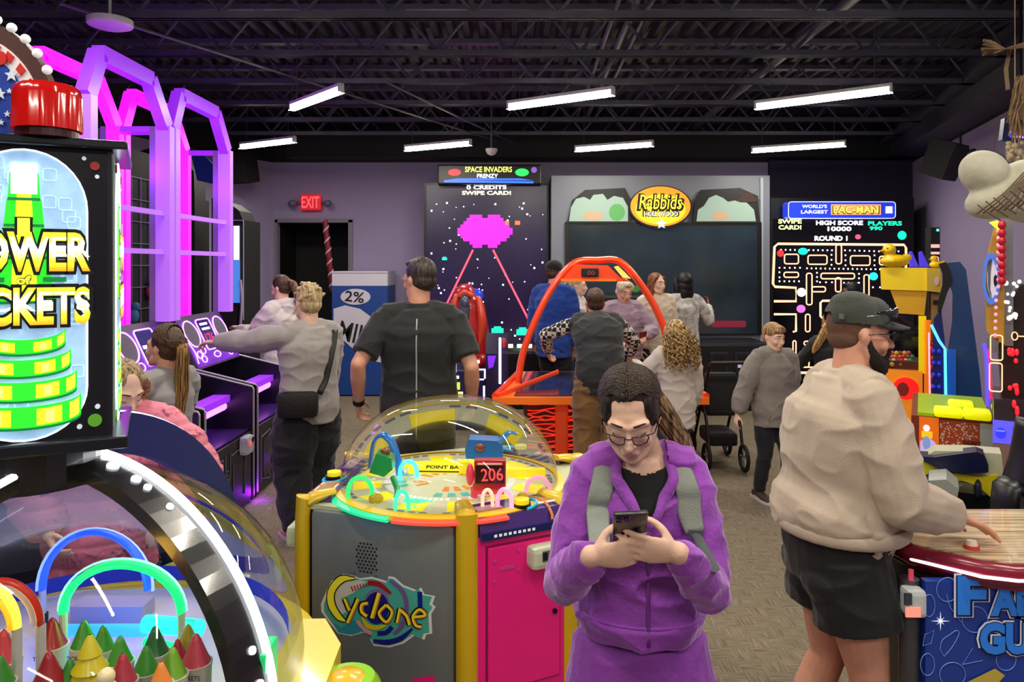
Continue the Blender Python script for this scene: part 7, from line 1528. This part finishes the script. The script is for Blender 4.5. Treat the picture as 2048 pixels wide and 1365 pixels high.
b = MB(P.HM @ Matrix.Scale(P.hs, 4)); b.sweep([(.067, .004, -.015), (.066, -.012, -.05), (.055, -.040, -.088), (0, -.078, -.116), (-.055, -.040, -.088), (-.066, -.012, -.05), (-.067, .004, -.015)], [(.012, .012), (.018, .016), (.026, .026), (.034, .030), (.026, .026), (.018, .016), (.012, .012)], n=12, sub=4, round_=1)
b.ell((0, -.078, -.098), (.045, .033, .032)); b.sweep([(.030, -.088, -.078), (.022, -.100, -.054), (0, -.106, -.050), (-.022, -.100, -.054), (-.030, -.088, -.078)], [.009, .008, .007, .008, .009], n=8, sub=3, round_=1)
fromclay(b, 'beard', P.t, [m_beard], .0045, 2, disp=lambda p: .0025*noise.noise(p*150))
# cap (part of him: clothing)
m_cap = fabric('cap_grey', '42463f', var=.1, bump=.6, bscale=500); Mh = P.HM @ Matrix.Scale(P.hs, 4)
b = MB(Mh); b.ell((0, .020, .050), (.090, .106, .088), n=28, k=18); b.ell((0, -.035, .07), (.078, .058, .062)); b.ell((0, .03, .09), (.07, .085, .055)); cp = fromclay(b, 'cap', P.t, [m_cap], .005, 3)
inv = Mh.inverted(); cutfaces(cp, lambda p: (inv @ p).z < .038+.10*((inv @ p).y+.08)*(-.35) or ((inv @ p).y > .10 and abs((inv @ p).x) < .035 and (inv @ p).z < .062))
b = MB(Mh).use(mat('brim_black', '101012', rough=.6)); n = 20; up = []; 
for zz in (0, .006):
    for k in range(n+1): a = PI+PI*k/n; up.append(V((.082*math.cos(a), -.050+.118*math.sin(a)*1.0, .045+zz-.02*abs(math.cos(a))**2-.10*0-.012*abs(math.sin(a)))))
    for k in range(n, -1, -1): a = PI+PI*k/n; up.append(V((.084*math.cos(a), -.020+.062*math.sin(a), .050+zz-.018*abs(math.cos(a))**2)))
m_ = 2*(n+1); b.add(up, [(i, i+1, m_-2-i, m_-1-i) for i in range(n)]+[(m_+i, m_+i+1, m_+m_-2-i, m_+m_-1-i) for i in range(n)]+[(i, (i+1) % m_, m_+(i+1) % m_, m_+i) for i in range(m_)]); b.build('cap_brim', cp, False)
b = MB(Mh).use(mat('cap_strap', '5a5e56', rough=.6)); b.box((-.062, .098, .052), (.05, .006, .018), M=RZ(R(38)) if False else None); b.build('cap_label', cp)
b = MB(Mh).use(mat('shade_black', '0a0a0e', rough=.08, coat=1.)); b.sweep([(.080, -.010, .075), (.060, -.085, .082), (.030, -.106, .088), (0, -.100, .090), (-.030, -.106, .088), (-.060, -.085, .082), (-.080, -.010, .075)], [(.003, .003), (.014, .004), (.018, .005), (.005, .004), (.018, .005), (.014, .004), (.003, .003)], n=10, side=(0, 0, 1), sub=4); b.build('sunglasses_on_cap', P.t, True)
b = MB(Mh).use(mat('silver_trim', 'c8c8d0', rough=.2, metal=.8)); b.sweep([(-.083, -.02, .068), (-.088, .02, .062)], .0025, n=6); b.build('sunglasses_arm', P.t, True)
P.glasses(mat('shade_black'), lens='c890b0')  # pink lens tint stands in for a pinkish reflection

# ---------------------------------------------------------------- boy in grey hoodie
m_ghood = fabric('hoodie_grey', '847d77', var=.08); m_navy_t = fabric('trousers_navy', '12151f', rough=.8); m_hbl = hairmat('hair_blond', '6a4a2c', 'c49a64'); m_shoe = mat('shoe_brown', '3c3028', rough=.6)
P = Body('boy in a baggy grey hoodie and dark trousers walking toward the camera', (2.03, 5.76), R(14), 1.37, voxel=.0075, girth=1.0)
P.sethead(yaw=R(12), pitch=R(10), scale=1.12); P.leg(-1, (-.06, .10), lift=.0, pole=(0, -1, 0)); P.leg(1, (.07, -.14))
P.arm(-1, P.S[-1]+V((-.14, .03, -.42)), pole=(-1, .5, 0)); P.hang(1, out=.03, fwd=.0)
P.body(skin=m_skin3, lips=True); P.face(); P.top(m_ghood, 'hoodie', infl=.03, hem=.04, amp=.008, hood=True, loose=1.4, f=(7, 7, 10), cuff=True)
c3 = caster(P.topo); b = MB().use(m_ghood); b.sweep([onfront(c3, x, z, .003) for x, z in ((-.10, .66), (-.07, .78), (.07, .78), (.10, .66))], [(.004, .004)]*4, n=6, sub=1); b.build('front_pocket_seam', P.t, True)
P.bottom(m_navy_t, 'trousers', infl=.005, wide=1.1); P.shoes(m_shoe, mat('sole_white')); P.hair(m_hbl, 'short', extra=lambda b: b.ell((.0, -.062, .075), (.062, .035, .032)))

# ---------------------------------------------------------------- girl with curly blond hair
m_wtop = fabric('top_white', 'c8bdb6', var=.05); m_jean = fabric('jeans', '2b3550', var=.15); m_curl = hairmat('hair_curly', '5a3c1e', 'd8b478', s=(30, 30, 30))
P = Body('girl with long curly blond hair in a white top, back to the camera', (1.335, 6.02), R(196), 1.37, voxel=.0075, girth=1.05)
P.sethead(yaw=R(5), pitch=R(8), scale=1.1); P.hang(-1, out=.04); P.arm(1, P.S[1]+V((.06, -.30, -.10)), pole=(.5, .3, -1), curl=.7)
P.body(skin=m_skin3, lips=False); P.top(m_wtop, 'white_top', infl=.026, hem=.09, amp=.009, loose=1.25, hemr=1.02); P.bottom(m_jean, 'jeans', wide=1.0); P.shoes(mat('shoe_white'), mat('sole_white'))
P.hair(m_curl, 'long', vol=1.08)
b = MB(P.HM @ Matrix.Scale(P.hs, 4)).use(m_curl); rr = random.Random(12)
for k in range(150):
    a = rr.uniform(-.25, PI+.25); up = rr.uniform(-.3, 1.); rx = .09; st = V((rx*math.cos(a)*math.cos(up), .025+.1*max(-.3, math.sin(a))*math.cos(up), .04+.085*math.sin(up)))
    out = V((math.cos(a)*.075, .05*math.sin(a)+.03, 0)); L_ = rr.uniform(.24, .42); ph = rr.uniform(0, 6); tw = rr.uniform(5, 7); pts = []
    for i in range(26):
        u = i/25; base = st+out*min(1, u*1.9)*(1+.25*math.sin(u*3+ph))+V((0, 0, -L_*u)); r = .006+.011*u; pts.append(base+V((r*math.cos(ph+tw*2.1*u*PI), r*math.sin(ph+tw*2.1*u*PI), 0)))
    b.sweep(pts, [.0055]*25+[.001], n=5)
b.build('curls', P.t, True)

# ---------------------------------------------------------------- man in dark vest leaning over the table
def plaid():
    m = bpy.data.materials.new('plaid'); m.use_nodes = True; nt = m.node_tree; b = nt.nodes['Principled BSDF']; b.inputs['Roughness'].default_value = .9
    tc = nt.nodes.new('ShaderNodeTexCoord'); w1 = nt.nodes.new('ShaderNodeTexChecker'); w1.inputs['Scale'].default_value = 26; w1.inputs[1].default_value = (*lin('d8d0c0'), 1); w1.inputs[2].default_value = (*lin('16181a'), 1)
    nt.links.new(tc.outputs['Object'], w1.inputs['Vector']); nt.links.new(w1.outputs['Color'], b.inputs['Base Color']); return m
m_vest = fabric('vest_black', '1c1d22', rough=.8); m_tan = fabric('trousers_tan', '7c5a34', var=.12); m_hbr = hairmat('hair_brown', '2a1c12', '5c4028')
P = Body('man in a black vest, checked shirt and tan trousers leaning over the orange table', (.735, 6.12), R(181), 1.76, voxel=.0085, girth=1.08, lean=.80)
P.sethead(yaw=R(0), pitch=R(-6), scale=1.02, dz=-.01); P.leg(-1, (-.06, .02)); P.leg(1, (.16, .06))
P.arm(1, P.loc((.33, 6.72, 1.06)), pole=(1, .2, .2)); P.arm(-1, P.loc((1.02, 6.75, .98)), pole=(-1, .2, .2))
P.body(skin=m_skin2, lips=False); P.top(plaid(), 'checked_shirt', infl=.010, hem=.0, loose=1.15); P.top(m_vest, 'vest', sleeve='none', infl=.028, hem=.03, amp=.008, collar=.02)
P.bottom(m_tan, 'trousers', infl=.02, wide=1.25, amp=.012); P.shoes(mat('shoe_blue', '5a7a9c', rough=.6), mat('sole_white')); P.hair(m_hbr, 'short')

# ---------------------------------------------------------------- man in dark polo, back to camera
m_polo = fabric('polo_black', '1a1c1d', rough=.8)
P = Body('tall man in a dark short-sleeved polo with a pale stripe down the back', (-.565, 4.5), R(182), 1.87, voxel=.0075, girth=1.18, sh=1.04)
P.sethead(yaw=R(42), pitch=R(2), scale=1.0); 
P.arm(1, P.S[1]+V((.155, .0, -.50)), pole=(.4, 1, 0), curl=.5); P.arm(-1, P.S[-1]+V((-.11, -.05, -.52)), pole=(-.4, 1, 0), curl=.5)
P.body(skin=m_skin2, lips=False, headkw=dict(jaw=1.05)); P.face(); P.glasses(mat('silver_trim'), lens='ffffff')
P.top(m_polo, 'polo_shirt', sleeve='short', infl=.024, hem=.05, amp=.008, loose=1.15, collar=.022, f=(5, 6, 9)); P.bottom(m_blk, 'trousers', infl=.015); P.shoes(m_dark, m_dark); P.hair(hairmat('hair_greybrown', '1c1612', '4a3f36'), 'short')
c4 = caster(P.topo); b = MB().use(mat('stripe_grey', '9c9c9c', rough=.7)); b.sweep([onfront(c4, .0, z, .002, back=True) for z in [1.53-.05*k for k in range(15)]], [(.0045, .002)]*15, n=6, side=(1, 0, 0)); b.build('back_stripe', P.t, True)
a = P.arms[1]; d = (a['w']-a['el']).normalized(); b = MB().use(m_dark); b.cyl(a['w']-d*.02, a['w']+d*.012, .036, n=20); b.build('wristband', P.t, 'auto')

# ---------------------------------------------------------------- short-haired blond person reaching to the display
m_gsw = fabric('sweat_grey', 'a09a98', var=.06); m_loose = fabric('trousers_charcoal', '1e2024', var=.15); m_hlb = hairmat('hair_lightblond', '8a7048', 'dcc898')
P = Body('short-haired blond person in a grey sweatshirt reaching out to the lane display', (-1.375, 5.02), R(-134), 1.69, voxel=.0075, girth=1.12)
P.sethead(yaw=R(-6), pitch=R(0), scale=1.06); P.leg(1, (.10, .03)); P.leg(-1, (-.11, -.02))
P.arm(1, P.loc((-2.06, 5.06, 1.32)), pole=(.3, .2, -1), curl=.35, n=(0, 0, -1)); P.hang(-1, out=.02, fwd=.12)
P.body(skin=m_skin3, lips=False); P.face(); P.top(m_gsw, 'grey_sweatshirt', infl=.026, hem=.01, amp=.009, loose=1.3, f=(6, 6, 10)); P.bottom(m_loose, 'loose_trousers', infl=.03, wide=1.5, amp=.014); P.shoes(mat('shoe_peach', 'd88878', rough=.6), mat('sole_white'))
def messy(b):
    rr = random.Random(3)
    for k in range(60): a, e = rr.uniform(0, 2*PI), rr.uniform(-.1, 1.5); c = V((.078*math.cos(a)*math.cos(e), .025+.092*math.sin(a)*math.cos(e), .04+.086*math.sin(e))); b.sweep([c, c*1.07+V((rr.uniform(-.03, .03), rr.uniform(-.02, .02), rr.uniform(-.02, .01)))], [.016, .008], n=8, round_=1)
P.hair(m_hlb, 'short', extra=messy)
bag = Th('crossbody_bag', 'small black crossbody bag on the back of the person in the grey sweatshirt', 'bag', (-1.42, 4.78, .95)); c5 = caster(P.topo); Mw = T(P.t.location) @ RZ(P.t.rotation_euler.z); Mi = Mw.inverted()
def behind(x, z, off): # world x,z seen from the camera side onto the garment
    r = c5(Mi @ V((x, 3.5, z)), Mi.to_3x3() @ V((0, 1, 0))); return Mw @ (r[0]+r[1]*off) if r else V((x, 4.85, z))
b = bag.mb(mat('bag_black', '09090b', rough=.55, bump=.3, bscale=60)); q = behind(-1.40, .93, .05); M = T(q) @ RZ(R(8)); b.M = b.M @ M; b.box((0, 0, 0), (.26, .085, .17), bev=.035); bag.part(b, 'pouch', smooth='auto')
b = bag.mb(mat('bag_black')); b.sweep([behind(-1.28, 1.0, .012), behind(-1.25, 1.08, .012), behind(-1.235, 1.17, .012), behind(-1.22, 1.26, .012), behind(-1.215, 1.34, .012), behind(-1.22, 1.40, .012)], [(.022, .005)]*6, n=8, side=(1, 0, 0), sub=3); bag.part(b, 'strap', smooth=True)

# ---------------------------------------------------------------- girls on the left
m_wh = fabric('pullover_white', 'cfc6c4', var=.06)
P = Body('girl in a white hooded pullover with a ponytail, standing behind the hoop lanes', (X(565, 7.3), 7.3), R(-112), 1.72, voxel=.0095, girth=1.1)
P.sethead(yaw=R(0), pitch=R(10)); P.arm(1, P.S[1]+V((-.05, -.42, -.18)), pole=(.3, .4, -1)); P.arm(-1, P.S[-1]+V((.05, -.36, -.22)), pole=(-.3, .4, -1))
P.body(skin=m_skin3, lips=False); P.face(); P.top(m_wh, 'hooded_pullover', infl=.03, hem=.03, amp=.012, hood=True, loose=1.3); P.bottom(m_jean, 'jeans'); P.shoes(mat('shoe_white'), mat('sole_white'))
P.hair(m_hbr, 'pulled'); P.ponytail(m_htail, [(0, .10, .05), (.0, .15, .03), (.0, .18, -.06), (.0, .19, -.17), (0, .18, -.26)], [.02, .03, .034, .028, .01], n=60)
m_gt = fabric('tee_grey', '8e8c8e', var=.05)
P = Body('girl in a grey tee with long brown ponytail at the nearest hoop lane', (X(333, 3.92), 3.92), R(-112), 1.50, voxel=.0075, girth=.88)
P.sethead(yaw=R(6), pitch=R(-6), scale=1.08); P.arm(1, P.S[1]+V((-.05, -.30, -.16)), pole=(.4, .3, -1)); P.arm(-1, P.S[-1]+V((.02, -.33, -.14)), pole=(-.4, .3, -1))
P.body(skin=m_skin, lips=True); P.face(); P.top(m_gt, 't_shirt', sleeve='short', infl=.020, hem=.0, amp=.007, loose=1.35); P.bottom(m_blk, 'trousers'); P.shoes(m_dark, m_dark)
P.hair(m_hbr, 'pulled'); P.strands(m_hbr, n=120, r=.003); P.ponytail(hairmat('hair_ombre', '3a2416', 'b08850'), [(0, .09, .04), (.01, .135, .01), (.02, .15, -.10), (.02, .16, -.22), (.03, .165, -.33), (.03, .17, -.42)], [.02, .03, .034, .036, .03, .008], n=110)
b = MB(P.HM @ Matrix.Scale(P.hs, 4)).use(mat('scrunchie', 'e8e0f0', rough=.6)); b.sweep([V((.02*math.cos(u), .125+.006*math.sin(u)*0, .02)) + V((0, .018*math.sin(u), 0)) for u in [k*PI/5 for k in range(10)]], .008, n=8, closed=True); b.build('scrunchie', P.t, True)
m_pink = fabric('coat_pink', 'd8748c', var=.05, rough=.5)
P = Body('child in a pink padded coat behind the glass dome, blond hair falling forward', (X(205, 3.0), 3.0), R(20), 1.46, voxel=.0065, girth=1.2, side=.20)
P.sethead(yaw=R(35), pitch=R(28), scale=1.1, fwd=.02, dz=-.02); P.arm(-1, P.S[-1]+V((-.05, -.20, -.34)), pole=(-1, .3, -.3)); P.arm(1, P.S[1]+V((.04, -.22, -.30)), pole=(1, .3, -.3))
P.body(skin=m_skin3, lips=True); P.face(closed=True)
P.top(m_pink, 'padded_coat', infl=.04, hem=.06, amp=.004, loose=1.35, hood=True, collar=.02)
for v in P.topo.data.vertices: v.co = v.co+v.normal*(.012*abs(math.sin(v.co.z*PI/.085)))
P.bottom(m_jean, 'jeans'); P.shoes(mat('shoe_white'), mat('sole_white')); P.hair(hairmat('hair_ashblond', '5c4630', 'b89a6c'), 'long')

# ---------------------------------------------------------------- group beyond the hockey table
m_bj = fabric('jacket_blue', '123a8c', var=.1); m_blk2 = fabric('cap_black_f', '0c0c0e')
P = Body('tall man in a blue jacket and black cap, standing left behind the orange arch', (X(1108, 8.45), 8.45), R(150), 1.87, voxel=.011, girth=1.1)
P.sethead(yaw=R(-10)); P.hang(-1); P.hang(1); P.body(skin=m_skin2, lips=False); P.top(m_bj, 'blue_jacket', infl=.03, hem=.05, loose=1.25, collar=.03, amp=.01); P.bottom(m_navy_t); P.shoes(m_dark, m_dark); P.hair(m_hbr, 'short')
b = MB(P.HM @ Matrix.Scale(P.hs, 4)); b.ell((0, .016, .055), (.092, .108, .085)); b.sweep([(0, -.07, .05), (0, -.15, .04)], [(.07, .008), (.05, .006)], n=12, side=(1, 0, 0), round_=1); fromclay(b, 'cap', P.t, [m_blk2], .007, 2)
P = Body('young woman in white with blond ponytail in profile under the orange arch', (X(1153, 8.95), 8.95), R(68), 1.70, voxel=.011)
P.sethead(yaw=R(10), pitch=R(4), scale=1.05); P.hang(-1); P.hang(1); P.body(skin=m_skin3, lips=False); P.face(); P.top(m_wh, 'white_shirt', infl=.024, hem=.03, loose=1.2, amp=.008); P.bottom(m_jean, 'jeans'); P.shoes(m_dark, m_dark); P.hair(m_hlb, 'pulled'); P.ponytail(m_hlb, [(0, .10, .04), (0, .15, 0), (0, .16, -.1), (0, .15, -.2)], [.02, .03, .03, .01], n=40)
m_lav = fabric('cardigan_lavender', '9c8698', var=.08); m_hwh = hairmat('hair_whiteblond', '9c8a6c', 'e8dcc0')
P = Body('woman with short pale blond hair and lavender cardigan looking at her phone', (X(1246, 8.4), 8.4), R(12), 1.66, voxel=.009, girth=1.15)
P.sethead(yaw=R(6), pitch=R(20), scale=1.1, fwd=.02, dz=-.01); P.arm(1, P.S[1]+V((-.02, -.28, -.28)), pole=(1, .3, -.6), curl=.6); P.arm(-1, P.S[-1]+V((.04, -.24, -.34)), pole=(-1, .3, -.6), curl=.5)
P.body(skin=m_skin, lips=True); P.face(closed=True); P.top(m_lav, 'cardigan', infl=.03, hem=.09, loose=1.3, amp=.012); P.bottom(m_navy_t); P.shoes(m_dark, m_dark); P.hair(m_hwh, 'short', extra=lambda b: (b.ell((.045, -.02, .05), (.05, .06, .06)), b.ell((-.045, -.02, .05), (.05, .06, .06)), b.ell((0, .05, -.03), (.08, .06, .06))))
w = Mw = T(P.t.location) @ RZ(P.t.rotation_euler.z) @ (P.arms[1]['w']+P.arms[1]['f']*.09+V((0, -.0, .02))); t = Th('smartphone', 'phone in a dark red case held by the woman in the lavender cardigan', 'phone', w); b = t.mb(mat('phone_red', '6c1c28', rough=.4), frame(w, (1, 0, .2), (0, -.7, .7))); b.box((0, 0, 0), (.08, .155, .012), bev=.004); t.part(b, 'phone_body')
m_cream = fabric('blouse_cream', 'd4c4ae', var=.05); m_hch = hairmat('hair_chestnut', '3c1e12', '9a5c38')
P = Body('woman with long chestnut hair in a cream blouse, right of the orange arch', (X(1312, 8.8), 8.8), R(22), 1.73, voxel=.010, girth=1.05)
P.sethead(yaw=R(14), pitch=R(2), scale=1.05); P.hang(-1); P.hang(1); P.body(skin=m_skin3); P.face(); P.top(m_cream, 'cream_blouse', infl=.026, hem=.03, loose=1.25, amp=.01); P.bottom(m_blk, 'skirt_trousers'); P.shoes(m_dark, m_dark); P.hair(m_hch, 'long')
m_pat = fabric('shirt_patterned', 'b8b4b4', var=.5); m_hblk = hairmat('hair_black', '050505', '15131a')
P = Body('person with long black hair in a pale patterned top, facing the wide dark screen', (X(1368, 9.1), 9.1), R(190), 1.72, voxel=.010)
P.sethead(yaw=R(10), scale=1.12); P.hang(1); P.arm(-1, P.S[-1]+V((-.22, -.2, -.06)), pole=(-.5, 0, -1)); P.body(skin=m_skinD, lips=False); P.top(m_pat, 'patterned_top', infl=.024, hem=.03, loose=1.2); P.bottom(m_blk); P.shoes(m_dark, m_dark); P.hair(m_hblk, 'long', vol=1.08)

# ---------------------------------------------------------------- two people near the maze screen
P = Body('girl in black with long blond ponytail standing behind the man in the cap', (X(1662, 6.9), 6.9), R(168), 1.37, voxel=.009)
P.sethead(yaw=R(-12), scale=1.15); P.arm(1, P.S[1]+V((.05, -.25, -.12)), pole=(.6, .3, -1)); P.hang(-1); P.body(skin=m_skin3, lips=False); P.top(m_blk, 'black_top', infl=.02, hem=.03, loose=1.15); P.bottom(m_jean, 'jeans'); P.shoes(m_dark, m_dark)
P.hair(m_hbl, 'pulled', vol=1.03); P.ponytail(hairmat('hair_honey', '8a6230', 'e8c080'), [(0, .10, .03), (.03, .15, -.0), (.07, .15, -.10), (.13, .12, -.22), (.17, .10, -.30)], [.025, .035, .04, .034, .01], n=70)
P = Body('person with dark skin and a grey jacket standing in front of the maze screen', (X(1704, 8.7), 8.7), R(200), 1.62, voxel=.011)
P.sethead(yaw=R(50), scale=1.05); P.hang(1); P.hang(-1); P.body(skin=m_skinD, lips=False); P.face(); P.top(fabric('jacket_darkgrey', '3c383e'), 'grey_jacket', infl=.026, hem=.04, loose=1.2); P.bottom(m_navy_t); P.shoes(m_dark, m_dark); P.hair(m_hblk, 'short')
# ---------------------------------------------------------------- stroller
t = Th('stroller', 'black stroller with pale bag standing behind the curly-haired girl', 'stroller', (2.02, 6.9, 0))
Mst = T(1.97, 6.9, 0)
for x, y, nm in ((-.22, -.25, 'w'), (.10, -.30, 'w'), (-.22, .3, 'w'), (.12, .3, 'w')):
    b = t.mb(m_black, Mst); b.sweep([(x, y+.12*math.cos(u), .125+.105*math.sin(u)) for u in [2*PI*k/20 for k in range(20)]], [(.018, .02)]*20, n=8, closed=True, side=(1, 0, 0)); wh = t.part(b, 'wheel', smooth=True)
    b = t.mb(mat('spoke_grey', '8c8c8c', rough=.4), Mst)
    for k in range(5): b.cyl((x, y, .125), (x, y+.1*math.cos(k*1.257), .125+.1*math.sin(k*1.257)), .008, n=6)
    t.part(b, 'spokes', parent=wh)
for x in (-.2, .1):
    b = t.mb(m_dark, Mst); b.sweep([(x, -.28, .13), (x, -.18, .4), (x, -.05, .62), (x, -.25, .92), (x, -.34, .98)], .014, n=8, sub=4); b.sweep([(x, .3, .13), (x, .1, .45), (x, -.05, .62)], .014, n=8, sub=3); t.part(b, 'frame_tube', smooth=True)
b = t.mb(m_dark, Mst); b.cyl((-.2, -.34, .98), (.1, -.34, .98), .016, n=8); t.part(b, 'handlebar')
b = t.mb(fabric('stroller_fabric', '17181c'), Mst); b.box((-.05, .08, .5), (.28, .4, .08), bev=.03); b.box((-.05, -.08, .68), (.28, .08, .36), bev=.03); b.box((-.05, 0, .26), (.26, .4, .12), bev=.03); t.part(b, 'seat')
b = MB(Mst).use(fabric('bag_pale', 'a8b8ac')); b.box((.16, -.30, .77), (.07, .16, .22), bev=.02); lone(b, 'tote_bag', 'small pale green bag hanging from the stroller handle', 'bag', smooth='auto')
